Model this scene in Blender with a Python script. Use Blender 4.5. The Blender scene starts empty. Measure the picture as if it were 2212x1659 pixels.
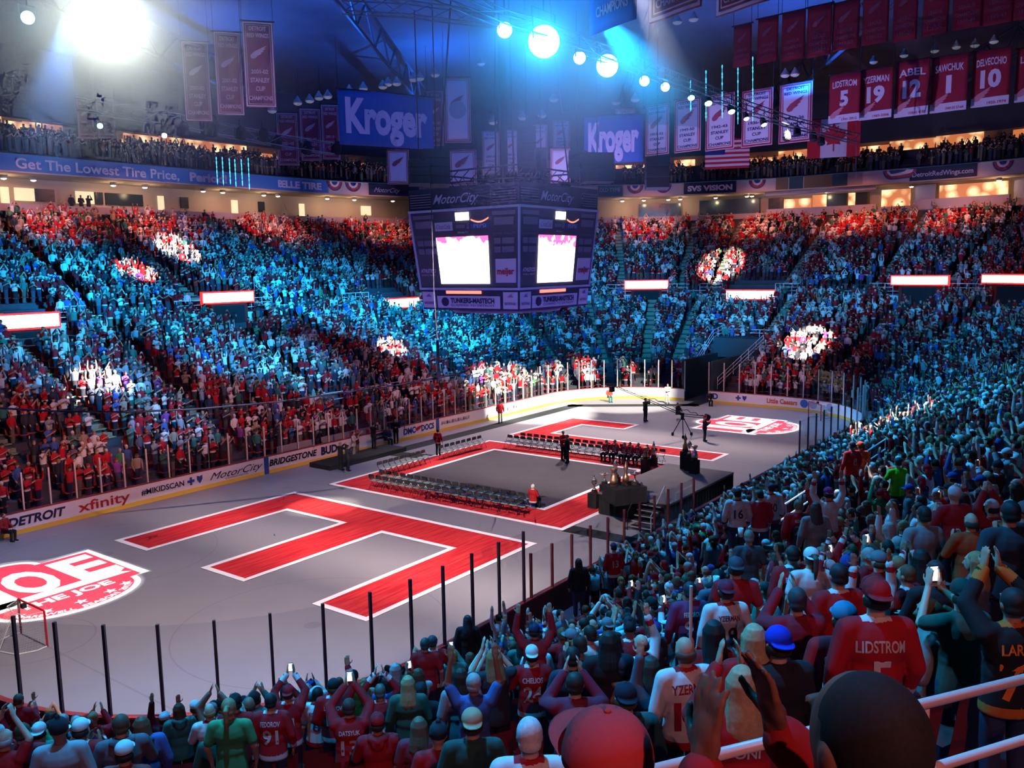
import bpy, bmesh, math, random
import numpy as np
from mathutils import Vector, Matrix
from mathutils.bvhtree import BVHTree
R = random.Random(7)
NP = np.random.default_rng(7)
PI = math.pi
scene = bpy.context.scene
COL = scene.collection

# ------------------------------------------------------------------ camera
CAM = np.array([-39.716, -29.399, 12.066]); YAW, PIT, ROL, FPX = 0.64252, -0.13441, -0.01703, 1891.94
_F = np.array([math.cos(PIT)*math.cos(YAW), math.cos(PIT)*math.sin(YAW), math.sin(PIT)])
_R = np.array([math.sin(YAW), -math.cos(YAW), 0.0]); _U = np.cross(_R, _F)
_R2 = math.cos(ROL)*_R + math.sin(ROL)*_U; _U2 = -math.sin(ROL)*_R + math.cos(ROL)*_U
cd = bpy.data.cameras.new('camera'); cam = bpy.data.objects.new('camera', cd); COL.objects.link(cam)
cam.matrix_world = Matrix(((_R2[0], _U2[0], -_F[0], CAM[0]), (_R2[1], _U2[1], -_F[1], CAM[1]), (_R2[2], _U2[2], -_F[2], CAM[2]), (0, 0, 0, 1)))
cd.sensor_width = 36; cd.lens = 36*FPX/2212; cd.clip_start = 0.1; cd.clip_end = 400
scene.camera = cam

# ------------------------------------------------------------------ world, exposure, light path budget
w = bpy.data.worlds.new('world'); scene.world = w; w.use_nodes = True
w.node_tree.nodes['Background'].inputs[0].default_value = (0.03, 0.075, 0.22, 1)
w.node_tree.nodes['Background'].inputs[1].default_value = 0.42
vs = scene.view_settings; vs.view_transform = 'Standard'; vs.look = 'None'; vs.exposure = 0.0; vs.gamma = 1.0; vs.use_curve_mapping = False
cy = scene.cycles
cy.max_bounces = 3; cy.diffuse_bounces = 1; cy.glossy_bounces = 2; cy.transparent_max_bounces = 24; cy.transmission_bounces = 2
cy.volume_bounces = 0; cy.caustics_reflective = False; cy.caustics_refractive = False
cy.use_denoising = True; cy.use_light_tree = True; cy.use_adaptive_sampling = True; cy.adaptive_threshold = 0.1; cy.adaptive_min_samples = 12; cy.sample_clamp_indirect = 4

# ------------------------------------------------------------------ geometry of the bowl
def proj(P):
    P = np.atleast_2d(np.asarray(P, float)) - CAM; d = P@_F; d = np.where(np.abs(d) < 1e-6, 1e-6, d)
    return np.stack([1106+FPX*(P@_R2)/d, 829.5-FPX*(P@_U2)/d, d], -1)
def ray(px, py):
    d = _F + _R2*(px-1106)/FPX - _U2*(py-829.5)/FPX
    return d
def at_z(px, py, z):                      # where the sight line of a pixel meets the level z
    d = ray(px, py); return CAM + d*((z-CAM[2])/d[2])
def at_d(px, py, dist):                   # the point at a depth along a sight line
    return CAM + ray(px, py)*dist
HX, HY, R0 = 30.48, 12.95, 8.53
SEG = [HX-R0, R0*PI/2, 2*(HY-R0), R0*PI/2, 2*(HX-R0), R0*PI/2, 2*(HY-R0), R0*PI/2, HX-R0]
PER = sum(SEG)
def base(s):
    s = s % PER
    cx, cyy = HX-R0, HY-R0
    if s < SEG[0]: return np.array([s, HY]), np.array([0., 1.])
    s -= SEG[0]
    if s < SEG[1]: a = PI/2-s/R0; n = np.array([math.cos(a), math.sin(a)]); return np.array([cx, cyy])+R0*n, n
    s -= SEG[1]
    if s < SEG[2]: return np.array([HX, cyy-s]), np.array([1., 0.])
    s -= SEG[2]
    if s < SEG[3]: a = -s/R0; n = np.array([math.cos(a), math.sin(a)]); return np.array([cx, -cyy])+R0*n, n
    s -= SEG[3]
    if s < SEG[4]: return np.array([cx-s, -HY]), np.array([0., -1.])
    s -= SEG[4]
    if s < SEG[5]: a = -PI/2-s/R0; n = np.array([math.cos(a), math.sin(a)]); return np.array([-cx, -cyy])+R0*n, n
    s -= SEG[5]
    if s < SEG[6]: return np.array([-HX, -cyy+s]), np.array([-1., 0.])
    s -= SEG[6]
    if s < SEG[7]: a = PI-s/R0; n = np.array([math.cos(a), math.sin(a)]); return np.array([-cx, cyy])+R0*n, n
    s -= SEG[7]
    return np.array([-cx+s, HY]), np.array([0., 1.])
def rp(s, D, z):                          # s along the boards, D outwards from them, z up
    b, n = base(s); return (b[0]+n[0]*D, b[1]+n[1]*D, z)
def nrm(s): return base(s)[1]
def Dof(x, y):
    qx = abs(x)-(HX-R0); qy = abs(y)-(HY-R0)
    return math.hypot(max(qx, 0), max(qy, 0))+min(max(qx, qy), 0)-R0
def flt(D): return 21.8+(D-34)*0.42
def fl(D):
    if D < 1.2: return 0.0
    if D < 18: return 0.6+(D-2)*0.475
    if D < 36: return 8.7+(D-19)*0.485
    return 21.8+(D-34)*0.42
def breaks(step=1.5):
    out = [0.0]; acc = 0.0
    for i, L in enumerate(SEG):
        n = max(1, int(math.ceil(L/(step/(3.0 if i % 2 else 1.0)))))
        for k in range(1, n+1): out.append(acc+L*k/n)
        acc += L
    return out
_SS = np.array(breaks(0.35)[:-1])
def s_at(px, D, z, far=True):             # which s on the far bowl lies on a picture column
    P = np.array([rp(s, D, z) for s in _SS]); q = proj(P); ok = (q[:, 2] > 5) & (np.linalg.norm(P[:, :2]-CAM[:2], axis=1) > 42)
    i = np.where(ok)[0]; j = i[np.argmin(np.abs(q[i, 0]-px))]
    best = None
    for ds in np.linspace(-.4, .4, 33):
        e = abs(proj(rp(_SS[j]+ds, D, z))[0, 0]-px)
        if best is None or e < best[0]: best = (e, _SS[j]+ds)
    s = best[1]
    return s-PER if s > PER/2 else s
def z_at(s, D, py):                       # height over (s, D) that shows on a picture row
    lo, hi = -2, 45
    for _ in range(40):
        m = (lo+hi)/2
        if proj(rp(s, D, m))[0, 1] > py: lo = m
        else: hi = m
    return lo

# ------------------------------------------------------------------ lamps of the hall and added fill lights
def aim(o, loc, tgt):
    o.location = loc; o.rotation_euler = (Vector(tgt)-Vector(loc)).to_track_quat('-Z', 'Y').to_euler()
def spot(loc, tgt, watts, color, deg, blend=.3, r=.25):  # used for stage lamps and for added fill spots alike
    r = min(r, .06)
    l = bpy.data.lights.new('stage_or_fill_spot', 'SPOT'); l.energy = watts; l.color = color; l.spot_size = math.radians(deg); l.spot_blend = blend; l.shadow_soft_size = r
    o = bpy.data.objects.new('stage_or_fill_spot', l); COL.objects.link(o); aim(o, loc, tgt); return o
def area(loc, tgt, watts, color, sx, sy, spread=180):
    l = bpy.data.lights.new('lamp_panel', 'AREA'); l.energy = watts; l.color = color; l.shape = 'RECTANGLE'; l.size = sx; l.size_y = sy; l.spread = math.radians(spread)
    o = bpy.data.objects.new('lamp_panel', l); COL.objects.link(o); aim(o, loc, tgt); o.visible_camera = False; return o
def point(loc, watts, color, r=.3):
    l = bpy.data.lights.new('lamp', 'POINT'); l.energy = watts; l.color = color; l.shadow_soft_size = r
    o = bpy.data.objects.new('lamp', l); COL.objects.link(o); o.location = loc; return o
def srf(px, py):                          # the point of the far bowl's seats seen at a pixel
    d = ray(px, py); best = None
    for k in range(400, 1300):
        q = CAM+d*k*0.1; D = Dof(q[0], q[1])
        if D > 0 and q[2] < fl(D)+.9: return q
        if D <= 0 and q[2] < 0: return q
    return CAM+d*90
ICEW = (1.0, .80, .88)
# cold edge light along both ends of the ice
spot((-22, 4, 22), (-25, 12, 0), 14000, (.10, .35, 1), 36, 1, .5)
spot((24, -4, 22), (29, -6, 0), 8000, (.10, .35, 1), 36, 1, .5)
spot((-24, -10, 22), (-26, -9, 0), 4000, (.25, .35, 1), 44, 1, .5)
# the big cyan wash on the crowd, thrown from the truss
CY = (.01, .42, 1.0)
for px, py, W_, dg in [(60, 600, 70, 34), (250, 650, 95, 30), (520, 620, 110, 30), (700, 640, 110, 30), (880, 700, 120, 30), (480, 760, 90, 26), (1050, 720, 100, 30),
                       (160, 790, 80, 26), (330, 900, 45, 24), (640, 800, 80, 24), (980, 770, 70, 22), (1300, 740, 55, 22), (1600, 720, 30, 20),
                       (1350, 600, 85, 26), (1500, 700, 75, 24), (1700, 640, 62, 26), (1950, 620, 60, 26), (2100, 740, 40, 28)]:
    t = srf(px, py); b = Vector(t)*.30; spot((b.x-4, b.y-3, 18.6), t, W_*900, CY, dg, 1, .4)
for px, py, W_, dg in [(1900, 900, 44, 30), (2050, 860, 44, 30), (2100, 1000, 34, 40)]:
    t = srf(px, py); spot((t[0]-10, t[1]+14, 23), t, W_*1000, CY, dg, 1, .4)
# white pools of the moving heads
for px, py, W_, dg in [(205, 835, 420, 8.5), (375, 540, 330, 7), (285, 590, 150, 6), (845, 755, 330, 6.5), (1560, 575, 330, 7.5), (1745, 745, 420, 8.5), (1950, 925, 120, 13)]:
    t = srf(px, py); b = Vector(t)*.25; spot((b.x, b.y, 18.6), t, W_*1000, (1, .93, .85), dg, .35, .2)
# follow spot on the far boards
spot((6, -16, 24), (19.0, 13, .6), 420000, (1, .95, .82), 17, .45, .2)
spot((14, -14, 24), (27, 10, .4), 230000, (1, .95, .82), 20, .45, .2)
# pale beam on the near stretch of red carpet
spot((-6, 4, 22), (-10.6, 4.6, 0), 42000, (1, .9, .72), 11, .8, .2)
spot((9, 6, 20), (-2, 0, 0), 14000, (1, .85, .75), 46, .6, .3)
# red glow under the upper rim of the bowl
for px in (60, 300, 560, 800, 1400, 1640, 1850, 2080):
    s = s_at(px, 33, 17); p_ = rp(s, 27, 21); t = rp(s, 32.5, 15.5); spot(p_, t, 3800, (1, .30, .15), 100, 1, .5)
# dim red fill low on the far side
for px in (60, 350, 620, 900, 1650):
    s = s_at(px, 3, 2); spot(rp(s, -7, 9), rp(s, 3.5, 3), 2900, (1, .40, .34), 74, 1, .5)
# cold top light and dim rose front light on the near block
for x, y, z, tx, ty, tz, W_ in [(-30, -12, 24, -32, -20, 6, 10), (-16, -14, 25, -18, -22, 5, 13), (0, -15, 25, -4, -22, 5, 16), (-34, -22, 24, -34, -25, 8, 6.5), (12, -16, 25, 10, -22, 6, 18), (-30, -4, 24, -31, -13, 3, 7)]:
    spot((x, y, z), (tx, ty, tz), W_*2300, (.01, .42, 1), 62, .8, .3)
spot((-46, -38, 20), (-28, -20, 6), 1300, (1, .26, .30), 70, 1, 1.2)
spot((-42, -34, 18), (-37, -28, 10), 1300, (1, .34, .30), 70, 1, .6)
spot((-10, -12, 25), (-14.5, -21.6, 6.5), 60000, (1, .9, .82), 11, .7, .2)
# added unseen blue ambient fill from above, and an upward one imitating bounce
area((0, 0, 28.5), (0, 0, 0), 1700, (.06, .16, 1), 60, 40)
area((4, -2, 8.5), (4, -2, 30), 2600, (.20, .16, 1), 40, 18)
# added unseen spots that brighten the cloth banners from below
for p_, t_, W_ in (((2, -4, 12), (34, -10, 25), 16000), ((-14, -6, 13), (6, -17, 25), 4500), ((6, 2, 15), (45, 14, 23), 9000), ((-16, 0, 14), (-8, 14, 24), 3600), ((-2, 4, 14), (18, 24, 24), 7000)):
    spot(p_, t_, W_, (.55, .40, 1), 70, 1, .5)
for px in (90, 330, 560, 760, 1420, 1700, 2050):  # added unseen spots that brighten the fascia signs
    s = s_at(px, 33.8, 21); spot(rp(s, 22, 17.5), rp(s, 34, 21.2), 2600 if px < 1000 else 1500, (.75, .60, 1), 60, 1, .4)
# added unseen uplights that tint the roof blue, and teal at the left
BL = (.0, .15, 1.0)
for px, py, z, W_ in [(1110, 30, 26.5, 22000), (1350, 60, 27, 14000), (1800, 40, 28, 1600)]:
    q = at_z(px, py, z); spot(q, (q[0]+2, q[1]+2, 40), W_, BL, 150, 1, 1.0)
for x, y, W_ in ((0, 16, 20000), (-10, 4, 16000), (16, 8, 22000), (-18, -14, 7000), (24, 24, 16000), (4, 34, 9000), (30, -6, 6000), (-16, 26, 4000)): spot((x, y, 25), (x+3, y+3, 40), W_, BL, 165, 1, 1.0)
q = at_z(200, 30, 23); spot(q, (q[0]+3, q[1]+2, 40), 4000, (.55, .9, .85), 150, 1, .5)
def profile(loc, watts, color, cx, cyy, rects, ell, soft=12.0, cone=60):     # added spot pointing straight down, its light masked to the given shape
    l = bpy.data.lights.new('masked_spot', 'SPOT'); l.energy = watts; l.color = color; l.spot_size = math.radians(cone); l.spot_blend = .1; l.shadow_soft_size = .05
    o = bpy.data.objects.new('masked_spot', l); COL.objects.link(o); o.location = loc
    l.use_nodes = True; nt = l.node_tree; em = [n for n in nt.nodes if n.type == 'EMISSION'][0]
    tc = nt.nodes.new('ShaderNodeTexCoord'); sp = nt.nodes.new('ShaderNodeSeparateXYZ'); nt.links.new(tc.outputs['Normal'], sp.inputs[0])
    def mth(op, a, b=0.0, clamp=False):
        n = nt.nodes.new('ShaderNodeMath'); n.operation = op; n.use_clamp = clamp
        for i, v in enumerate((a, b)):
            if isinstance(v, (int, float)): n.inputs[i].default_value = v
            else: nt.links.new(v, n.inputs[i])
        return n.outputs[0]
    az = mth('ABSOLUTE', sp.outputs[2])
    X = mth('ADD', mth('MULTIPLY', mth('DIVIDE', sp.outputs[0], az), loc[2]), loc[0]-cx)
    Y = mth('ADD', mth('MULTIPLY', mth('DIVIDE', sp.outputs[1], az), loc[2]), loc[1]-cyy)
    masks = []
    for x0, x1, y0, y1 in rects:
        dx = mth('SUBTRACT', (x1-x0)/2, mth('ABSOLUTE', mth('SUBTRACT', X, (x0+x1)/2)))
        dy = mth('SUBTRACT', (y1-y0)/2, mth('ABSOLUTE', mth('SUBTRACT', Y, (y0+y1)/2)))
        masks.append(mth('MULTIPLY', mth('MINIMUM', dx, dy), soft, True))
    for ex, ey, ra, rb in ell:
        u = mth('DIVIDE', mth('SUBTRACT', X, ex), ra); v = mth('DIVIDE', mth('SUBTRACT', Y, ey), rb)
        rr = mth('SQRT', mth('ADD', mth('MULTIPLY', u, u), mth('MULTIPLY', v, v)))
        masks.append(mth('MULTIPLY', mth('SUBTRACT', 1.0, rr), 20.0, True))
    m = masks[0]
    for k in masks[1:]: m = mth('MAXIMUM', m, k)
    nt.links.new(m, em.inputs['Strength']); return o
for bx_, by_ in ((-24.45, 3.1), (22.15, -6.8)):
    profile((bx_, by_+1.0, 12.5), 10500, (1, .97, .95), bx_, by_, [(-3.42, 3.42, -.12, 5.02)], [(0, 0, 2.9, 2.05), (-.1, 4.6, 1.5, 1.6)])  # added light cut to the badge outline so that it shows bright

# added unseen wash over the ice, masked to stay off the stands
for x_, y_, W_, lx in ((-22, -13, 27000, -27), (-8, -14, 42000, -26), (7, 8, 42000, 23), (21, 4, 14000, 23)):
    profile((lx, y_, 20), W_, (1.0, .77, .73), x_, 0, [(-10.5, 10.5, -13.6, 13.6)], [], .33, 140)
# ------------------------------------------------------------------ helpers
def tag(o, label=None, cat=None, group=None, kind=None):
    if label and len(label.split()) > 16: print('LONG', o.name, label)
    if label: o['label'] = label
    if cat: o['category'] = cat
    if group: o['group'] = group
    if kind: o['kind'] = kind
    return o
MATS = {}
def mat(name, col, rough=.8, metal=0.0, emit=None, es=1.0, noise=0.0, nscale=8.0, spec=.3):
    if name in MATS: return MATS[name]
    m = bpy.data.materials.new(name); m.use_nodes = True; nt = m.node_tree; b = nt.nodes['Principled BSDF']
    b.inputs['Base Color'].default_value = (*col, 1); b.inputs['Roughness'].default_value = rough; b.inputs['Metallic'].default_value = metal
    b.inputs['Specular IOR Level'].default_value = spec
    if emit: b.inputs['Emission Color'].default_value = (*emit, 1); b.inputs['Emission Strength'].default_value = es
    if noise:
        tc = nt.nodes.new('ShaderNodeTexCoord'); nz = nt.nodes.new('ShaderNodeTexNoise'); nz.inputs['Scale'].default_value = nscale; nz.inputs['Detail'].default_value = 3
        mx = nt.nodes.new('ShaderNodeMix'); mx.data_type = 'RGBA'
        nt.links.new(tc.outputs['Object'], nz.inputs['Vector']); nt.links.new(nz.outputs['Fac'], mx.inputs[0])
        mx.inputs[6].default_value = (*[c*(1-noise) for c in col], 1); mx.inputs[7].default_value = (*[min(1, c*(1+noise)) for c in col], 1)
        nt.links.new(mx.outputs[2], b.inputs['Base Color'])
    MATS[name] = m; return m
def obj(name, verts, faces, m=None, parent=None, fm=None, smooth=False):
    me = bpy.data.meshes.new(name); me.from_pydata([tuple(v) for v in verts], [], faces); me.update()
    ms = m if isinstance(m, (list, tuple)) else [m]
    for k in ms:
        if k: me.materials.append(k)
    if fm is not None: me.polygons.foreach_set('material_index', fm)
    if smooth: me.polygons.foreach_set('use_smooth', [True]*len(me.polygons))
    o = bpy.data.objects.new(name, me); COL.objects.link(o)
    if parent: o.parent = parent
    return o
def empty(name, loc=(0, 0, 0), rz=0):
    o = bpy.data.objects.new(name, None); COL.objects.link(o); o.location = tuple(loc); o.rotation_euler = (0, 0, rz); o.empty_display_size = .2; return o
class MB:
    def __init__(s): s.v = []; s.f = []; s.m = []
    def add(s, V, Fc, mi=0):
        n = len(s.v); s.v += [tuple(p) for p in V]; s.f += [tuple(n+i for i in f) for f in Fc]; s.m += [mi]*len(Fc); return s
    def box(s, x0, x1, y0, y1, z0, z1, mi=0, M=None):
        V = [(x, y, z) for z in (z0, z1) for x, y in ((x0, y0), (x1, y0), (x1, y1), (x0, y1))]
        if M is not None: V = [tuple(M@Vector(p)) for p in V]
        return s.add(V, [(3, 2, 1, 0), (4, 5, 6, 7), (0, 1, 5, 4), (1, 2, 6, 5), (2, 3, 7, 6), (3, 0, 4, 7)], mi)
    def tube(s, pts, r, n=8, mi=0, cap=True):
        pts = [Vector(p) for p in pts]; rs = r if isinstance(r, (list, tuple)) else [r]*len(pts); V = []; F_ = []
        up = None
        for i, p in enumerate(pts):
            t = ((pts[min(i+1, len(pts)-1)]-p).normalized()+(p-pts[max(i-1, 0)]).normalized())
            if t.length < 1e-6: t = Vector((0, 0, 1))
            t.normalize()
            if up is None: up = Vector((0, 0, 1)) if abs(t.z) < .9 else Vector((1, 0, 0))
            a = t.cross(up).normalized(); b = a.cross(t).normalized(); up = b
            for k in range(n):
                an = 2*PI*k/n; V.append(p+(a*math.cos(an)+b*math.sin(an))*rs[i])
        for i in range(len(pts)-1):
            for k in range(n): F_.append((i*n+k, i*n+(k+1) % n, (i+1)*n+(k+1) % n, (i+1)*n+k))
        if cap: F_.append(tuple(range(n-1, -1, -1))); F_.append(tuple((len(pts)-1)*n+k for k in range(n)))
        return s.add(V, F_, mi)
    def lathe(s, prof, n=16, mi=0, o=(0, 0, 0)):
        V = []; F_ = []
        for r, z in prof:
            for k in range(n): V.append((o[0]+r*math.cos(2*PI*k/n), o[1]+r*math.sin(2*PI*k/n), o[2]+z))
        for i in range(len(prof)-1):
            for k in range(n): F_.append((i*n+k, i*n+(k+1) % n, (i+1)*n+(k+1) % n, (i+1)*n+k))
        F_.append(tuple(range(n-1, -1, -1))); F_.append(tuple((len(prof)-1)*n+k for k in range(n)))
        return s.add(V, F_, mi)
    def ell(s, c, r, n=12, rings=8, mi=0, M=None):
        V = [Vector((0, 0, -1))]; F_ = []
        for i in range(1, rings):
            a = -PI/2+PI*i/rings
            for k in range(n): V.append(Vector((math.cos(a)*math.cos(2*PI*k/n), math.cos(a)*math.sin(2*PI*k/n), math.sin(a))))
        V.append(Vector((0, 0, 1)))
        for k in range(n): F_.append((0, 1+(k+1) % n, 1+k))
        for i in range(rings-2):
            for k in range(n): F_.append((1+i*n+k, 1+i*n+(k+1) % n, 1+(i+1)*n+(k+1) % n, 1+(i+1)*n+k))
        b = 1+(rings-2)*n
        for k in range(n): F_.append((b+k, b+(k+1) % n, len(V)-1))
        V = [Vector((v.x*r[0], v.y*r[1], v.z*r[2])) for v in V]
        if M is not None: V = [M@v for v in V]
        return s.add([v+Vector(c) for v in V], F_, mi)
    def poly(s, pts, z0, z1, mi=0):       # prism over a flat outline
        n = len(pts); V = [(x, y, z0) for x, y in pts]+[(x, y, z1) for x, y in pts]
        F_ = [tuple(range(n-1, -1, -1)), tuple(range(n, 2*n))]+[(i, (i+1) % n, n+(i+1) % n, n+i) for i in range(n)]
        return s.add(V, F_, mi)
    def build(s, name, m=None, parent=None, smooth=False): return obj(name, s.v, s.f, m, parent, s.m if isinstance(m, (list, tuple)) else None, smooth)
_tc = {}
def glyphs(txt, bold=0.0, shear=0.0, space=1.0):   # flat outline of a word, height of a capital = 1, centred
    k = (txt, bold, shear, space)
    if k in _tc: return _tc[k]
    c = bpy.data.curves.new('word', 'FONT'); c.body = txt; c.offset = bold; c.shear = shear; c.space_character = space; c.size = 1.0/0.73; c.resolution_u = 3
    o = bpy.data.objects.new('word', c); COL.objects.link(o)
    bpy.context.view_layer.update()
    me = bpy.data.meshes.new_from_object(o.evaluated_get(bpy.context.evaluated_depsgraph_get()))
    V = np.array([v.co[:] for v in me.vertices]); F_ = [tuple(p.vertices) for p in me.polygons]
    bpy.data.objects.remove(o); bpy.data.curves.remove(c); bpy.data.meshes.remove(me)
    if len(V): V[:, 0] -= (V[:, 0].min()+V[:, 0].max())/2; V[:, 1] -= .5; V = V[:, :2]
    _tc[k] = (V, F_); return _tc[k]
def word(txt, h, f, m, parent, name='lettering', width=None, **kw):  # f maps (u, v) in metres to a point
    V, F_ = glyphs(txt, **kw)
    if not len(V): return None
    sx = h if width is None else width/(V[:, 0].max()-V[:, 0].min())
    return obj(name, [f(u*sx, v*h) for u, v in V], F_, m, parent)
def wordmb(mb, txt, h, f, mi=0, width=None, **kw):
    V, F_ = glyphs(txt, **kw); sx = h if width is None else width/(V[:, 0].max()-V[:, 0].min())
    mb.add([f(u*sx, v*h) for u, v in V], F_, mi)
WING = [(-1, .1), (-.55, .38), (.1, .5), (1, .62), (.62, .38), (.85, .3), (.45, .16), (.66, .06), (.2, -.05), (.35, -.18), (-.1, -.22), (-.35, -.42), (-.7, -.4), (-.95, -.2)]
def wingmb(mb, w_, f, mi=0):              # winged wheel emblem
    mb.add([f(x*w_/2, y*w_/2) for x, y in WING], [tuple(range(len(WING)))], mi)
def staff(pts): return pts
M_ = dict(
 board=mat('dasher_white', (.74, .72, .74), .45, noise=.05), yellow=mat('kick_yellow', (.75, .48, .06), .5), redcap=mat('cap_red', (.28, .03, .03), .5),
 dark=mat('near_black', (.012, .013, .018), .8), black=mat('black_cloth', (.010, .011, .014), .9, noise=.3), steel=mat('steel', (.45, .45, .48), .4, .6), post=mat('glass_post', (.10, .09, .12), .5, .2),
 postl=mat('pale_post', (.62, .52, .46), .5), white=mat('white_paint', (.8, .8, .8), .6), ink=mat('ink_navy', (.015, .02, .06), .7), redink=mat('ink_red', (.45, .02, .03), .7), blueink=mat('ink_blue', (.02, .06, .3), .7),
 concrete=mat('concrete', (.06, .06, .075), .9, noise=.25, nscale=2), rail=mat('rail_paint', (.75, .72, .74), .35), teal=mat('teal_panel', (.02, .06, .08), .7),
 red=mat('banner_red', (.30, .015, .03), .8), bwhite=mat('banner_white', (.62, .58, .62), .8), bblue=mat('banner_blue', (.02, .09, .32), .7), navy=mat('banner_navy', (.012, .02, .05), .7))
# ------------------------------------------------------------------ ice
def ice_material():
    m = bpy.data.materials.new('ice'); m.use_nodes = True; nt = m.node_tree; b = nt.nodes['Principled BSDF']
    b.inputs['Roughness'].default_value = .42; b.inputs['Specular IOR Level'].default_value = .25
    ge = nt.nodes.new('ShaderNodeNewGeometry'); P = ge.outputs['Position']
    def mth(op, a, c=0.0, cl=False):
        n = nt.nodes.new('ShaderNodeMath'); n.operation = op; n.use_clamp = cl
        for i, v in enumerate((a, c)):
            if isinstance(v, (int, float)): n.inputs[i].default_value = v
            else: nt.links.new(v, n.inputs[i])
        return n.outputs[0]
    def dist(cx, cyy):
        n = nt.nodes.new('ShaderNodeVectorMath'); n.operation = 'DISTANCE'; nt.links.new(P, n.inputs[0]); n.inputs[1].default_value = (cx, cyy, 0); return n.outputs['Value']
    acc = None
    def line(d, wd): return mth('MULTIPLY', mth('SUBTRACT', wd, mth('ABSOLUTE', d)), 60, True)
    rings = [(x, y, r_) for x in (-21.0, 21.0) for y in (-6.7, 6.7) for r_ in (4.57,)]+[(-27.1, 0, 1.83), (27.1, 0, 1.83)]
    for x, y, r_ in rings:
        k = line(mth('SUBTRACT', dist(x, y), r_), .035); acc = k if acc is None else mth('MAXIMUM', acc, k)
    for x in (-21.0, 21.0, -6.1, 6.1):
        for y in (-6.7, 6.7): acc = mth('MAXIMUM', acc, mth('MULTIPLY', mth('SUBTRACT', .3, dist(x, y)), 60, True))
    sp = nt.nodes.new('ShaderNodeSeparateXYZ'); nt.links.new(P, sp.inputs[0])
    for x in (-27.1, 27.1, -7.62, 7.62): acc = mth('MAXIMUM', acc, line(mth('SUBTRACT', sp.outputs[0], x), .04))
    nz = nt.nodes.new('ShaderNodeTexNoise'); nz.inputs['Scale'].default_value = .5; nz.inputs['Detail'].default_value = 5; nt.links.new(P, nz.inputs['Vector'])
    mx = nt.nodes.new('ShaderNodeMix'); mx.data_type = 'RGBA'; nt.links.new(nz.outputs['Fac'], mx.inputs[0]); mx.inputs[6].default_value = (.205, .20, .215, 1); mx.inputs[7].default_value = (.245, .235, .25, 1)
    m2 = nt.nodes.new('ShaderNodeMix'); m2.data_type = 'RGBA'; nt.links.new(mth('MULTIPLY', acc, .32), m2.inputs[0]); nt.links.new(mx.outputs[2], m2.inputs[6]); m2.inputs[7].default_value = (.10, .07, .10, 1)
    nt.links.new(m2.outputs[2], b.inputs['Base Color']); return m
ol = [base(s)[0] for s in breaks(1.0)[:-1]]
tag(obj('floor', [(x, y, 0) for x, y in ol], [tuple(range(len(ol)-1, -1, -1))], ice_material()), kind='structure')

# the tunnel in the far end: s range along the boards that stays open
S_TUN0, S_TUN1 = s_at(1478, 0, .5), s_at(1530, 0, .5)
def split(ss, *cuts):
    out = sorted(set(list(ss)+list(cuts))); return out
# ------------------------------------------------------------------ dasher boards in four runs
S_L = -PER/2
runs = [('far', -34.0, S_TUN0, 'long white dasher board with sponsor lettering and yellow kick strip along the far side'),
        ('end', S_TUN1, S_TUN1+26, 'white dasher board with shield emblems curving round the far right corner of the ice'),
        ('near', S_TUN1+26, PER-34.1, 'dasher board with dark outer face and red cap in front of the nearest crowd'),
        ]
BOARD = {}
def boardrun(name, s0, s1, label):
    ss = split([s for s in breaks(1.2) if s0 < s < s1]+[s-PER for s in breaks(1.2) if s0 < s-PER < s1], s0, s1)
    t = empty('dasher_board', (*rp((s0+s1)/2, 0, 0)[:2], 0)); tag(t, label, 'rink boards'); o = Vector(t.location)
    def strip(D0, D1, z0, z1, nm, m):
        V = []; F_ = []
        for s in ss:
            for D, z in ((D0, z0), (D1, z0), (D1, z1), (D0, z1)): V.append(Vector(rp(s, D, z))-o)
        for i in range(len(ss)-1):
            for k in range(4): F_.append((i*4+k, i*4+(k+1) % 4, i*4+4+(k+1) % 4, i*4+4+k))
        F_.append((3, 2, 1, 0)); n = len(V); F_.append((n-4, n-3, n-2, n-1)); return obj(nm, V, F_, m, t)
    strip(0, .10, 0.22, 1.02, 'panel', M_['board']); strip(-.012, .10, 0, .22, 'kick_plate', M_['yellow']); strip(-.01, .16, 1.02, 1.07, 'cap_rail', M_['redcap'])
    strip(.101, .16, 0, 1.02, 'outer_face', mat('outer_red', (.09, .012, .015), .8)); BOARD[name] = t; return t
for r_ in runs: boardrun(*r_)

def glass_mat():
    m = bpy.data.materials.new('rink_glass'); m.use_nodes = True; nt = m.node_tree; nt.nodes.remove(nt.nodes['Principled BSDF'])
    tr = nt.nodes.new('ShaderNodeBsdfTransparent'); tr.inputs[0].default_value = (.93, .95, .96, 1); gl = nt.nodes.new('ShaderNodeBsdfGlossy'); gl.inputs['Roughness'].default_value = .06
    gl.inputs[0].default_value = (1, .9, .9, 1)
    lw = nt.nodes.new('ShaderNodeLayerWeight'); lw.inputs[0].default_value = .25; mu = nt.nodes.new('ShaderNodeMath'); mu.operation = 'MULTIPLY'; mu.inputs[1].default_value = .18
    mx = nt.nodes.new('ShaderNodeMixShader'); nt.links.new(lw.outputs['Facing'], mu.inputs[0]); nt.links.new(mu.outputs[0], mx.inputs[0]); nt.links.new(tr.outputs[0], mx.inputs[1]); nt.links.new(gl.outputs[0], mx.inputs[2])
    nt.links.new(mx.outputs[0], nt.nodes['Material Output'].inputs[0]); return m
GL = glass_mat()
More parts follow.
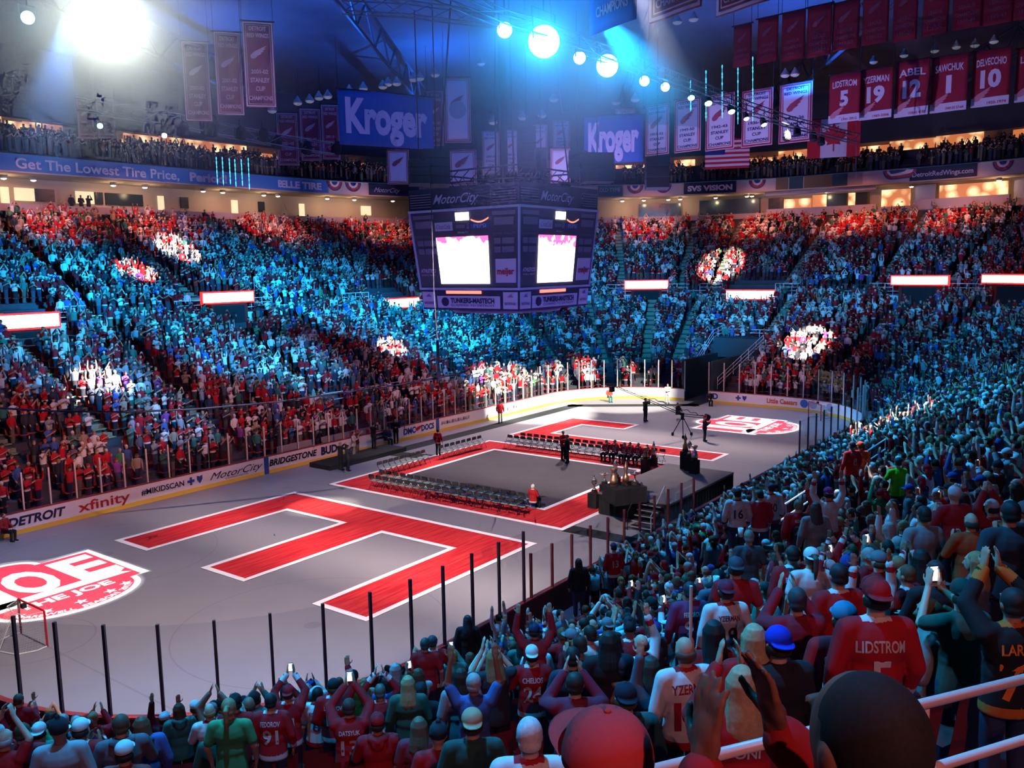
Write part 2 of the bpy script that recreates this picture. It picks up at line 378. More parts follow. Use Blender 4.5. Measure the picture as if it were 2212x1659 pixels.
def barrier(s0, s1, h, pitch, label, pm, skip=()):
    t = empty('glass_barrier', (*rp((s0+s1)/2, .1, 1.07)[:2], 1.07)); o = Vector(t.location); tag(t, label, 'rink glass')
    n = max(1, round((s1-s0)/pitch)); ss = [s0+(s1-s0)*i/n for i in range(n+1)]
    pane = MB()
    for a, b in zip(ss[:-1], ss[1:]):
        if any(x0 < (a+b)/2 < x1 for x0, x1 in skip): continue
        P = [Vector(rp(a+.03, .08, 1.07))-o, Vector(rp(b-.03, .08, 1.07))-o, Vector(rp(b-.03, .08, 1.07+h))-o, Vector(rp(a+.03, .08, 1.07+h))-o]
        Q = [Vector(p) for p in (Vector(rp(a+.03, .093, 1.07))-o, Vector(rp(b-.03, .093, 1.07))-o, Vector(rp(b-.03, .093, 1.07+h))-o, Vector(rp(a+.03, .093, 1.07+h))-o)]
        pane.add(P+Q, [(0, 1, 2, 3), (7, 6, 5, 4), (0, 4, 5, 1), (1, 5, 6, 2), (2, 6, 7, 3), (3, 7, 4, 0)])
    pane.build('glass_pane', GL, t)
    for s in ss:
        if any(x0 < s < x1 for x0, x1 in skip): continue
        c = Vector(rp(s, .09, 1.07))-o; nn = Vector((*nrm(s), 0)); tt = Vector((-nn.y, nn.x, 0)); m = MB()
        V = [c+tt*a+nn*b+Vector((0, 0, z)) for z in (-.25, h+.05) for a, b in ((-.035, -.03), (.035, -.03), (.035, .05), (-.035, .05))]
        m.add(V, [(3, 2, 1, 0), (4, 5, 6, 7), (0, 1, 5, 4), (1, 2, 6, 5), (2, 3, 7, 6), (3, 0, 4, 7)]); m.build('post', pm, t)
    return t
sx_end = PER/2
barrier(-34, -11.4, 1.75, 1.23, 'tall glass panes on pale posts above the far boards, left stretch', M_['postl'])
barrier(-11.4, 21.0, 1.75, 1.23, 'tall glass panes on pale posts above the far boards, right of the players bench', M_['postl'])
barrier(21.0, S_TUN0, 2.4, 1.23, 'tall glass panes around the overlit far corner beside the tunnel', M_['postl'])
barrier(S_TUN1, S_TUN1+22, 2.4, 1.4, 'glass panes on pale posts above the shield emblems right of the tunnel', M_['postl'])
s_nr = SEG[0]+SEG[1]+SEG[2]+SEG[3]                      # start of the near straight (x = +21.95)
sN = lambda x: s_nr+(HX-R0)-x
barrier(S_TUN1+22, sN(9.5), 1.9, 1.5, 'glass panes on dark posts along the near boards behind the stage, right end', M_['post'])
barrier(sN(-4.5), sN(-17.0), 1.5, 1.22, 'lower glass panes on dark red posts in front of the near crowd, middle stretch', mat('red_post', (.16, .03, .04), .6))
s_c = s_nr+SEG[4]
barrier(sN(-17.4), s_c+22.0, 2.35, 1.36, 'tall glass panes on dark posts bending round the nearest corner of the ice', mat('ink_post', (.03, .025, .05), .6))

# ------------------------------------------------------------------ seating bowl
ROWS_L = [2+.85*i for i in range(19)]; ROWS_U = [19.2+.85*i for i in range(20)]; ROWS_T = [34.3+.95*i for i in range(4)]
def rowz(D): return fl(D)
SB = breaks(3.0)
def holes(s, D):                          # tunnel mouth through the lower rows
    return False
def terrace(name, rows, z_back, m, rowz=fl):
    ss = SB; V = []; F_ = []; nper = 2*len(rows)+1
    for s in ss:
        for i, D in enumerate(rows):
            z = rowz(D)
            if s_tn0 < (s if s < PER/2 else s-PER) < s_tn1 and D < 9: z = min(z, .02)
            V.append(rp(s, D-.42, z)); V.append(rp(s, D+.43, z))
        V.append(rp(s, rows[-1]+.43, z_back))
    for i in range(len(ss)-1):
        for k in range(nper-1): a = i*nper+k; F_.append((a, a+1, a+nper+1, a+nper))
    return tag(obj(name, V, F_, m), kind='structure')
s_tn0, s_tn1 = S_TUN0-.6, S_TUN1+.2
SB = sorted(set(SB+[s_tn0-.01, s_tn0+.01, s_tn1-.01, s_tn1+.01]))
terrace('seating_terrace_lower', ROWS_L, 7.6, M_['concrete'])
terrace('seating_terrace_upper', ROWS_U, 17.3, M_['concrete'])
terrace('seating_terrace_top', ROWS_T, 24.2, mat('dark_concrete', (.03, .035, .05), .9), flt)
def ringwall(name, D0, D1, z0, z1, m, s0=0, s1=None, kind='structure', parent=None):
    s1 = PER if s1 is None else s1
    ss = split([s for s in [b+k*PER for k in (-1, 0, 1) for b in breaks(1.0)] if s0 < s < s1], s0, s1); V = []; F_ = []
    for s in ss:
        for D, z in ((D0, z0), (D1, z0), (D1, z1), (D0, z1)): V.append(rp(s, D, z))
    for i in range(len(ss)-1):
        for k in range(4): F_.append((i*4+k, i*4+(k+1) % 4, i*4+4+(k+1) % 4, i*4+4+k))
    F_.append((3, 2, 1, 0)); n = len(V); F_.append((n-4, n-3, n-2, n-1))
    o = obj(name, V, F_, m, parent)
    if kind: tag(o, kind=kind)
    return o
wallp = mat('parapet_paint', (.62, .62, .64), .7, noise=.05, nscale=1)
ringwall('wall_parapet', 17.85, 18.0, 7.4, 8.7, wallp, -46, 66)
ringwall('floor_crosswalk', 18.0, 18.9, 8.3, 8.4, M_['concrete'], -46, 66)
# concourse level under the rim, fascia, wall behind the suites, roof
sA = s_at(-60, 36, 18); sB_ = s_at(880, 36, 18)
cream = mat('cream_wall', (.42, .33, .24), .8); grey = mat('grey_wall', (.36, .34, .40), .8, noise=.05); roofm = mat('roof_deck', (.10, .12, .15), .8, noise=.4, nscale=.3)
ringwall('wall_concourse', 38.6, 38.8, 17.3, 20.6, cream); ringwall('floor_concourse', 36.2, 38.6, 17.2, 17.32, M_['concrete']); ringwall('trim_1', 33.9, 38.7, 20.3, 20.42, cream)
ringwall('trim_2', 33.85, 33.98, 20.3, 21.75, mat('fascia', (.40, .30, .30), .7)); ringwall('wall_suite', 41.2, 41.4, 23.9, 26.6, mat('suite_back', (.25, .16, .10), .8))
ringwall('wall_top', 40.4, 40.6, 25.75, 33, mat('top_wall', (.05, .06, .08), .9)); ringwall('trim_3', 36.1, 36.3, 16.9, 17.95, grey)
rim = [rp(s, 44, 32) for s in breaks(3.0)[:-1]]
tag(obj('ceiling', rim, [tuple(range(len(rim)))], roofm), kind='structure')
# ------------------------------------------------------------------ aisles
def aisle_s(pts): return pts
AIS_L = [s_at(x, 10, fl(10)+.2) for x in (-60, 150, 352, 612, 745, 905, 1165, 1290, 1400, 1478, 1650, 1868, 2010)]
AIS_U = [s_at(x, 24, fl(24)+.2) for x in (-70, 120, 372, 640, 850, 1040, 1200, 1340, 1478, 1560, 1726, 1925, 2090)]
NEAR_A = [sN(16), sN(4), sN(-8), sN(-19), s_c+6.3, s_c+13.5, s_c+20]
def wrap(s): s = s % PER; return s-PER if s > PER/2 else s
AIS_Lw = sorted(wrap(s) for s in AIS_L+NEAR_A); AIS_Uw = sorted(wrap(s) for s in AIS_U+[sN(10), sN(-3)])
def gap(s, D, lst, half=.5):
    s = wrap(s)
    for a in lst:
        d = abs(s-a); 
        if d > 4: continue
        k = 1.0 if abs(nrm(s)[0]) in (0, 1) else (R0+D)/R0
        if d*k < half: return True
    return False
step = mat('aisle_step', (.16, .20, .15), .9, noise=.3); nose = mat('step_nosing', (.42, .42, .12), .8)
def aisle(s, rows, k):
    t = empty('aisle_stairs', (*rp(s, rows[0]-.5, 0)[:2], fl(rows[0]))); o = Vector(t.location); a, b = MB(), MB(); n = Vector((*nrm(s), 0)); tt = Vector((-n.y, n.x, 0))
    for D in rows:
        for q, dz in ((0, .06), (.42, .26)):
            c = Vector(rp(s, D-.42+q, fl(D)))-o; M = Matrix(((tt.x, n.x, 0, c.x), (tt.y, n.y, 0, c.y), (0, 0, 1, c.z), (0, 0, 0, 1)))
            a.box(-.46, .46, 0, .42, -.05, dz, 0, M); b.box(-.46, .46, -.02, .06, dz, dz+.012, 0, M)
    a.build('tread', step, t); b.build('nosing', nose, t); return t
nm_of = lambda s, D: proj(rp(s, D, fl(D)))[0]
vis = []
for k, s in enumerate(AIS_L):
    t = aisle(s, [d for d in ROWS_L if d > 5.6], k)
    tag(t, None, 'stairs', None); vis.append((nm_of(s, 11)[0], t, 'lower'))
for k, s in enumerate(AIS_U):
    t = aisle(s, ROWS_U, k); tag(t, None, 'stairs', None); vis.append((nm_of(s, 27)[0], t, 'upper'))
ORD = ['first', 'second', 'third', 'fourth', 'fifth', 'sixth', 'seventh', 'eighth', 'ninth', 'tenth', 'eleventh', 'twelfth', 'thirteenth', 'fourteenth']
for lv in ('lower', 'upper'):
    L = sorted([v for v in vis if v[2] == lv], key=lambda v: v[0])
    for k, v in enumerate(L): v[1]['label'] = f'greenish aisle stairs with yellow step edges, {ORD[k]} from the left in the {lv} seating bowl'

# ------------------------------------------------------------------ colours people wear
SKIN = [(.52, .30, .20), (.45, .25, .16), (.60, .38, .27), (.30, .15, .09), (.16, .08, .05), (.55, .34, .24)]
HAIRC = [(.03, .02, .015), (.08, .045, .025), (.015, .012, .01), (.28, .18, .08), (.35, .33, .32), (.12, .06, .03)]
SHIRT = [((.42, .012, .02), 34), ((.62, .60, .60), 20), ((.03, .03, .04), 15), ((.10, .10, .12), 8), ((.25, .26, .28), 8), ((.05, .10, .30), 6), ((.04, .16, .13), 4), ((.30, .22, .16), 3), ((.05, .25, .10), 1), ((.22, .05, .25), 1)]
_w = [c[1] for c in SHIRT]
def pick_shirt(r=R): return r.choices([c[0] for c in SHIRT], _w)[0]

# ------------------------------------------------------------------ far crowd: one uncountable mass of low figures
def figure(pose, seed, hi=False, longhair=False):
    V = []; F_ = []; C = []   # C: 0 skin 1 shirt 2 trousers 3 hair 4 trim
    def loft(rings, n, cols, capb=True, capt=True):
        b = len(V)
        for c, rx, ry in rings:
            for k in range(n):
                a = 2*PI*(k+.5)/n; V.append((c[0]+rx*math.cos(a), c[1]+ry*math.sin(a), c[2]))
        for i in range(len(rings)-1):
            for k in range(n): F_.append((b+i*n+k, b+i*n+(k+1) % n, b+(i+1)*n+(k+1) % n, b+(i+1)*n+k)); C.append(cols[i])
        if capt: F_.append(tuple(b+(len(rings)-1)*n+k for k in range(n))); C.append(cols[-1])
    N1, N2, N3 = (14, 12, 8) if hi else (7, 6, 4)
    loft([((0, 0, 0), .13, .10), ((0, 0, .8), .17, .12), ((0, 0, .93), .20, .14), ((0, 0, 1.02), .19, .13), ((0, 0, 1.28), .22, .13), ((0, .01, 1.42), .21, .11), ((0, .01, 1.49), .08, .07)], N1, [2, 2, 4, 1, 1, 1])
    if hi:
        loft([((0, .01, 1.46), .055, .055), ((0, .015, 1.52), .052, .055), ((0, .03, 1.535), .060, .068), ((0, .022, 1.58), .078, .092), ((0, .015, 1.63), .086, .104), ((0, .01, 1.68), .085, .10), ((0, .008, 1.72), .064, .078), ((0, .005, 1.745), .028, .034)], N2, [0, 0, 0, 3, 3, 3, 3])
        b0 = len(V)-8*N2                      # skin on the front half below the hairline
        nf = 7*N2
        for q in range(len(F_)-nf-1, len(F_)-1):
            f = F_[q]; cy_ = sum(V[i][1] for i in f)/len(f); cz = sum(V[i][2] for i in f)/len(f)
            if cz < 1.66 and cy_ > .035: C[q] = 0
        if longhair: loft([((0, -.05, 1.28), .03, .03), ((0, -.06, 1.40), .085, .05), ((0, -.04, 1.55), .09, .06), ((0, -.03, 1.64), .085, .06)], N2, [3, 3, 3])
    else: loft([((0, .01, 1.49), .05, .05), ((0, .02, 1.55), .085, .085), ((0, .02, 1.64), .095, .105), ((0, .015, 1.71), .08, .09), ((0, .01, 1.75), .03, .03)], N2, [0, 0, 3, 3])
    for sx in (-1, 1):
        S = (sx*.21, 0, 1.40)
        E_, W_ = dict(down=((.26, .0, 1.13), (.22, .12, .92)), clap=((.25, .12, 1.18), (.05, .32, 1.34)), high=((.27, .1, 1.50), (.08, .16, 1.82)), up=((.27, .02, 1.62), (.24, .03, 1.90)), phone=((.22, .2, 1.32), (.06, .34, 1.58)))[pose]
        if pose == 'up' and sx < 0 and seed % 2: E_, W_ = (.26, .0, 1.13), (.22, .12, .92)
        pts = [Vector(S), Vector((sx*E_[0], E_[1], E_[2])), Vector((sx*W_[0], W_[1], W_[2]))]
        pts.append(pts[2]+(pts[2]-pts[1]).normalized()*.07); pts.append(pts[2]+(pts[2]-pts[1]).normalized()*.16); rs = [.075, .06, .042, .045, .022]; b = len(V); up = Vector((.2, 1, .3))
        for i, p in enumerate(pts):
            t = (pts[min(i+1, 4)]-pts[max(i-1, 0)]).normalized(); a = t.cross(up).normalized(); c = a.cross(t)
            for k in range(N3): an = 2*PI*k/N3; V.append(tuple(p+(a*math.cos(an)+c*math.sin(an))*rs[i]))
        for i in range(4):
            for k in range(N3): F_.append((b+i*N3+k, b+i*N3+(k+1) % N3, b+(i+1)*N3+(k+1) % N3, b+(i+1)*N3+k)); C.append([1, 1 if seed % 3 else 0, 0, 0][i])
        F_.append(tuple(b+4*N3+k for k in range(N3))); C.append(0)
    return np.array(V), F_, np.array(C)
POSES = [figure('clap', 1), figure('down', 2), figure('clap', 3), figure('high', 4), figure('up', 5), figure('phone', 6), figure('up', 8), figure('down', 7)]
POSES_HI = [figure('clap', 1, True), figure('down', 2, True, True), figure('clap', 3, True), figure('high', 4, True), figure('up', 5, True), figure('phone', 6, True, True), figure('up', 8, True), figure('down', 7, True)]
PW = [30, 16, 18, 10, 5, 8, 4, 9]
def crowd_object(name, places, bright=None):
    Vs = []; loops = []; starts = []; cols = []; nv = 0; nl = 0
    pr = random.Random(11)
    for (x, y, z, yaw, sc, shirt) in places:
        k = pr.choices(range(len(POSES)), PW)[0]; V, F_, C = (POSES_HI if math.hypot(x-CAM[0], y-CAM[1]) < 34 else POSES)[k]
        c, s = math.cos(yaw), math.sin(yaw); tilt = pr.uniform(-.06, .06)
        P = V*np.array([sc*pr.uniform(.95, 1.12), sc, sc]); P = P+np.outer(P[:, 2], [tilt, pr.uniform(-.03, .06), 0])
        Q = np.stack([x+P[:, 0]*c-P[:, 1]*s, y+P[:, 0]*s+P[:, 1]*c, z+P[:, 2]], 1); Vs.append(Q)
        sk = pr.choice(SKIN[:4]+SKIN[:3]); hr = pr.choice(HAIRC); hr = pr.choice([hr, hr, hr, (.5, .5, .5), (.4, .02, .03)])
        tr = pr.choice([(.02, .03, .07), (.02, .02, .025), (.05, .06, .09), (.12, .10, .08)]); trim = (.6, .58, .58) if shirt[0] > .38 and shirt[1] < .1 and pr.random() < .6 else shirt
        pal = np.array([(*sk, 1), (*shirt, 1), (*tr, 1), (*hr, 1), (*trim, 1)])
        cols.append(pal[C])
        for f in F_: starts.append(nl); nl += len(f); loops.extend([nv+i for i in f])
        nv += len(V)
    Vs = np.concatenate(Vs); cols = np.concatenate(cols)
    me = bpy.data.meshes.new(name); me.vertices.add(len(Vs)); me.vertices.foreach_set('co', Vs.astype(np.float32).ravel())
    me.loops.add(nl); me.loops.foreach_set('vertex_index', np.array(loops, np.int32)); me.polygons.add(len(starts)); me.polygons.foreach_set('loop_start', np.array(starts, np.int32))
    at = me.attributes.new('cloth', 'FLOAT_COLOR', 'FACE'); at.data.foreach_set('color', cols.astype(np.float32).ravel())
    me.polygons.foreach_set('use_smooth', np.ones(len(starts), bool)); me.update(calc_edges=True)
    m = bpy.data.materials.new('crowd_clothes'); m.use_nodes = True; nt = m.node_tree; a = nt.nodes.new('ShaderNodeAttribute'); a.attribute_name = 'cloth'; b = nt.nodes['Principled BSDF']
    nt.links.new(a.outputs['Color'], b.inputs['Base Color']); b.inputs['Roughness'].default_value = .85; b.inputs['Specular IOR Level'].default_value = .15; me.materials.append(m)
    o = bpy.data.objects.new(name, me); COL.objects.link(o); return o
def seats(rows, lst, pitch, occ):
    out = []
    for D in rows:
        s = 0.0
        while s < PER:
            straight = abs(nrm(s)[0]) in (0.0, 1.0); s += pitch if straight else pitch*R0/(R0+D)
            if s_tn0-.2 < wrap(s) < s_tn1+.2 and D < 9.5: continue
            if gap(s, D, lst) or R.random() > occ: continue
            out.append((s+R.uniform(-.06, .06), D+R.uniform(-.1, .1)))
    return out
VOM = []                                  # vomitory mouths in the wall between the bowls: (s, half width along, sign z)
for x, z0 in ((62, 8.9), (491, 9.5), (857, 8.75), (1396, 9.6), (1616, 8.9), (1987, 9.9), (2215, 9.9)): VOM.append((s_at(x, 18, 9.0), z0))
ALL = []
for s, D in seats(ROWS_L, AIS_Lw, .53, .96)+seats(ROWS_U, AIS_Uw, .55, .96)+seats(ROWS_T, AIS_Uw, .62, .8):
    k = 1.0 if abs(nrm(s)[0]) in (0, 1) else (R0+D)/R0
    if D < 9.2 and D > 5.4 and 5.2 < D < 6.2: continue
    bad = False
    for vs_, z0 in VOM:
        d = abs(wrap(s)-wrap(vs_))*k
        if d < 2.3 and 15.6 < D < 18: bad = True
        if d < 2.6 and 18 < D < 21.5: bad = True
    if bad: continue
    if s_c-5 < s % PER < s_c+23 and D < 5.0 and R.random() < .88: continue
    if 7.4 < D < 9.4 and (sN(-3.5) < s % PER < sN(-11) or sN(-11.5) < s % PER < sN(-21)): continue
    z = fl(D) if D < 33.6 or D > 99 else (flt(D) if any(abs(D-q) < .2 for q in ROWS_T) and D > 34 else fl(D)); x, y, _ = rp(s, D, z); q = proj((x, y, z+1.2))[0]
    if q[2] < .8 or not (-150 < q[0] < 2362 and -100 < q[1] < 1900): continue
    n = nrm(s); yaw = math.atan2(-n[1], -n[0])-PI/2
    yaw2 = math.atan2(-y*.8, -x*.35)-PI/2; dy = (yaw2-yaw+PI) % (2*PI)-PI; yaw += dy*.45+R.uniform(-.35, .35)
    ALL.append([x, y, z, yaw, R.uniform(.92, 1.05), D, s, q[2], q[0], q[1]])
# ------------------------------------------------------------------ individually modelled people
def remesh(mb, vox, smooth=6, fac=.5):
    me = bpy.data.meshes.new('t'); me.from_pydata(mb.v, [], mb.f); o = bpy.data.objects.new('t', me); COL.objects.link(o)
    r = o.modifiers.new('r', 'REMESH'); r.mode = 'VOXEL'; r.voxel_size = vox; s = o.modifiers.new('s', 'SMOOTH'); s.iterations = smooth; s.factor = fac
    bpy.context.view_layer.update(); out = bpy.data.meshes.new_from_object(o.evaluated_get(bpy.context.evaluated_depsgraph_get()))
    bpy.data.objects.remove(o); bpy.data.meshes.remove(me)
    out.polygons.foreach_set('use_smooth', [True]*len(out.polygons)); return out
def cap_(mb, a, b, ra, rb, n=12):
    a, b = Vector(a), Vector(b); L = (b-a).length; k = max(2, int(L/.03)); mb.tube([a+(b-a)*i/k for i in range(k+1)], [ra+(rb-ra)*i/k for i in range(k+1)], n)
    mb.ell(a, (ra,)*3, n, 8); mb.ell(b, (rb,)*3, n, 8)
def hand(mb, W, d, nrm_, side, curl=.35, r=.0095):    # W wrist, d finger direction, nrm_ palm normal
    W = Vector(W); d = Vector(d).normalized(); nn = Vector(nrm_); nn = (nn-d*nn.dot(d)).normalized(); a = d.cross(nn).normalized()*side
    M = Matrix((( a.x, nn.x, d.x), (a.y, nn.y, d.y), (a.z, nn.z, d.z)))
    mb.ell(W+d*.045, (.043, .019, .056), 12, 8, 0, M.to_3x3()); cap_(mb, W-d*.02, W+d*.02, .027, .026, 8)
    for k, L in enumerate((.070, .080, .074, .058)):
        off = (k-1.5)*.0215; p = W+d*.088+a*(-off)+nn*0; f = (d+a*(-off*2.2)).normalized(); q = p+f*L*.5; g = (f+nn*curl).normalized(); e = q+g*L*.5
        cap_(mb, p-f*.02, q, r+.001, r, 6); cap_(mb, q, e, r, r*.85, 6)
    p = W+d*.03+a*.033; q = p+(a*.8+d*.65+nn*.2).normalized()*.045; cap_(mb, p, q, .0125, .011, 6); cap_(mb, q, q+(d*.9+a*.25+nn*.2).normalized()*.032, .011, .009, 6)
# pose: left/right elbow and wrist, finger direction, palm normal
def P_(El, Wl, dl, nl, Er=None, Wr=None, dr=None, nr=None, **k):
    mir = lambda v: (-v[0], v[1], v[2])
    return dict(E=[Er or mir(El), El], W=[Wr or mir(Wl), Wl], d=[dr or mir(dl), dl], n=[nr or mir(nl), nl], **k)
POSE = dict(
 stand=P_((.27, -.02, 1.14), (.26, .10, .90), (-.05, .25, -1), (-1, 0, 0)),
 clap=P_((.27, .10, 1.16), (.075, .32, 1.28), (-.25, .45, .9), (-1, 0, .1)),
 claphigh=P_((.27, .16, 1.36), (.075, .27, 1.63), (-.2, .15, 1), (-1, 0, 0)),
 armsup=P_((.29, .06, 1.62), (.25, .06, 1.90), (-.05, .1, 1), (-.3, 1, 0)),
 overhead=P_((.27, .06, 1.62), (.075, .10, 1.86), (-.3, .05, 1), (-1, 0, 0)),
 phone=P_((.23, .20, 1.32), (.055, .38, 1.56), (-.1, .1, 1), (-1, .2, 0)),
 phonehigh=P_((.25, .16, 1.58), (.055, .30, 1.80), (-.1, .1, 1), (-1, .2, 0)),
 point=P_((.28, .05, 1.62), (.20, .12, 1.90), (-.05, .1, 1), (0, 1, 0), (-.27, -.02, 1.14), (-.22, .14, .94), (.1, .3, -1), (1, 0, 0)),
 folded=P_((.27, .04, 1.14), (.06, .22, 1.14), (-1, .1, .1), (0, -1, 0)),
 sit=P_((.26, .06, 1.15), (.14, .34, 1.06), (-.3, 1, -.1), (0, 0, -1), sit=True),
)
LEGS = dict(stand=[(.095, 0, .90), (.10, .02, .50), (.105, -.02, .09)], sit=[(.095, .02, .92), (.11, .45, .90), (.11, .42, .50)])
def templates(key, ps, fine=False):
    b = MB(); sh = .014 if fine else .013
    b.ell((0, .015, 1.63), (.076, .094, .112), 20, 14); b.ell((0, .045, 1.575), (.056, .062, .058), 14, 10)         # skull, jaw
    b.ell((0, .118, 1.60), (.014, .020, .020), 8, 6); b.tube([(0, .098, 1.645), (0, .120, 1.608)], [.010, .013], 6)     # nose
    b.ell((0, .098, 1.563), (.026, .010, .009), 8, 6)                                                                # lips
    for sx in (-1, 1): b.ell((sx*.079, .005, 1.615), (.011, .022, .032), 8, 6); b.ell((sx*.03, .100, 1.668), (.024, .010, .008), 8, 6)   # ears, brows
    cap_(b, (0, .0, 1.44), (0, .01, 1.56), .060, .056)
    b.ell((0, 0, 1.30), (.175, .105, .20)); b.ell((0, 0, 1.08), (.15, .10, .18)); b.ell((0, -.01, .95), (.165, .11, .12))
    cap_(b, (-.14, 0, 1.43), (.14, 0, 1.43), .055, .055)
    for i, sx in ((0, -1), (1, 1)):
        S = (sx*.185, 0, 1.405); cap_(b, S, ps['E'][i], .052, .042); cap_(b, ps['E'][i], ps['W'][i], .040, .028); hand(b, ps['W'][i], ps['d'][i], ps['n'][i], -sx)
    lg = LEGS['sit' if ps.get('sit') else 'stand']
    for sx in (-1, 1):
        q = [(sx*v[0], v[1], v[2]) for v in lg]; cap_(b, q[0], q[1], .080, .056); cap_(b, q[1], q[2], .054, .036)
        b.ell((q[2][0], q[2][1]+.06, q[2][2]-.04), (.045, .125, .042), 12, 8)
    body = remesh(b, .0105 if not fine else .007, 3, .4)
    # garments: long-sleeved sweater cut wide, and short-sleeved shirt
    def top(short):
        t = MB(); g = .0 if short else .016
        t.ell((0, -.005, 1.30), (.195+g, .130+g*.8, .20)); t.ell((0, 0, 1.10), (.180+g, .132+g, .21)); cap_(t, (-.155, 0, 1.42), (.155, 0, 1.42), .066+g*.4, .066+g*.4)
        k = 12; t.tube([(0, -.005, .80), (0, -.005, .90), (0, 0, 1.05)], [.19+g, .188+g, .17+g], 20)
        for i in range(len(t.v)-60, len(t.v)): v = t.v[i]; t.v[i] = (v[0], v[1]*.74, v[2])
        t.tube([(0, .0, 1.44), (0, .005, 1.50)], [.080, .070], 12)
        for i, sx in ((0, -1), (1, 1)):
            S = Vector((sx*.185, 0, 1.405)); E_ = Vector(ps['E'][i]); W_ = Vector(ps['W'][i])
            if short: cap_(t, S, S.lerp(E_, .72), .075, .066)
            else: cap_(t, S, E_, .082, .066); cap_(t, E_, E_.lerp(W_, .93), .064, .050)
        me = remesh(t, .014, 5); co = np.empty(len(me.vertices)*3); me.vertices.foreach_get('co', co); co = co.reshape(-1, 3)
        mi = []
        for p in me.polygons:
            c = co[p.vertices[0]]; v = 0
            if .80 <= c[2] < .895 and not short: v = 1
            if not short:
                for i in (0, 1):
                    E_ = Vector(ps['E'][i]); W_ = Vector(ps['W'][i]); L = (W_-E_).length; u = (Vector(c)-E_).dot((W_-E_)/L)/L; rad = (Vector(c)-(E_+(W_-E_)*u)).length
                    if rad < .085 and (.62 < u < .86): v = 1
            if c[2] > 1.478 and abs(c[0]) < .1: v = 2
            mi.append(v)
        me.polygons.foreach_set('material_index', mi); return me
    t = MB(); lgp = [(sx, [(sx*v[0], v[1], v[2]) for v in lg]) for sx in (-1, 1)]
    t.ell((0, -.01, .93), (.178, .128, .13))
    for sx, q in lgp: cap_(t, q[0], q[1], .096, .076); cap_(t, q[1], (q[2][0], q[2][1], q[2][2]+.02), .074, .062)
    pants = remesh(t, .016, 4)
    sho = MB()
    for sx, q in lgp: sho.ell((q[2][0], q[2][1]+.055, q[2][2]-.035), (.053, .138, .052), 12, 8)
    shoes = bpy.data.meshes.new('shoes'); shoes.from_pydata(sho.v, [], sho.f)
    return dict(body=body, long=top(False), short=top(True), pants=pants, shoes=shoes, ps=ps)
TPL = {}
def tpl(k):
    if k not in TPL: TPL[k] = templates(k, POSE[k])
    return TPL[k]
# headgear, centred on the skull (0, .015, 1.63)
def hm(fn, vox=.009, sm=3): b = MB(); fn(b); return remesh(b, vox, sm)
C0 = (0, .015, 1.63)
def short_h(b): b.ell((0, -.002, 1.650), (.086, .098, .104), 20, 14); b.ell((0, -.03, 1.60), (.078, .075, .07), 14, 10)
def long_h(b):
    short_h(b); rr = random.Random(5)
    for k in range(26):
        a = -PI/2+(k/25-.5)*3.5; c, s_ = math.cos(a), math.sin(a); zt = 1.30+.05*abs(c)+rr.uniform(-.03, .03); j = rr.uniform(-.008, .008)
        b.tube([(c*.05, s_*.06, 1.725), (c*.083, s_*.093+.005, 1.655), (c*.088+j, s_*.095, 1.56), (c*.100+j, s_*.098-.022, 1.46), (c*.105+j*2, s_*.085-.045, 1.38), (c*.09+j*3, s_*.07-.055, zt)], [.014, .019, .020, .020, .018, .006], 6)
def bun_h(b): short_h(b); b.tube([(0, -.09, 1.69), (0, -.15, 1.66), (0, -.15, 1.52), (0, -.135, 1.40)], [.03, .034, .03, .012], 10)
def bald_h(b):
    for a in range(-6, 7):
        an = -PI/2+a*.24; b.ell((math.cos(an)*.074, .012+math.sin(an)*.092, 1.60), (.020, .020, .045), 8, 6)
def cap_h(sgn, b):
    b.ell((0, .01, 1.668), (.090, .104, .094), 24, 16)
    V = []
    for i in range(9):
        a = PI*(i/8); V.append((math.cos(a)*.082, sgn*(.06+math.sin(a)*.115)+.01, 1.672-.018*abs(math.cos(a))-.01*math.sin(a)))
    pts = V; b.add([(x, y, z+.006) for x, y, z in pts]+[(x, y, z-.006) for x, y, z in pts], [tuple(range(9)), tuple(range(17, 8, -1))]+[(i, 9+i, 9+(i+1) % 9, (i+1) % 9) for i in range(9)])
    b.ell((0, .01, 1.765), (.010, .010, .006), 8, 6)
def cut_low(me, z, band=None):            # drop the part of a shell that would cover the face
    bm = bmesh.new(); bm.from_mesh(me)
    bmesh.ops.delete(bm, geom=[v for v in bm.verts if z(v.co)], context='VERTS'); bm.to_mesh(me); bm.free(); me.polygons.foreach_set('use_smooth', [True]*len(me.polygons)); return me
face = lambda c: c.y > .045 and c.z < 1.672 and abs(c.x) < .075
HG = dict(
 hair=cut_low(hm(short_h), lambda c: face(c) or c.z < 1.565), long=cut_low(hm(long_h, .008, 2), face), tail=cut_low(hm(bun_h), lambda c: face(c) or (c.z < 1.565 and c.y > -.1)),
 bald=hm(bald_h), cap=cut_low(hm(lambda b: cap_h(1, b), .007), lambda c: c.z < 1.645), capback=cut_low(hm(lambda b: cap_h(-1, b), .007), lambda c: c.z < 1.645),
 beanie=cut_low(hm(lambda b: (b.ell((0, .005, 1.668), (.091, .106, .106), 20, 14), b.tube([(0, .0, 1.64), (0, .0, 1.675)], [.094, .094], 20), b.ell((0, -.01, 1.785), (.028, .028, .026), 10, 8))), lambda c: c.z < 1.62))
_bald_cut = cut_low(HG['bald'], lambda c: c.y > .05)
def hood_mesh():
    b = MB(); b.tube([(-.10, .02, 1.47), (-.09, -.08, 1.48), (0, -.125, 1.46), (.09, -.08, 1.48), (.10, .02, 1.47)], [.030, .045, .055, .045, .030], 10); b.ell((0, -.125, 1.42), (.085, .045, .085), 12, 8); return remesh(b, .011, 4)
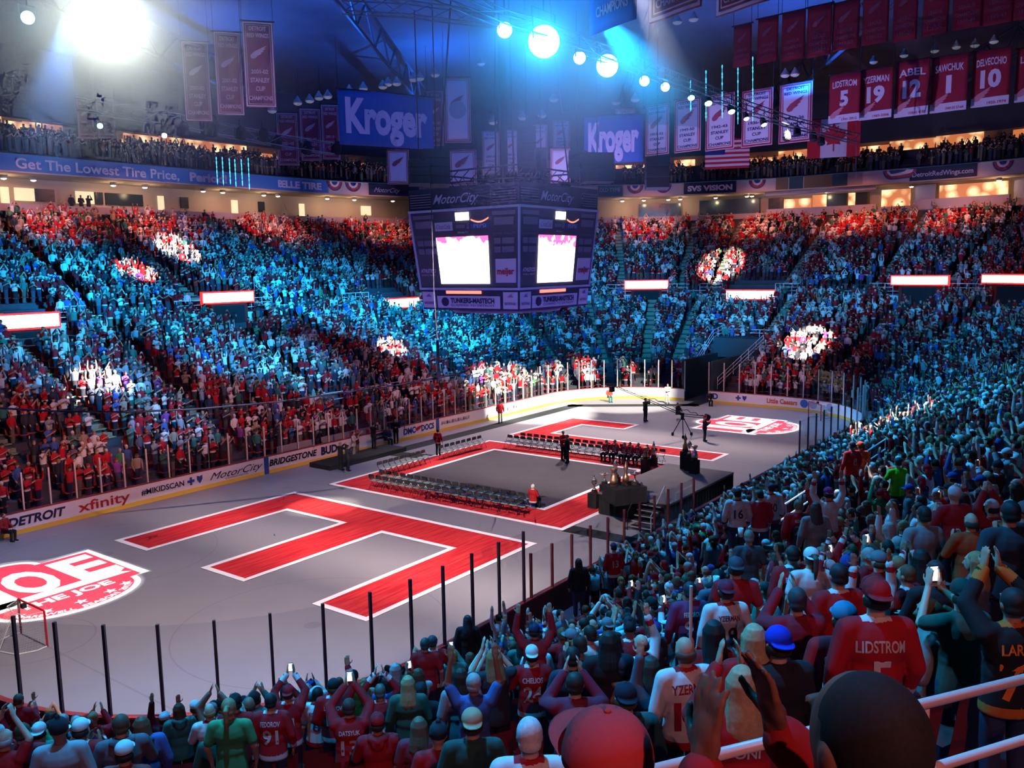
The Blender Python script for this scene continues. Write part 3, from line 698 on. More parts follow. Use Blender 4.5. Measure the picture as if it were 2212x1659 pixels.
HOOD = hood_mesh()
_cm = {}
def cm(c, kind='cloth'):
    k = (kind, tuple(round(x, 3) for x in c))
    if k not in _cm:
        nm = dict(cloth='cloth', skin='skin', hair='hair')[kind]; _cm[k] = mat(f'{nm}_{len(_cm)}', c, {'cloth': .85, 'skin': .5, 'hair': .6}[kind], noise={'cloth': .12, 'skin': .06, 'hair': .35}[kind], nscale={'cloth': 14, 'skin': 9, 'hair': 45}[kind])
    return _cm[k]
WHITE = (.62, .60, .60); RED = (.42, .012, .02); DARK = (.02, .022, .03)
def mk(name, me, ms, parent=None):
    o = bpy.data.objects.new(name, me); COL.objects.link(o)
    while len(me.materials) < len(ms): me.materials.append(None)
    for i, m in enumerate(ms): o.material_slots[i].link = 'OBJECT'; o.material_slots[i].material = m
    if parent: o.parent = parent
    return o
_bvh = {}
def back_text(o, pose, rows, color, kind='long', front=False):   # words laid on the cloth of the back
    key = (pose, kind)
    if key not in _bvh:
        me = tpl(pose)[kind]; _bvh[key] = BVHTree.FromPolygons([v.co.copy() for v in me.vertices], [tuple(p.vertices) for p in me.polygons])
    bv = _bvh[key]; sg = 1 if front else -1; mb = MB()
    for txt, h, zc, wd in rows:
        V, F_ = glyphs(txt, bold=.03); sx = h*.8 if wd is None else wd/(V[:, 0].max()-V[:, 0].min()); out = []
        for u, v in V:
            x = u*sx*(-sg if front else 1); z = zc+v*h-(.10*(u*sx)**2*8 if wd else 0); hit = bv.ray_cast(Vector((x, sg*.6, z)), Vector((0, -sg, 0)))
            y = hit[0].y+sg*.006 if hit[0] is not None else sg*.15
            out.append((x, y, z))
        mb.add(out, F_)
    return mb.build('jersey_lettering', cm(color), o)
NPEOPLE = 0
def person(loc, yaw, pose='stand', top=RED, kind='jersey', trim=None, hat='hair', hatc=None, skin=None, pants=(.03, .04, .08), text=None, textc=None, sc=1.0, label=None, group=None, fronttext=None, name='person', shoes=False, phone=False):
    global NPEOPLE; NPEOPLE += 1
    T = tpl(pose); skin = skin or R.choice(SKIN[:3]); long = kind != 'tshirt'
    o = mk(name, T['body'], [cm(skin, 'skin')]); dz = -.45 if POSE[pose].get('sit') else 0
    o.location = (loc[0], loc[1], loc[2]+dz*sc); o.rotation_euler = (0, 0, yaw); o.scale = (sc*R.uniform(.96, 1.06), sc, sc)
    trim = trim if trim is not None else top
    collar = trim if kind == 'jersey' else top
    mk({'jersey': 'jersey', 'tshirt': 'shirt', 'hoodie': 'hoodie', 'jacket': 'jacket'}[kind], T['long' if long else 'short'], [cm(top), cm(trim), cm(collar)], o)
    if kind == 'hoodie': mk('hood', HOOD, [cm(top)], o)
    mk('trousers', T['pants'], [cm(pants)], o)
    if shoes: mk('shoes', T['shoes'], [M_['dark']], o)
    hc = hatc or R.choice(HAIRC[:4]); nm = dict(hair='hair', long='long_hair', tail='ponytail', bald='hair_fringe', cap='cap', capback='cap', beanie='knit_hat')[hat]
    h = mk(nm, HG[hat], [cm(hc, 'cloth' if hat in ('cap', 'capback', 'beanie') else 'hair')], o)
    if hat in ('cap', 'capback'):
        hh = mk('hair', HG['bald'], [cm(R.choice(HAIRC[:3]), 'hair')], o)
    if text: back_text(o, pose, text, textc or WHITE, 'long' if long else 'short')
    if fronttext: back_text(o, pose, fronttext, textc or WHITE, 'long' if long else 'short', True)
    if phone:
        W_ = POSE[pose]['W']; c = (Vector(W_[0])+Vector(W_[1]))/2+Vector((0, .02, .10)); p = MB().box(-.037, .037, -.004, .004, -.07, .07).build('phone', M_['dark']); 
        s_ = MB().box(-.034, .034, -.006, -.0045, -.062, .062).build('phone_screen', mat('phone_screen', (.02, .02, .02), .3, emit=(.75, .85, 1), es=2.5), p)
        p.matrix_world = Matrix.Translation(Vector(o.location))@Matrix.Rotation(yaw, 4, 'Z')@Matrix.Diagonal((sc, sc, sc, 1))@Matrix.Translation(c)
        tag(p, 'phone with lit screen held up by the '+label.replace('person in ', 'person in ')[:70] if label else 'phone', 'phone')
        L_ = p['label'].split(); p['label'] = ' '.join(L_[:16])
    tag(o, label, 'person', group); return o
# ------------------------------------------------------------------ spectators one could point to
def yaw_to(x, y, tx=0.0, ty=0.0): return math.atan2(ty-y, tx-x)-PI/2
W2 = WHITE; NAVY = (.02, .03, .07); BLK = (.015, .016, .02); GRN = (.03, .10, .07); GRY = (.20, .20, .21)
HERO = [  # px, py of the head, distance, pose, garment colour, kind, trim, head, head colour, words on the back, label, short name, extra
 (585, 1515, 12.3, 'stand', RED, 'jersey', W2, 'hair', (.02, .02, .02), [('FEDOROV', .07, 1.36, .27), ('91', .21, 1.17, .22)], 'person in red jersey with number 91 and dark hair by the corner glass', 'jersey 91', {}),
 (622, 1497, 13.5, 'phonehigh', RED, 'jersey', W2, 'capback', RED, [('71', .19, 1.20, .2)], 'person in red jersey 71 and backward red cap filming with phone by the corner glass', 'jersey 71', dict(phone=True)),
 (686, 1500, 13.9, 'clap', W2, 'jersey', RED, 'hair', BLK, [('KOZLOV', .06, 1.36, .22), ('8', .20, 1.18, .12)], 'person in white jersey with number 8 between two red jerseys near the corner', 'white jersey 8', dict(tc=(.2, .02, .06))),
 (720, 1484, 13.2, 'point', RED, 'jersey', W2, 'cap', BLK, [('LARIONOV', .06, 1.36, .26), ('10', .19, 1.18, .2)], 'person in red jersey and dark cap pointing one finger high towards the ice', 'pointing fan', {}),
 (754, 1528, 11.4, 'phonehigh', RED, 'jersey', RED, 'hair', (.05, .04, .03), [('DATSYUK', .06, 1.35, .26), ('13', .20, 1.15, .22)], 'person in red jersey 13 with both arms up holding a glowing phone', 'jersey 13', dict(phone=True)),
 (764, 1460, 16.5, 'stand', (.05, .28, .06), 'tshirt', None, 'hair', BLK, None, 'person in bright green shirt with short dark hair right behind the dasher board', 'green shirt fan', dict(skin=SKIN[3])),
 (821, 1494, 13.0, 'overhead', RED, 'jersey', W2, 'hair', (.10, .12, .10), [('5', .2, 1.16, .12)], 'person in red jersey 5 clapping high over the head beside a long haired woman', 'overhead clapper', {}),
 (815, 1562, 10.3, 'clap', RED, 'hoodie', None, 'cap', RED, None, 'person in plain red shirt and red cap with white front below the overhead clapper', 'plain red shirt', {}),
 (881, 1478, 11.8, 'stand', GRN, 'jacket', None, 'long', (.34, .26, .12), None, 'person in dark green top with very long blond hair behind the first rows', 'long blond hair', {}),
 (908, 1494, 12, 'stand', BLK, 'jacket', None, 'cap', BLK, None, 'person in black jacket and black cap right of the long blond hair', 'black cap', {}),
 (905, 1570, 10.2, 'stand', (.25, .03, .05), 'tshirt', None, 'long', (.14, .10, .06), None, 'person in wine red top with long brown hair below the black cap', 'brown haired woman', {}),
 (947, 1588, 8.6, 'stand', RED, 'tshirt', None, 'beanie', (.015, .03, .04), None, 'person in red shirt and plain dark knit hat near the bottom edge', 'dark knit hat', {}),
 (1020, 1562, 7.6, 'stand', (.02, .07, .06), 'tshirt', None, 'capback', (.42, .30, .18), None, 'person in dark green shirt and tan backward cap left of the white haired man', 'tan cap', {}),
 (1144, 1590, 5.5, 'stand', W2, 'jersey', RED, 'hair', (.55, .55, .56), None, 'person with short white hair in white jersey with red collar at the bottom edge', 'white haired man', dict(skin=SKIN[2])),
 (1149, 1414, 11.5, 'clap', RED, 'jersey', W2, 'capback', W2, [('CHELIOS', .07, 1.34, .27), ('24', .21, 1.15, .24)], 'person in red jersey 24 and bright white cap in mid crowd', 'jersey 24', {}),
 (1154, 1363, 14.0, 'armsup', RED, 'jersey', RED, 'cap', NAVY, None, 'person in red shirt and navy cap raising both fists above the crowd', 'raised fists', {}),
 (1237, 1420, 9.6, 'stand', (.02, .03, .05), 'jacket', None, 'hair', (.02, .02, .02), None, 'person in dark jacket with full short dark hair left of a long haired woman', 'dark jacket', {}),
 (1242, 1478, 8.5, 'claphigh', (.20, .02, .05), 'jersey', None, 'hair', (.03, .025, .02), None, 'person in wine red jersey with short dark hair clapping at face height', 'wine jersey', {}),
 (1315, 1387, 9.2, 'stand', BLK, 'jacket', None, 'long', (.015, .02, .02), None, 'person in black top with long dark hair below the blue handrail', 'long dark hair', {}),
 (1342, 1440, 9.2, 'stand', (.25, .06, .04), 'hoodie', None, 'hair', (.02, .03, .05), None, 'person in rust red hoodie with bluish dark hair behind the hooded cap', 'rust hoodie', {}),
 (1352, 1508, 7.2, 'stand', (.03, .08, .08), 'hoodie', None, 'capback', (.01, .015, .03), None, 'person in grey green hoodie and black cap with pale lettering in front of jersey 19', 'grey green hoodie', {}),
 (1481, 1406, 7.4, 'stand', W2, 'jersey', RED, 'bald', (.10, .07, .05), [('YZERMAN', .08, 1.36, .32), ('19', .25, 1.13, .28)], 'person with thinning hair in large white jersey 19 with red letters', 'white jersey 19', dict(tc=(.28, .01, .03), skin=SKIN[0])),
 (1405, 1440, 9.5, 'clap', (.35, .36, .42), 'jacket', None, 'long', (.04, .05, .04), None, 'person in pale jacket with long dark green tinted hair beside the raised white stick', 'pale jacket', {}),
 (1440, 1478, 8.6, 'armsup', (.10, .12, .16), 'jacket', None, 'hair', (.05, .04, .03), None, 'person in slate shirt holding a thin white stick straight up', 'stick holder', dict(skin=SKIN[5], stick=True)),
 (1568, 1276, 9.9, 'stand', W2, 'jersey', RED, 'capback', (.20, .02, .05), [('YZERMAN', .06, 1.36, .24), ('19', .22, 1.15, .2)], 'person in white jersey 19 and dark red backward cap with a star sleeve', 'cap and jersey 19', dict(tc=(.10, .02, .05))),
 (1590, 1226, 10.8, 'stand', RED, 'tshirt', None, 'capback', (.05, .06, .08), None, 'person in plain red shirt with broad purple lit shoulders and grey cap', 'broad red shirt', dict(sc=1.05)),
 (1542, 1368, 7.6, 'stand', (.2, .02, .03), 'tshirt', None, 'long', (.012, .018, .02), None, 'person with long black hair in red top left of a blond woman', 'long black hair', {}),
 (1629, 1381, 6.6, 'stand', RED, 'tshirt', None, 'long', (.40, .32, .18), None, 'person with shoulder length blond hair in red top left of the blue cap', 'blond hair', {}),
 (1683, 1391, 6.5, 'stand', BLK, 'jacket', None, 'capback', (.01, .03, .50), None, 'person in black jacket and vivid blue backward cap', 'blue cap', dict(sc=1.04)),
 (1603, 1480, 5.2, 'claphigh', RED, 'jersey', None, 'long', (.42, .30, .16), [('ONI', .07, 1.28, .16)], 'person with straight blond hair in red jersey behind the hands of the nearest fan', 'straight blond hair', {}),
 (1825, 1336, 6.6, 'stand', RED, 'jersey', None, 'cap', (.03, .22, .36), [('SHANAHAN', .085, 1.35, .34), ('14', .27, 1.10, .27)], 'person in red jersey 14 and teal cap in the front right crowd', 'jersey 14', {}),
 (1894, 1288, 6.2, 'stand', RED, 'jersey', W2, 'capback', RED, [('LIDSTROM', .08, 1.34, .32), ('5', .25, 1.12, .14)], 'person in red jersey 5 with white hem band and red backward cap', 'tall jersey 5', dict(sc=1.06)),
 (1722, 1297, 7.8, 'claphigh', (.32, .012, .03), 'jersey', None, 'hair', (.04, .05, .06), None, 'person in red sweater with short dark hair clapping left of jersey 14', 'clapping red sweater', {}),
 (1812, 1243, 8.4, 'stand', RED, 'jersey', W2, 'hair', (.02, .02, .025), None, 'person in red striped jersey with full dark hair behind jersey 14', 'red striped jersey', {}),
 (2190, 1304, 6.4, 'phonehigh', (.012, .012, .014), 'jersey', (.5, .14, .02), 'hair', (.02, .02, .02), [('LARKIN', .08, 1.34, .26), ('71', .27, 1.10, .26)], 'person in black jersey with orange number 71 at the right edge', 'black jersey 71', dict(tc=(.75, .20, .03))),
 (2021, 1236, 8.6, 'sit', BLK, 'jacket', None, 'hair', (.03, .03, .03), None, 'person in black top sitting with pale trousers stretched to the side', 'seated black top', dict(pants=(.4, .5, .5))),
 (2010, 1322, 7.4, 'sit', (.22, .2, .18), 'hoodie', None, 'tail', (.14, .08, .04), None, 'person with brown hair in grey jacket seated looking to the left', 'seated brown hair', {}),
 (2080, 1284, 7.0, 'phone', (.03, .08, .06), 'tshirt', None, 'capback', (.03, .05, .04), None, 'person in dark green shirt and cap holding a bright phone', 'green shirt and phone', dict(phone=True)),
 (1712, 1198, 11.3, 'stand', RED, 'jersey', W2, 'hair', (.02, .02, .02), [('BERTUZZI', .065, 1.35, .27), ('44', .2, 1.17, .22)], 'person in red jersey 44 with dark hair beside a white cap', 'jersey 44', {}),
 (1753, 1205, 10.5, 'stand', W2, 'tshirt', None, 'tail', (.09, .06, .05), None, 'person in white shirt with white cap and long brown ponytail', 'ponytail', dict(pants=BLK, capw=True)),
 (1996, 1113, 12.0, 'stand', (.20, .22, .24), 'tshirt', None, 'hair', (.02, .025, .03), None, 'person in plain grey polo shirt standing taller than all neighbours', 'grey polo', dict(sc=1.1, pants=(.015, .02, .03))),
 (1790, 1066, 17.0, 'armsup', W2, 'jersey', RED, 'capback', (.22, .02, .12), [('YZERMAN', .055, 1.36, .2), ('19', .19, 1.18, .2)], 'person in white jersey 19 with both hands thrown high', 'hands high', dict(sleeve=True)),
 (1725, 1092, 17.0, 'point', RED, 'jersey', None, 'hair', (.16, .12, .09), [('KOCUR', .055, 1.36, .2), ('26', .18, 1.18, .2)], 'person in bright red jersey with one fist raised beside the hands thrown high', 'one fist', {}),
 (1762, 1098, 16.0, 'stand', (.22, .2, .2), 'jacket', None, 'long', (.06, .04, .03), None, 'person with long brown hair in grey top between two raised jerseys', 'grey top', {}),
 (2099, 1127, 11.5, 'clap', (.45, .07, .02), 'jersey', None, 'bald', (.06, .05, .04), None, 'person in orange red shirt with shaved head near the right edge', 'orange shirt', {}),
 (2025, 1108, 13.5, 'clap', RED, 'jersey', W2, 'cap', (.35, .3, .25), [('19', .16, 1.2, .16)], 'person in red jersey and beige cap directly behind the grey polo', 'beige cap', {}),
 (2063, 1069, 12.8, 'clap', RED, 'jersey', None, 'beanie', (.62, .62, .65), None, 'person in red jersey and bulky white knit hat', 'white knit hat', {}),
 (2183, 1108, 9.0, 'stand', (.02, .035, .05), 'jacket', None, 'hair', (.01, .012, .015), None, 'person in very dark jacket filling the right edge of the crowd', 'dark giant', dict(sc=1.08)),
 (1593, 1066, 19.5, 'stand', W2, 'jersey', NAVY, 'hair', BLK, [('16', .2, 1.2, .2)], 'person in white jersey 16 standing in the row behind the lower rail', 'white jersey 16', dict(tc=NAVY)),
 (1642, 1069, 19.8, 'stand', RED, 'jersey', W2, 'hair', BLK, None, 'person in red jersey with broad white band next to the white 40 jersey', 'white band jersey', {}),
 (1666, 1054, 20.5, 'stand', W2, 'jersey', RED, 'hair', (.03, .03, .05), [('40', .2, 1.2, .2)], 'person in white jersey 40 at the lower rail', 'white jersey 40', dict(tc=(.25, .02, .04))),
 (1859, 963, 25.0, 'stand', (.65, .07, .02), 'tshirt', None, 'cap', (.65, .07, .03), None, 'person in orange shirt and orange cap lit by the white beam', 'orange cap', {}),
 (1841, 962, 24.0, 'stand', RED, 'jersey', RED, 'hair', NAVY, [('8', .2, 1.2, .12)], 'person in dark red jersey 8 left of the orange cap', 'jersey 8', {}),
 (1940, 999, 21.5, 'clap', (.10, .65, .02), 'tshirt', None, 'hair', BLK, None, 'person in neon green shirt among blue lit spectators on the right', 'neon green shirt', {}),
 (1000, 1402, 16.0, 'stand', W2, 'jersey', NAVY, 'beanie', NAVY, [('9', .22, 1.18, .14)], 'person in white jersey 9 and striped dark knit hat leaning forward', 'white jersey 9', dict(tc=NAVY, lean=True)),
 (918, 1392, 15.4, 'stand', RED, 'tshirt', None, 'hair', (.04, .06, .06), None, 'person in plain red shirt with a necklace in the huddle by the glass', 'necklace huddle', {}),
 (934, 1386, 15.8, 'clap', RED, 'jersey', W2, 'hair', (.03, .05, .06), None, 'person in red jersey on the right of the huddle by the glass', 'huddle jersey', {}),
 (1326, 1182, 24.0, 'stand', RED, 'jersey', W2, 'cap', NAVY, [('13', .2, 1.2, .18)], 'person in red jersey 13 and dark cap at the glass near the stage stairs', 'stage side jersey 13', {}),
 (1250, 1215, 24.5, 'stand', BLK, 'jacket', None, 'long', (.04, .02, .02), None, 'person with long dark hair in black coat alone at the glass', 'black coat', {}),
 (1010, 1340, 19.0, 'stand', BLK, 'jacket', None, 'long', (.02, .03, .04), None, 'person in black with long hair at the glass right of the white jersey 9', 'long hair at glass', {}),
 (1490, 1276, 11.5, 'stand', (.22, .03, .10), 'jersey', None, 'hair', (.02, .03, .04), [('FEDOROV', .06, 1.36, .22), ('91', .2, 1.18, .2)], 'person in purple lit red jersey 91 left of the cap and jersey 19', 'purple jersey 91', {}),
 (355, 1553, 15.6, 'armsup', (.06, .01, .02), 'jacket', None, 'cap', (.5, .55, .6), None, 'person with white topped cap raising both open hands before the corner glass', 'open hands', dict(skin=SKIN[3])),
 (40, 1512, 16.5, 'clap', RED, 'jersey', None, 'hair', (.10, .06, .05), None, 'person in red jersey standing at the far left of the corner glass', 'left edge jersey', {}),
 (268, 1626, 9.2, 'stand', (.3, .04, .04), 'tshirt', None, 'cap', (.5, .55, .58), None, 'person in red shirt and white topped cap at the bottom left', 'white topped cap', dict(skin=SKIN[1])),
 (466, 1580, 12.0, 'stand', (.03, .07, .05), 'jacket', None, 'beanie', (.02, .08, .06), None, 'person in dark green jacket and green knit hat at lower left', 'green knit hat', {}),
 (1551, 1248, 11.8, 'stand', (.06, .1, .14), 'tshirt', None, 'hair', BLK, None, 'person in blue grey shirt raising a clear cup', 'cup raiser', dict(cup=True)),
 (1618, 1160, 14.2, 'stand', (.05, .06, .07), 'tshirt', None, 'hair', (.2, .17, .14), None, 'person in charcoal shirt holding up a cup of beer above the blue rail', 'beer holder', dict(cup=True)),
]
heads = []
GZ = {}
def zrow(D): return fl(D)
for h in HERO:
    px, py, d, pose, top, kind, trim, hat, hatc, text, label, short, ex = h
    sc = ex.get('sc', 1.0); hp = at_d(px, py, d); hh = (1.63 if pose != 'sit' else 1.18)*sc
    x, y = hp[0], hp[1]; z = hp[2]-hh; yaw = yaw_to(x, y, -4 if px < 1500 else 4, 2)+R.uniform(-.12, .12)
    if short == 'white jersey 9': yaw -= .5
    if short == 'seated brown hair': yaw += 1.2
    tc = ex.get('tc')
    o = person((x, y, z), yaw, pose, top, kind, trim, hat, hatc, ex.get('skin'), ex.get('pants', (.03, .04, .08)), text, tc, sc, label, 'spectators standing in the near rows', phone=ex.get('phone', False))
    if ex.get('lean'): o.rotation_euler = (-.25, .25, yaw)
    if ex.get('capw'): mk('cap', HG['capback'], [cm((.6, .6, .6))], o)
    if ex.get('stick') or ex.get('cup'):
        Wp = Vector(POSE[pose]['W'][1])
        Mw = Matrix.Translation(Vector(o.location))@Matrix.Rotation(yaw, 4, 'Z'); p = Mw@Vector((Wp.x, Wp.y+.02, Wp.z+.08))
        if ex.get('stick'):
            q = MB().tube([(0, 0, -.05), (0, 0, .12)], .014, 10); q = q.tube([(0, 0, .12), (0, 0, .62)], .016, 10).build('rally_stick', mat('stick_white', (.8, .75, .72), .5)); q.location = p; tag(q, 'thin pale rally stick held straight up in the middle of the near crowd', 'stick')
        else:
            hp2 = at_d(px-18 if 'beer' in label else px-4, py-10 if 'beer' in label else py+8, d-.25)
            q = MB().lathe([(.032, -.07), (.045, .07), (.041, .07), (.029, -.062)], 16).build('drink_cup', mat('cup_plastic', (.7, .75, .7), .3), smooth=True); q.location = hp2
            MB().lathe([(.029, -.06), (.037, .015)], 16).build('beer', mat('beer_gold', (.6, .42, .06), .3), q)
            tag(q, 'clear cup of beer raised by the '+('charcoal shirt above the blue rail' if 'beer' in label else 'blue grey shirt left of a broad red shirt'), 'cup')
    heads.append((px, py, d, x, y, short))
# everyone else close by
cand = sorted(ALL, key=lambda a: a[7]+.0)
def blocked(a):
    if math.hypot(a[0]-CAM[0], a[1]-CAM[1]) < 3.4: return True
    q = proj((a[0], a[1], a[2]+1.63*a[4]))[0]
    for px, py, d, x, y, s in heads:
        if math.hypot(a[0]-x, a[1]-y) < .47: return True
        if q[2] < d+.1 and abs(q[0]-px) < .30*FPX/d+.07*FPX/q[2] and -.16 < (q[1]-py)*d/FPX < .50+.0*d: return True
    if q[2] < 6.5 and 1480 < q[0] < 2100 and q[1] > 1330: return True
    if q[2] < 9.2 and q[0] < 1100: return True
    if q[2] < 7.5 and (q[0] > 2030 or q[0] < 1480): return True
    return False
rest = []; near = []
for a in cand:
    if a[7] < 34 and blocked(a): continue
    q = proj((a[0], a[1], a[2]+1.6))[0]
    infr = -10 < q[0] < 2222 and 0 < q[1] < 1680
    if len(near) < 296-len(HERO)-30 and infr and a[7] < 40: near.append((a, q))
    else: rest.append(a)
cn = {(.42, .012, .02): 'red', (.62, .60, .60): 'white', (.03, .03, .04): 'black', (.10, .10, .12): 'charcoal', (.25, .26, .28): 'grey', (.05, .10, .30): 'blue', (.04, .16, .13): 'teal', (.30, .22, .16): 'tan', (.05, .25, .10): 'green', (.22, .05, .25): 'purple'}
hn = dict(hair='short hair', long='long hair', tail='ponytail', bald='bald head', cap='cap', capback='backward cap', beanie='knit hat')
pn = dict(stand='', clap='clapping', claphigh='clapping high', armsup='arms up', overhead='clapping overhead', phone='filming', point='one arm up', folded='arms folded', phonehigh='filming high')
capc = [('red', (.35, .012, .02)), ('black', (.015, .015, .02)), ('white', (.6, .6, .6)), ('grey', (.15, .16, .18)), ('blue', (.02, .05, .25))]
used = set()
for a, q in near:
    shirt = pick_shirt(); kind = R.choices(['jersey', 'tshirt', 'hoodie', 'jacket'], [50, 20, 15, 15])[0] if shirt in (RED, WHITE) else R.choice(['tshirt', 'hoodie', 'jacket'])
    pose = R.choices(['stand', 'clap', 'claphigh', 'armsup', 'overhead', 'phone', 'point', 'folded'], [32, 26, 12, 5, 5, 7, 4, 8])[0]
    hat = R.choices(['hair', 'long', 'tail', 'bald', 'cap', 'capback', 'beanie'], [36, 16, 5, 6, 17, 12, 8])[0]
    hcn, hc = ('', None)
    if hat in ('cap', 'capback', 'beanie'): hcn, hc = R.choice(capc)
    else: hc = R.choice(HAIRC); hcn = {0: 'dark', 1: 'brown', 2: 'black', 3: 'blond', 4: 'grey', 5: 'auburn'}[HAIRC.index(hc)]
    if hat == 'bald': hcn = ''
    trim = WHITE if kind == 'jersey' and shirt == RED else (RED if kind == 'jersey' else None); num = None; text = None
    if kind == 'jersey' and R.random() < .75: num = R.choice(['19', '9', '5', '13', '40', '7', '71', '91', '24', '8', '55', '30']); text = [(num, .2, 1.18, .2 if len(num) > 1 else .12)]
    near_h = sorted(heads, key=lambda h: math.hypot(h[0]-q[0], (h[1]-q[1])*1.2)); gn = {'tshirt': 'shirt'}.get(kind, kind); lab = None
    for hh in near_h[:14]:
        dx, dy = q[0]-hh[0], q[1]-hh[1]
        rel = ('left of' if dx < 0 else 'right of') if abs(dx) > abs(dy)*1.2 else ('above' if dy < 0 else 'below'); 
        if abs(dx) > 20 and abs(dy) > 20 and .4 < abs(dx)/abs(dy) < 2.4: rel = ('upper ' if dy < 0 else 'lower ')+('left of' if dx < 0 else 'right of')
        jn = f' {num}' if num else ''
        lab = ' '.join(f'person in {cn[shirt]} {gn}{jn}, {hcn} {hn[hat]}{", " + pn[pose] if pn[pose] else ""}, {rel} {hh[5]}'.split())
        if lab not in used and len(lab.split()) <= 16: break
    used.add(lab)
    person((a[0], a[1], a[2]), a[3], pose, shirt, kind, trim, hat, hc, R.choice(SKIN), R.choice([(.02, .03, .07), (.02, .02, .025), (.05, .06, .09)]), text, None if shirt == RED else (.3, .02, .04), a[4], lab, 'spectators standing in the near rows', phone=(pose == 'phone'))
pl = []
for a in rest:
    top_ = a[2] > 20.5; pl.append((a[0], a[1], a[2], a[3], a[4], R.choice([(.02, .03, .03), (.03, .05, .045), (.05, .06, .07), (.12, .02, .02), (.10, .11, .12)]) if top_ else pick_shirt()))  # top tier shirts darkened to stand in for the shade up there
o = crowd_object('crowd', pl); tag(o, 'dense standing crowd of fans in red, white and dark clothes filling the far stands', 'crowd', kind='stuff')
# the red seats between them
SV = np.array([(x, y, z) for x, y, z in ((-.23, -.26, .30), (.23, -.26, .30), (.23, -.34, .88), (-.23, -.34, .88), (-.23, .12, .42), (.23, .12, .42), (.23, -.22, .42), (-.23, -.22, .42), (-.23, .12, .36), (.23, .12, .36))]); SF = np.array([(0, 1, 2, 3), (4, 5, 6, 7), (8, 9, 5, 4)])
vv = []; n_s = 0
for a in ALL:
    if a[5] > 33.5 and a[2] > 20: continue
    n = nrm(a[6]); c, s_ = -n[1], n[0]; yw = math.atan2(-n[1], -n[0])-PI/2; c, s_ = math.cos(yw), math.sin(yw); vv.append(np.stack([a[0]+SV[:, 0]*c-SV[:, 1]*s_, a[1]+SV[:, 0]*s_+SV[:, 1]*c, a[2]+SV[:, 2]], 1)); n_s += 1
vv = np.concatenate(vv); ff = (SF[None]+np.arange(n_s)[:, None, None]*len(SV)).reshape(-1, 4); me = bpy.data.meshes.new('seats'); me.vertices.add(len(vv)); me.vertices.foreach_set('co', vv.astype(np.float32).ravel())
me.loops.add(ff.size); me.loops.foreach_set('vertex_index', ff.astype(np.int32).ravel()); me.polygons.add(len(ff)); me.polygons.foreach_set('loop_start', np.arange(0, ff.size, 4, dtype=np.int32)); me.update(calc_edges=True); me.materials.append(mat('seat_red', (.22, .02, .02), .6))
o = bpy.data.objects.new('stadium_seats', me); COL.objects.link(o); tag(o, 'red plastic stadium seats half hidden between the standing fans', 'seats', kind='stuff')
print('CROWD', len(pl), 'NEAR', len(near), 'PEOPLE', NPEOPLE)
# ------------------------------------------------------------------ carpets spelling a word on the ice
def carpet_red():
    m = bpy.data.materials.new('red_carpet'); m.use_nodes = True; nt = m.node_tree; b = nt.nodes['Principled BSDF']; b.inputs['Roughness'].default_value = .9; b.inputs['Specular IOR Level'].default_value = .1
    tc = nt.nodes.new('ShaderNodeTexCoord'); mp = nt.nodes.new('ShaderNodeMapping'); mp.inputs['Scale'].default_value = (.5, 7, 1); nz = nt.nodes.new('ShaderNodeTexNoise'); nz.inputs['Scale'].default_value = 1.0; nz.inputs['Detail'].default_value = 6
    rp_ = nt.nodes.new('ShaderNodeValToRGB'); rp_.color_ramp.elements[0].position = .3; rp_.color_ramp.elements[0].color = (.42, .008, .018, 1); rp_.color_ramp.elements[1].position = .75; rp_.color_ramp.elements[1].color = (.74, .055, .055, 1)
    nt.links.new(tc.outputs['Object'], mp.inputs[0]); nt.links.new(mp.outputs[0], nz.inputs['Vector']); nt.links.new(nz.outputs['Fac'], rp_.inputs[0]); nt.links.new(rp_.outputs[0], b.inputs['Base Color']); return m
RC = carpet_red(); RW = mat('carpet_trim', (.86, .84, .80), .9, noise=.04)
def ring_outline(pts, wd):                # strip of width wd just inside an outline
    n = len(pts); P = [Vector((*p, 0)) for p in pts]; out = []
    ar = sum(P[i].x*P[(i+1) % n].y-P[(i+1) % n].x*P[i].y for i in range(n)); sg = 1 if ar > 0 else -1
    for i in range(n):
        a, b, c = P[i-1], P[i], P[(i+1) % n]; d1 = (b-a).normalized(); d2 = (c-b).normalized(); n1 = Vector((-d1.y, d1.x, 0))*sg; n2 = Vector((-d2.y, d2.x, 0))*sg
        k = (n1+n2); k = k/max(.3, k.dot(n1)); out.append(b+k*wd)
    return [(p.x, p.y) for p in out]
def carpet(label, outer, hole=None, z=.012, rects=None):
    c = (sum(p[0] for p in outer)/len(outer), sum(p[1] for p in outer)/len(outer)); t = empty('letter_carpet', (c[0], c[1], 0)); tag(t, label, 'carpet')
    L = lambda p: (p[0]-c[0], p[1]-c[1])
    mb = MB()
    if hole:
        n = 4; V = [(*L(p), zz) for zz in (0, z) for p in outer+hole]; F_ = []
        for i in range(4):
            j = (i+1) % 4; F_ += [(8+i, 8+j, 12+j, 12+i), (i, j, 8+j, 8+i), (4+j, 4+i, 12+i, 12+j), (j, i, 4+i, 4+j)]
        mb.add(V, F_)
    else: mb.poly([L(p) for p in outer], 0, z)
    mb.build('red_pile', RC, t)
    def rim(pts, wd):
        ins = ring_outline(pts, wd); n = len(pts); V = [(*L(p), zz) for zz in (0, z+.006) for p in list(pts)+ins]; F_ = []
        for i in range(n):
            j = (i+1) % n; F_ += [(2*n+i, 2*n+j, 3*n+j, 3*n+i), (i, j, 2*n+j, 2*n+i), (n+j, n+i, 3*n+i, 3*n+j)]
        obj('white_border', V, F_, RW, t)
    rim(outer, .26)
    if hole: rim(hole, -.26)
    return t
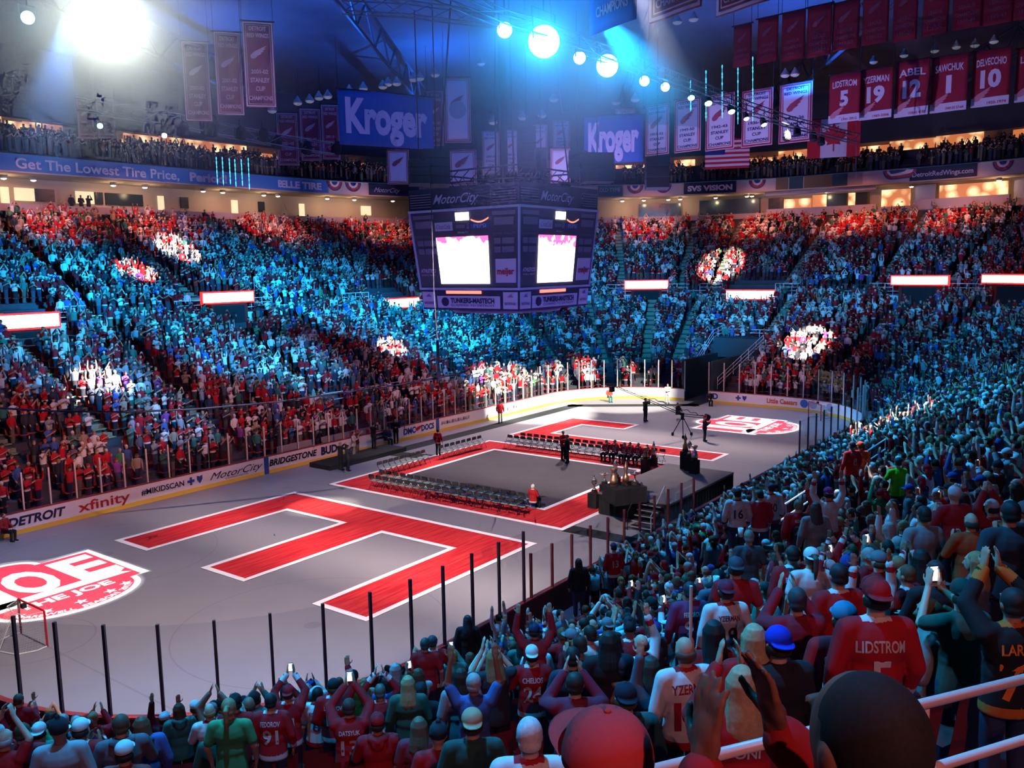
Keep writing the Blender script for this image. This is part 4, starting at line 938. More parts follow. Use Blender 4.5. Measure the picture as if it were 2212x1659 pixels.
carpet('red carpet with white border, letter with three long arms, nearest the left goal', [(-9.5, -8.0), (-9.5, 8.2), (-19.8, 8.2), (-19.8, 5.55), (-12.2, 5.55), (-12.2, 1.65), (-19.75, 1.65), (-19.75, -1.2), (-12.2, -1.2), (-12.2, -5.2), (-19.75, -5.2), (-19.75, -8.0)])
carpet('red carpet with white border forming a hollow square under the rows of chairs', [(-7.3, -7.9), (7.4, -7.9), (7.4, 7.95), (-7.37, 7.9)], [(-4.75, -5.05), (5.0, -5.05), (5.0, 5.6), (-4.6, 5.6)])
carpet('red carpet with white border shaped as a hooked letter beyond the chair square', [(9.5, -7.8), (12.0, -7.8), (12.0, 5.5), (15.75, 5.5), (15.75, 1.9), (18.1, 1.9), (18.1, 8.0), (9.5, 8.0)])
tag(MB().box(-4.75, 5.0, -5.05, 5.6, 0, .008).build('floor_cloth', mat('grey_cloth', (.058, .050, .064), .9, noise=.22, nscale=.7)), 'dark grey floor cloth filling the middle of the chair square', 'floor cloth')
runm = mat('runner_black', (.012, .016, .018), .9, noise=.2)
def runner(pts, wd, label):
    mb = MB()
    for a, b in zip(pts[:-1], pts[1:]):
        a_, b_ = Vector((*a, 0)), Vector((*b, 0)); d = (b_-a_).normalized()*wd/2; n = Vector((-d.y, d.x, 0)); V = [a_-d+n, a_-d-n, b_+d-n, b_+d+n]; mb.add([(v.x, v.y, z) for z in (0, .01) for v in V], [(3, 2, 1, 0), (4, 5, 6, 7), (0, 1, 5, 4), (1, 2, 6, 5), (2, 3, 7, 6), (3, 0, 4, 7)])
    return tag(mb.build('walkway_runner', runm), label, 'carpet runner')
runner([(2.3, 11.0), (23.2, 11.0), (28.6, 2.6), (33, 2.6)], 1.2, 'long black green walkway runner along the far boards to the corner tunnel')
runner([(.6, 10.6), (1.0, 8.5)], 1.2, 'short black runner from the bench platform to the chair square')
runner([(-6.9, -8.4), (-6.9, -11.4), (-3.6, -11.6)], 1.0, 'black runner bending from the chair square to the stage stairs')

# ------------------------------------------------------------------ the badge laid on the ice at each end
def star(cx, cyy, r): return [(cx+(r if k % 2 == 0 else r*.42)*math.cos(PI/2+k*PI/5), cyy+(r if k % 2 == 0 else r*.42)*math.sin(PI/2+k*PI/5)) for k in range(10)]
def badge_outline(g):
    pts = []
    for k in range(0, 25): a = PI+PI*k/24; pts.append((math.cos(a)*(2.72+g), math.sin(a)*(1.9+g)))
    pts += [(2.72+g, .0), (3.3+g*1.4, .0-g*.2), (3.3+g, 4.82+g)]
    for k in range(0, 17): a = PI*k/16; pts.append((-.1+math.cos(a)*(1.3+g), 4.7+math.sin(a)*(1.15+g)))
    pts += [(-3.3-g, 4.82+g), (-3.3-g*1.4, .0-g*.2), (-2.72-g, 0)]
    return pts
wv = mat('badge_white', (.88, .87, .85), .6); rv = mat('badge_red', (.62, .03, .06), .6)
for bx_, by_, lab, pale in ((-24.45, 3.1, 'large white and red round bottomed badge with stars on the ice behind the left goal', 1), (22.15, -6.8, 'white and red badge on the ice near the far right end beyond the camera crane', 0)):
    t = empty('ice_badge', (bx_, by_, 0)); tag(t, lab, 'ice logo'); f = lambda z: (lambda u, v: (u, v, z))
    MB().poly(badge_outline(.0), 0, .004).build('backing', wv, t); MB().poly(badge_outline(-.24), .004, .007).build('red_field', rv, t)
    b = MB()
    for ch, cx in (('J', -2.1), ('O', -.1), ('E', 2.05)):
        V, F_ = glyphs(ch, bold=.055); sx = 1.75/(V[:, 0].max()-V[:, 0].min()); b.add([(cx+u*sx, 2.85+v*3.0, .009) for u, v in V], F_)
    b.add([(x, y, .009) for x, y in [(-2.9, .62), (-2.6, .95), (-2.9, 1.2), (2.9, 1.2), (2.6, .92), (2.9, .62)]], [(0, 1, 2, 3, 4, 5)])
    b.build('big_letters', wv, t)
    b = MB()
    for cx, cyy in ((-2.0, -.55), (-1.2, -.85), (0, -.98), (1.2, -.85), (2.0, -.55)): b.add([(x, y, .009) for x, y in star(cx, cyy, .27)], [tuple(range(10))])
    b.build('stars', wv, t)
    b = MB()
    for word_, r0, hh, span in (('SINCE THE FIRST GAME AT THE RIVER', 1.62, .24, 2.5),):
        V, F_ = glyphs('FAREWELL  SEASON  2017', bold=.03); L_ = V[:, 0].max()-V[:, 0].min(); out = []
        for u, v in V:
            a = -PI/2+u/L_*2.2; rr = 1.0-(v+.5)*0; out.append((math.cos(a)*(2.25-v*.25), math.sin(a)*(1.48-v*.25), .009))
        b.add(out, F_)
    V, F_ = glyphs('THE JOE', bold=.05); sx = 3.6/(V[:, 0].max()-V[:, 0].min()); b.add([(u*sx, .15+v*.55, .009) for u, v in V], F_)
    b.build('small_letters', wv, t)

# ------------------------------------------------------------------ folding chairs
seatm = mat('chair_seat', (.24, .34, .29), .35, spec=.6); backm = mat('chair_back', (.03, .032, .035), .4, spec=.5); frm = mat('chair_frame', (.015, .015, .017), .35, .3)
def chair_proto():
    t = empty('folding_chair')
    def plate(x0, x1, y0, y1, z0, z1, n=6):  # rounded pad
        pts = []
        for cx, cyy, a0 in ((x1-.06, y1-.06, 0), (x0+.06, y1-.06, 90), (x0+.06, y0+.06, 180), (x1-.06, y0+.06, 270)):
            for k in range(n): a = math.radians(a0+90*k/(n-1)); pts.append((cx+.06*math.cos(a), cyy+.06*math.sin(a)))
        return MB().poly(pts, z0, z1)
    plate(-.2, .2, -.19, .2, .43, .46).build('seat', seatm, t)
    b = plate(-.2, .2, -.10, .11, -.012, .012); M = Matrix.Translation((0, -.235, .72))@Matrix.Rotation(math.radians(80), 4, 'X')
    b.v = [tuple(M@Vector((x, y+.0, z+.02*math.cos(x*8)))) for x, y, z in b.v]; b.build('backrest', backm, t)
    for sx in (-1, 1):
        MB().tube([(sx*.215, .22, .01), (sx*.215, -.02, .42), (sx*.205, -.20, .62), (sx*.19, -.25, .80)], .011, 6).build('front_leg', frm, t)
        MB().tube([(sx*.195, -.26, .01), (sx*.195, -.12, .24), (sx*.20, .10, .43)], .010, 6).build('rear_leg', frm, t)
    MB().tube([(-.215, .17, .09), (.215, .17, .09)], .008, 6).tube([(-.195, -.23, .07), (.195, -.23, .07)], .008, 6).build('cross_bar', frm, t)
    return t
CH0 = chair_proto(); CHN = [0]
def chair(x, y, yaw, label, group):
    if CHN[0] == 0: c = CH0
    else:
        c = CH0.copy(); COL.objects.link(c)
        for ch in list(CH0.children): k = ch.copy(); COL.objects.link(k); k.parent = c
    c.location = (x, y, .018); c.rotation_euler = (0, 0, yaw+R.uniform(-.03, .03)); tag(c, label, 'chair', group); CHN[0] += 1
def wordn(k, n):
    base_ = ['first', 'second', 'third', 'fourth', 'fifth', 'sixth', 'seventh', 'eighth', 'ninth', 'tenth', 'eleventh', 'twelfth', 'thirteenth', 'fourteenth', 'fifteenth', 'sixteenth', 'seventeenth', 'eighteenth', 'nineteenth', 'twentieth', 'twenty-first', 'twenty-second', 'twenty-third']
    return base_[k]
def chairrow(a, b, n, yaw, rowname, group, skip=()):
    for k in range(n):
        if k in skip: continue
        t = k/(n-1); chair(a[0]+(b[0]-a[0])*t, a[1]+(b[1]-a[1])*t, yaw, f'black folding chair, {wordn(k, n)} from left, {rowname}', group)
FX = -PI/2                                # chair faces +x
chairrow((-6.55, 5.0), (-6.25, -4.9), 20, FX, 'front row of the nearest block', 'chairs in the nearest double row')
chairrow((-5.45, 5.3), (-5.2, -4.2), 19, FX, 'back row of the nearest block', 'chairs in the nearest double row')
chairrow((-4.25, 6.7), (-.45, 6.75), 9, PI, 'row of nine on the far carpet edge', 'chairs along the far edge of the square')
chairrow((1.25, 6.75), (5.0, 6.65), 8, PI, 'row of eight behind the walking player', 'chairs along the far edge of the square')
chairrow((6.1, 5.3), (6.5, -5.0), 21, PI/2, 'front row of the farthest block', 'chairs in the right hand double row')
chairrow((7.15, 5.0), (7.45, -5.3), 20, PI/2, 'back row of the farthest block', 'chairs in the right hand double row')

# ------------------------------------------------------------------ stage, stairs, plinths and trophies
st = empty('stage', (-.45, -9.78, 0)); tag(st, 'low grey topped stage with black skirt between the chair square and the near boards', 'stage')
MB().box(-3.65, 3.7, -1.93, 1.93, 1.0, 1.1).build('deck', mat('stage_top', (.13, .12, .12), .8, noise=.2, nscale=1.2), st)
sk = MB(); n_ = 60
for x0, y0, x1, y1 in ((-3.62, -1.9, 3.67, -1.9), (3.67, -1.9, 3.67, 1.9), (3.67, 1.9, -3.62, 1.9), (-3.62, 1.9, -3.62, -1.9)):
    V = []; d = Vector((x1-x0, y1-y0, 0)); nn = Vector((-d.y, d.x, 0)).normalized(); k = int(d.length/.1)
    for i in range(k+1): p = Vector((x0, y0, 0))+d*i/k+nn*(.025*math.sin(i*1.9)); V += [(p.x, p.y, .005), (p.x, p.y, 1.0)]
    sk.add(V, [(2*i, 2*i+2, 2*i+3, 2*i+1) for i in range(k)])
sk.build('skirt', M_['black'], st)
stt = empty('stage_stairs', (-4.75, -10.9, 0)); tag(stt, 'dark portable stairs with light step edges and handrails at the near end of the stage', 'stairs')
for k in range(5):
    MB().box(-.75+.24*k, -.45+.24*k, -.55, .55, .17+.2*k, .2+.2*k).build('tread', M_['dark'], stt)
    MB().box(-.77+.24*k, -.74+.24*k, -.55, .55, .165+.2*k, .205+.2*k).build('step_edge', M_['steel'], stt)
for sy in (-1, 1):
    MB().tube([(-.85, sy*.6, 0), (-.85, sy*.6, .85), (-.7, sy*.6, .95), (.45, sy*.6, 1.95), (.55, sy*.6, 1.9), (.55, sy*.6, 1.1)], .022, 8).build('handrail', M_['steel'] if sy < 0 else M_['dark'], stt)
silver = mat('trophy_silver', (.75, .72, .62), .22, .95); gold = mat('trophy_gold', (.38, .24, .15), .35, .8); woodm = mat('trophy_base', (.03, .02, .015), .4)
TPROF = dict(
 urn=[(.10, 0), (.10, .05), (.06, .07), (.035, .14), (.05, .2), (.12, .28), (.14, .36), (.11, .44), (.13, .46), (.13, .48), (.06, .52), (.02, .60), (.01, .66)],
 bowl=[(.11, 0), (.10, .04), (.03, .07), (.025, .22), (.06, .25), (.19, .30), (.22, .34), (.21, .345), (.05, .30), (.07, .36), (.02, .42)],
 cup=[(.15, 0), (.15, .16), (.12, .17), (.12, .3), (.08, .32), (.04, .36), (.08, .42), (.13, .48), (.14, .55), (.13, .56)],
 tall=[(.12, 0), (.11, .2), (.07, .24), (.05, .4), (.09, .46), (.06, .56), (.03, .62), (.015, .72)],
 drop=[(.09, 0), (.09, .06), (.02, .08), (.015, .26), (.05, .30), (.11, .38), (.12, .45), (.08, .54), (.02, .62)])
def trophy(kind, loc, sc, label, m=None, plinth=None):
    m = m or silver
    if plinth:
        w_, h_ = plinth; p = MB().box(-w_/2, w_/2, -w_/2, w_/2, 0, h_); k = p.build('plinth', M_['black']); k.location = loc; tag(k, 'black draped plinth under the '+label, 'plinth'); k['label'] = ' '.join(k['label'].split()[:16]); loc = (loc[0], loc[1], loc[2]+h_)
    t = empty('trophy', loc); tag(t, label, 'trophy')
    MB().lathe([(.14*sc, 0), (.14*sc, .10*sc), (.12*sc, .12*sc)], 12).build('base', woodm, t)
    b = MB().lathe([(r*sc, z*sc+.12*sc) for r, z in TPROF[kind]], 20).build('cup_body', m, t, True)
    if kind in ('urn', 'cup', 'drop'):
        for sx in (-1, 1): MB().tube([(sx*.11*sc, 0, .40*sc), (sx*.20*sc, 0, .46*sc), (sx*.20*sc, 0, .56*sc), (sx*.12*sc, 0, .58*sc)], .010*sc, 6).build('handle', m, t)
    return t
def onice(px, py, z=0): q = at_z(px, py, z); return (q[0], q[1], z)
trophy('urn', onice(1284, 1096), 1.15, 'ornate silver trophy on a lone plinth at the corner of the red carpet', plinth=(.5, .75))
trophy('bowl', onice(1306, 1078), 1.2, 'wide silver bowl trophy between two taller trophies on the carpet edge', plinth=(.4, .8))
trophy('drop', onice(1330, 1062), 1.25, 'silver trophy with a bulb top standing behind the stage corner', plinth=(.4, .8))
pb = empty('plinth_block', (*at_z(1340, 1080, 1.1)[:2], 1.1))
MB().box(-.75, .0, -.9, .4, 0, .75).build('left_section', M_['black'], pb); MB().box(.02, .9, -.9, .4, 0, .75).build('right_section', M_['black'], pb)
tag(pb, 'wide black draped plinth block carrying three trophies at the near end of the stage', 'plinth'); P0 = Vector(pb.location)
pb.rotation_euler = (0, 0, -.55)
for kind, dx, dy, sc, lab, m in (('cup', -.45, -.2, 1.3, 'bronze coloured trophy with figures on the left of the wide plinth', gold), ('tall', .15, -.25, 1.35, 'slim tall trophy in the middle of the wide plinth', gold), ('bowl', .6, -.3, 1.2, 'flat dark bowl trophy on the right of the wide plinth', mat('trophy_dull', (.3, .27, .25), .35, .8))):
    v = Matrix.Rotation(-.55, 4, 'Z')@Vector((dx, dy, .75)); trophy(kind, tuple(P0+v), sc, lab, m)
trophy('tall', onice(1412, 1006), 1.2, 'small silver trophy at the carpet edge right of the last chairs', plinth=(.35, .5))
trophy('cup', onice(1394, 1024), 1.0, 'dark trophy at the far edge of the stage below the last chairs', gold, plinth=(.4, .9))
for px, py, kind, h_, lab, m in ((1480, 1012, 'tall', .95, 'dark red tinted trophy, left one of three on the far plinths', gold), (1489, 1016, 'drop', .75, 'thin pointed trophy, middle one of three on the far plinths', silver), (1500, 1022, 'cup', .7, 'two tier silver trophy, right one of three on the far plinths', mat('trophy_rose', (.7, .5, .5), .3, .8))):
    q = at_z(px, py, 1.1); trophy(kind, (q[0], q[1], 1.1), 1.15, lab, m, plinth=(.42, h_))
# platform in front of the bench
pf = MB().box(-3.4, 3.2, -.95, .95, 0, .28).build('bench_platform', M_['black']); pf.location = (-1.6, 11.3, 0); tag(pf, 'long low black platform on the ice in front of the players bench', 'platform')
# ------------------------------------------------------------------ people on the ice
def icep(px, py, yaw, label, z=0, **k):
    q = at_z(px, py, z); return person((q[0], q[1], z), yaw, label=label, shoes=True, **k)
BK = (.012, .013, .018); TOC = lambda px, py, off=0: yaw_to(*at_z(px, py, 0)[:2], -39, -29)+off
icep(737, 1016, TOC(737, 1016, 2.2), 'person in long black coat kneeling with camera beside the bench platform', pose='phone', top=BK, kind='jacket', hat='hair', pants=BK)
icep(752, 1018, TOC(752, 1018, 2.0), 'person in black aiming a camera in front of the black platform', pose='phone', top=(.03, .03, .035), kind='jacket', hat='cap', hatc=BK, pants=BK, sc=.92)
icep(765, 990, TOC(765, 990, 1.2), 'person in white shirt and dark vest clapping behind the black platform', z=.0, pose='clap', top=(.5, .5, .5), kind='tshirt', hat='hair', hatc=BK, pants=(.3, .28, .22))
icep(772, 985, TOC(772, 985, 1.0), 'person in dark red vest filming behind the black platform', z=.0, pose='phone', top=(.10, .02, .02), kind='tshirt', hat='cap', hatc=(.4, .02, .03), pants=(.2, .18, .14))
icep(808, 970, TOC(808, 970, 2.4), 'person in black photographing while standing on the right end of the platform', z=.28, pose='phone', top=BK, kind='jacket', hat='beanie', hatc=BK, pants=BK)
icep(837, 962, TOC(837, 962, .5), 'person in dark blue crouching by the low boards gate', pose='sit', top=(.03, .04, .07), kind='jacket', hat='hair', pants=(.03, .04, .07))
icep(856, 958, TOC(856, 958, 0), 'person in dark suit standing by the white bench gate', pose='folded', top=BK, kind='jacket', hat='hair', pants=BK)
icep(866, 952, TOC(866, 952, .4), 'person in dark blue suit leaning close to another by the bench gate', pose='stand', top=(.03, .05, .09), kind='jacket', hat='hair', pants=BK)
icep(689, 985, TOC(689, 985, .4), 'person in black holding a camera at the boards left of the blue mark', pose='phone', top=BK, kind='jacket', hat='hair', pants=BK)
w1 = icep(947, 984, FX+.3, 'person in red jersey walking past the row of eight chairs', pose='stand', top=(.5, .015, .03), kind='jersey', trim=WHITE, hat='hair', pants=(.02, .02, .03), text=[('2', .22, 1.18, .13)])
w2 = icep(1081, 914, FX+.5, 'person in red jersey and white shorts walking alone in the bright follow spot', pose='stand', top=(.5, .015, .03), kind='jersey', trim=RED, hat='hair', pants=(.6, .58, .5))
icep(1217, 993, PI*.9, 'person in red jersey standing before the chairs and shaking hands', pose='clap', top=(.45, .01, .03), kind='jersey', hat='hair', pants=BK, sc=1.06)
icep(1226, 1001, PI*.1, 'person in black suit standing beside the red jersey in front of the chairs', pose='folded', top=BK, kind='jacket', hat='hair', pants=BK, sc=1.03)
q_ = (-5.2, -4.75); person((*q_, .03), FX, 'sit', (.4, .012, .02), 'jersey', WHITE, 'hair', (.75, .72, .60), SKIN[2], BK, sc=.98, label='person with white hair in red jersey seated at the near end of the chair rows', shoes=True)
for k, (y, dx, dsc) in enumerate([(-1.55, 0, .98), (-2.15, .0, 1.02), (-2.75, .1, .95), (-3.2, .0, 1.0), (-3.75, .05, 1.0), (-4.35, .0, .98)]):
    hc = [(.4, .28, .2), (.02, .02, .02), (.45, .32, .10), (.03, .025, .02), (.12, .10, .08), (.05, .03, .02)][k]
    lab = ['grey haired, leftmost of the six seated red jerseys', 'dark haired, second of the six seated red jerseys', 'blond, third of the six seated red jerseys', 'dark haired, fourth of the six seated red jerseys', 'brown haired, fifth of the six seated red jerseys', 'dark haired, rightmost of the six seated red jerseys'][k]
    person((6.35+dx, y-.6, .03), PI/2, 'sit', (.46, .012, .025), 'jersey', WHITE, 'hair' if k != 2 else 'long', hc, SKIN[k % 3], BK, sc=dsc, label='person seated on chair, '+lab, shoes=True, fronttext=[('D', .2, 1.2, .14)])
    g = MB().tube([(0, 0, 0), (-.45, .12, 1.02)], .014, 6); g.box(-.02, .26, -.012, .012, -.0, .07); g = g.build('hockey_stick', mat('stick_wood', (.62, .5, .34), .5)); g.location = (5.75+dx, y-.75, .03); g.rotation_euler = (0, 0, PI+.2)
    tag(g, 'pale hockey stick leaning at the knees of the '+['grey haired player, leftmost', 'dark haired player, second', 'blond player, third', 'dark haired player, fourth', 'brown haired player, fifth', 'dark haired player, rightmost'][k]+' of six', 'hockey stick')
icep(1394, 910, TOC(1394, 910, .8), 'person in long black coat standing under the middle of the camera crane', pose='phone', top=BK, kind='jacket', hat='capback', hatc=BK, pants=BK, sc=1.04)
icep(1522, 954, TOC(1522, 954, 1.8), 'person in dark jacket and red headband steering the counterweight end of the crane', pose='clap', top=(.02, .025, .04), kind='jacket', hat='beanie', hatc=(.5, .02, .02), pants=BK, sc=1.03)
icep(1464, 905, TOC(1464, 905, 1.0), 'person in black squatting beneath the crane arm', pose='sit', top=BK, kind='jacket', hat='hair', pants=BK)
icep(1316, 868, TOC(1316, 868, .3), 'person in red top and teal trousers crouching with a camera at the overlit boards', pose='sit', top=(.35, .05, .03), kind='jacket', hat='hair', pants=(.03, .16, .18))
icep(1442, 872, TOC(1442, 872, 0), 'person in white standing before the brightest boards near the tunnel', pose='folded', top=(.6, .58, .55), kind='tshirt', hat='hair', pants=(.4, .38, .36))
icep(1533, 876, TOC(1533, 876, .2), 'person in black suit seated at the left end of the far end boards', pose='sit', top=BK, kind='jacket', hat='hair', pants=BK)
icep(12, 1168, TOC(12, 1168, .8), 'person in red top and black trousers sitting on the boards at the left edge', pose='sit', top=(.28, .02, .02), kind='jacket', hat='hair', pants=BK)
# ------------------------------------------------------------------ camera crane
A = Vector(onice(1474, 943)); cr = empty('camera_crane', A); tag(cr, 'long black camera crane on a wheeled tripod with its arm reaching over the ice', 'camera crane')
hub = Vector((0, 0, 1.55)); tipw = Vector(at_z(1322, 832, 4.0)); 
tip = tipw-A; dirv = (tip-hub).normalized(); tail = hub-dirv*2.2; tail.z = hub.z-.35
ar = MB(); side = dirv.cross(Vector((0, 0, 1))).normalized(); upv = side.cross(dirv)
for a, b in ((.07, .07), (-.07, .07), (.07, -.07), (-.07, -.07)): ar.tube([tail+side*a+upv*b, hub+side*a+upv*b, tip+side*a*.5+upv*b*.5], .02, 5)
L_ = (tip-tail).length; k_ = int(L_/.35)
for i in range(k_): p = tail.lerp(tip, i/k_); q = tail.lerp(tip, (i+1)/k_); ar.tube([p+side*.07+upv*.07*(1 if i % 2 else -1), q+side*.07+upv*.07*(-1 if i % 2 else 1)], .010, 4); ar.tube([p-side*.07+upv*.07*(1 if i % 2 else -1), q-side*.07+upv*.07*(-1 if i % 2 else 1)], .010, 4)
ar.build('arm', M_['dark'], cr)
for an in (90, 210, 330):
    e = Vector((math.cos(math.radians(an))*.75, math.sin(math.radians(an))*.75, .12)); MB().tube([hub-Vector((0, 0, .1)), e], .028, 6).build('tripod_leg', M_['dark'], cr)
    M = Matrix.Translation(e)@Matrix.Rotation(PI/2, 4, 'X'); ww = MB().lathe([(.02, -.05), (.11, -.05), (.12, 0), (.11, .05), (.02, .05)], 14); ww.v = [tuple(M@Vector(v)) for v in ww.v]; ww.build('wheel', M_['black'], cr)
MB().tube([hub-Vector((0, 0, .2)), hub+Vector((0, 0, .12))], .09, 10).build('pan_head', M_['dark'], cr)
M = Matrix.Translation(tail)@dirv.to_track_quat('Z', 'Y').to_matrix().to_4x4(); ww = MB().lathe([(.04, -.16), (.22, -.16), (.24, 0), (.22, .16), (.04, .16)], 18); ww.v = [tuple(M@Vector(v)) for v in ww.v]; ww.build('counterweight', M_['dark'], cr)
MB().box(-.16, .16, -.12, .12, -.45, -.1, 0, Matrix.Translation(tip)).tube([tip, tip-Vector((0, 0, .2))], .03, 6).build('remote_camera', M_['dark'], cr)
# ------------------------------------------------------------------ goals
netm = bpy.data.materials.new('goal_net'); netm.use_nodes = True; nt = netm.node_tree; nb = nt.nodes['Principled BSDF']; nb.inputs['Base Color'].default_value = (.55, .52, .48, 1)
def goal(x, y, rz, label):
    t = empty('hockey_goal', (x, y, 0), rz); tag(t, label, 'hockey goal')  # opening faces +x
    redp = mat('goal_red', (.45, .01, .02), .35)
    MB().tube([(0, -.915, 0), (0, -.915, 1.2), (0, -.88, 1.22), (0, .88, 1.22), (0, .915, 1.2), (0, .915, 0)], .035, 10).build('goal_frame', redp, t)
    MB().tube([(0, -.915, .02), (-.35, -1.0, .02), (-.9, -.75, .02), (-1.1, 0, .02), (-.9, .75, .02), (-.35, 1.0, .02), (0, .915, .02)], .025, 8).build('base_frame', mat('goal_white', (.7, .7, .7), .4), t)
    MB().tube([(0, -.9, 1.2), (-.45, -.7, 1.15), (-.55, 0, 1.13), (-.45, .7, 1.15), (0, .9, 1.2)], .014, 6).tube([(-.55, 0, 1.13), (-1.08, 0, .05)], .014, 6).build('top_frame', mat('goal_white', (.7, .7, .7)), t)
    nm = MB(); r = .0035
    top = [Vector(v) for v in ((0, -.9, 1.2), (-.45, -.7, 1.15), (-.55, 0, 1.13), (-.45, .7, 1.15), (0, .9, 1.2))]; bot = [Vector(v) for v in ((0, -.915, .02), (-.9, -.75, .02), (-1.1, 0, .02), (-.9, .75, .02), (0, .915, .02))]
    def at(L, u): u *= len(L)-1; i = min(int(u), len(L)-2); return L[i].lerp(L[i+1], u-i)
    for k in range(41): u = k/40; nm.tube([at(top, u), at(bot, u)], r, 3, cap=False)
    for k in range(1, 15): w = k/15; nm.tube([at(top, u_/16).lerp(at(bot, u_/16), w) for u_ in range(17)], r, 3, cap=False)
    for k in range(20): y_ = -.88+k*.0926; nm.tube([(0, y_, 1.21), (-.5+abs(y_)*.08, y_*.85, 1.145)], r, 3, cap=False)
    nm.build('net', netm, t)
    MB().box(-.30, -.16, -.08, .08, 1.19, 1.33).build('goal_camera', M_['dark'], t)
goal(-27.1, .08, 0, 'red framed hockey goal with white net standing on the ice at the lower left')
goal(27.25, -8.25, PI-.75, 'small distant red framed hockey goal turned aside near the far right corner')
# ------------------------------------------------------------------ writing on the boards
def onboard(parent, px, zc, m=None):
    s = s_at(px, 0, .6); o = Vector(parent.location); base_ = s
    return s, (lambda u, v: Vector(rp(base_+u, -.014, zc+v))-o)
bd = BOARD['far']
for px, txt, h, wd, m, kw in [(80, 'DETROIT', .42, 2.7, M_['ink'], dict(bold=.05, shear=.2)), (226, 'xfinity', .52, 2.7, M_['redink'], dict(bold=.02)), (352, '#MIKIDSCAN', .30, 2.5, M_['ink'], dict(bold=.03)), (512, 'MotorCity', .42, 3.6, M_['ink'], dict(shear=.5)),
                          (512, '', .1, 1, None, {}), (634, 'BRIDGESTONE', .38, 3.7, M_['dark'], dict(bold=.05, shear=.25)), (711, 'BUD', .5, 1.35, M_['ink'], dict(bold=.06)), (885, 'DMC', .42, 1.25, M_['blueink'], dict(bold=.06)), (924, 'DOCS', .42, 1.35, M_['blueink'], dict(bold=.06)),
                          (960, 'BAUR', .26, .75, M_['ink'], dict(shear=.3)), (972, 'BAUR', .26, .75, M_['ink'], dict(shear=.3)), (984, 'BAUR', .26, .75, M_['ink'], dict(shear=.3)), (996, 'BAUR', .26, .75, M_['ink'], dict(shear=.3)), (1007, 'BAUR', .26, .75, M_['ink'], dict(shear=.3)), (1105, 'j. h', .3, 1.4, M_['ink'], {})]:
    if txt:
        s, f = onboard(bd, px, .63); word(txt, h, f, m, bd, 'board_lettering', wd, **kw)
s, f = onboard(bd, 512, .33); word('CASINO HOTEL', .10, f, M_['ink'], bd, 'board_lettering', 1.6)
def rectmb(f, u0, u1, v0, v1): return MB().add([f(u0, v0), f(u1, v0), f(u1, v1), f(u0, v1)], [(0, 1, 2, 3)])
def emblem(parent, px, zc=.63, k=0):
    s, f = onboard(parent, px, zc); c = MB(); w_ = .09
    c.add([f(*p) for p in ((-.07, .22), (-.07, .07), (-.22, .07), (-.22, -.07), (-.07, -.07), (-.07, -.22), (.07, -.22), (.07, -.07), (.22, -.07), (.22, .07), (.07, .07), (.07, .22))], [tuple(range(11, -1, -1))])
    d = .55; c.add([f(d-.18, .22), f(d, .17), f(d+.18, .22), f(d+.17, 0), f(d, -.24), f(d-.17, 0)], [tuple(range(5, -1, -1))]); c.build('cross_and_shield_emblem', M_['blueink'], parent)
emblem(bd, 412)
for px in (575.5, 945):
    s, f = onboard(bd, px, 0); rectmb(f, -.17, .17, .0, 1.03).build('blue_line_panel', mat('line_blue', (.03, .08, .30), .5), bd)
s, f = onboard(bd, 905, .63); wingmb_ = MB(); wingmb(wingmb_, .7, f); wingmb_.build('winged_emblem', M_['redink'], bd)
be = BOARD['end']
for px in (1567, 1595, 1623): emblem(be, px)
s, f = onboard(be, 1545, .63); word('D', .5, f, M_['blueink'], be, 'board_lettering', .5, bold=.06)
s, f = onboard(be, 1648, .63); rectmb(f, -.32, .32, -.24, .24).build('green_picture', mat('ad_green', (.12, .2, .16)), be)
s, f = onboard(be, 1690, .63); word('Little Caesars', .4, f, mat('ink_orange', (.6, .10, .03)), be, 'board_lettering', 2.6, bold=.05)
for k, px in enumerate((1737, 1757, 1775, 1792, 1812)):
    s, f = onboard(be, px, .63); MB().add([f(.36*math.cos(a*PI/12), .34*math.sin(a*PI/12)) for a in range(24)], [tuple(range(24))]).build('round_emblem', mat('emblem_blue', (.05, .14, .42)) if k % 2 == 0 else mat('emblem_pale', (.35, .35, .5)), be)
# bench doors and penalty box behind the platform
bn = empty('players_bench', (-1.2, 13.2, 0)); tag(bn, 'open gated players bench area with grey rink seats behind the black platform', 'bench')
MB().box(-4.4, 4.6, 1.3, 1.4, 0, 1.1).build('rear_wall', mat('bench_wall', (.35, .3, .3)), bn); MB().box(-4.3, 4.5, .75, 1.15, .35, .45).build('bench_seat', M_['dark'], bn)
MB().box(.5, .62, -.22, .02, 0, 1.3).box(2.0, 2.1, -.22, .02, 0, 1.3).build('gate_post', mat('gate_red', (.45, .06, .04)), bn); MB().box(.65, 1.95, -.26, -.2, .05, 1.05).build('gate', M_['board'], bn)
MB().box(2.2, 4.0, -.27, -.23, .55, .95).build('sign_panel', M_['dark'], bn)
word('amerx', .22, lambda u, v: (3.0+u, -.275, .75+v), M_['white'], bn, 'sign_lettering', 1.1)
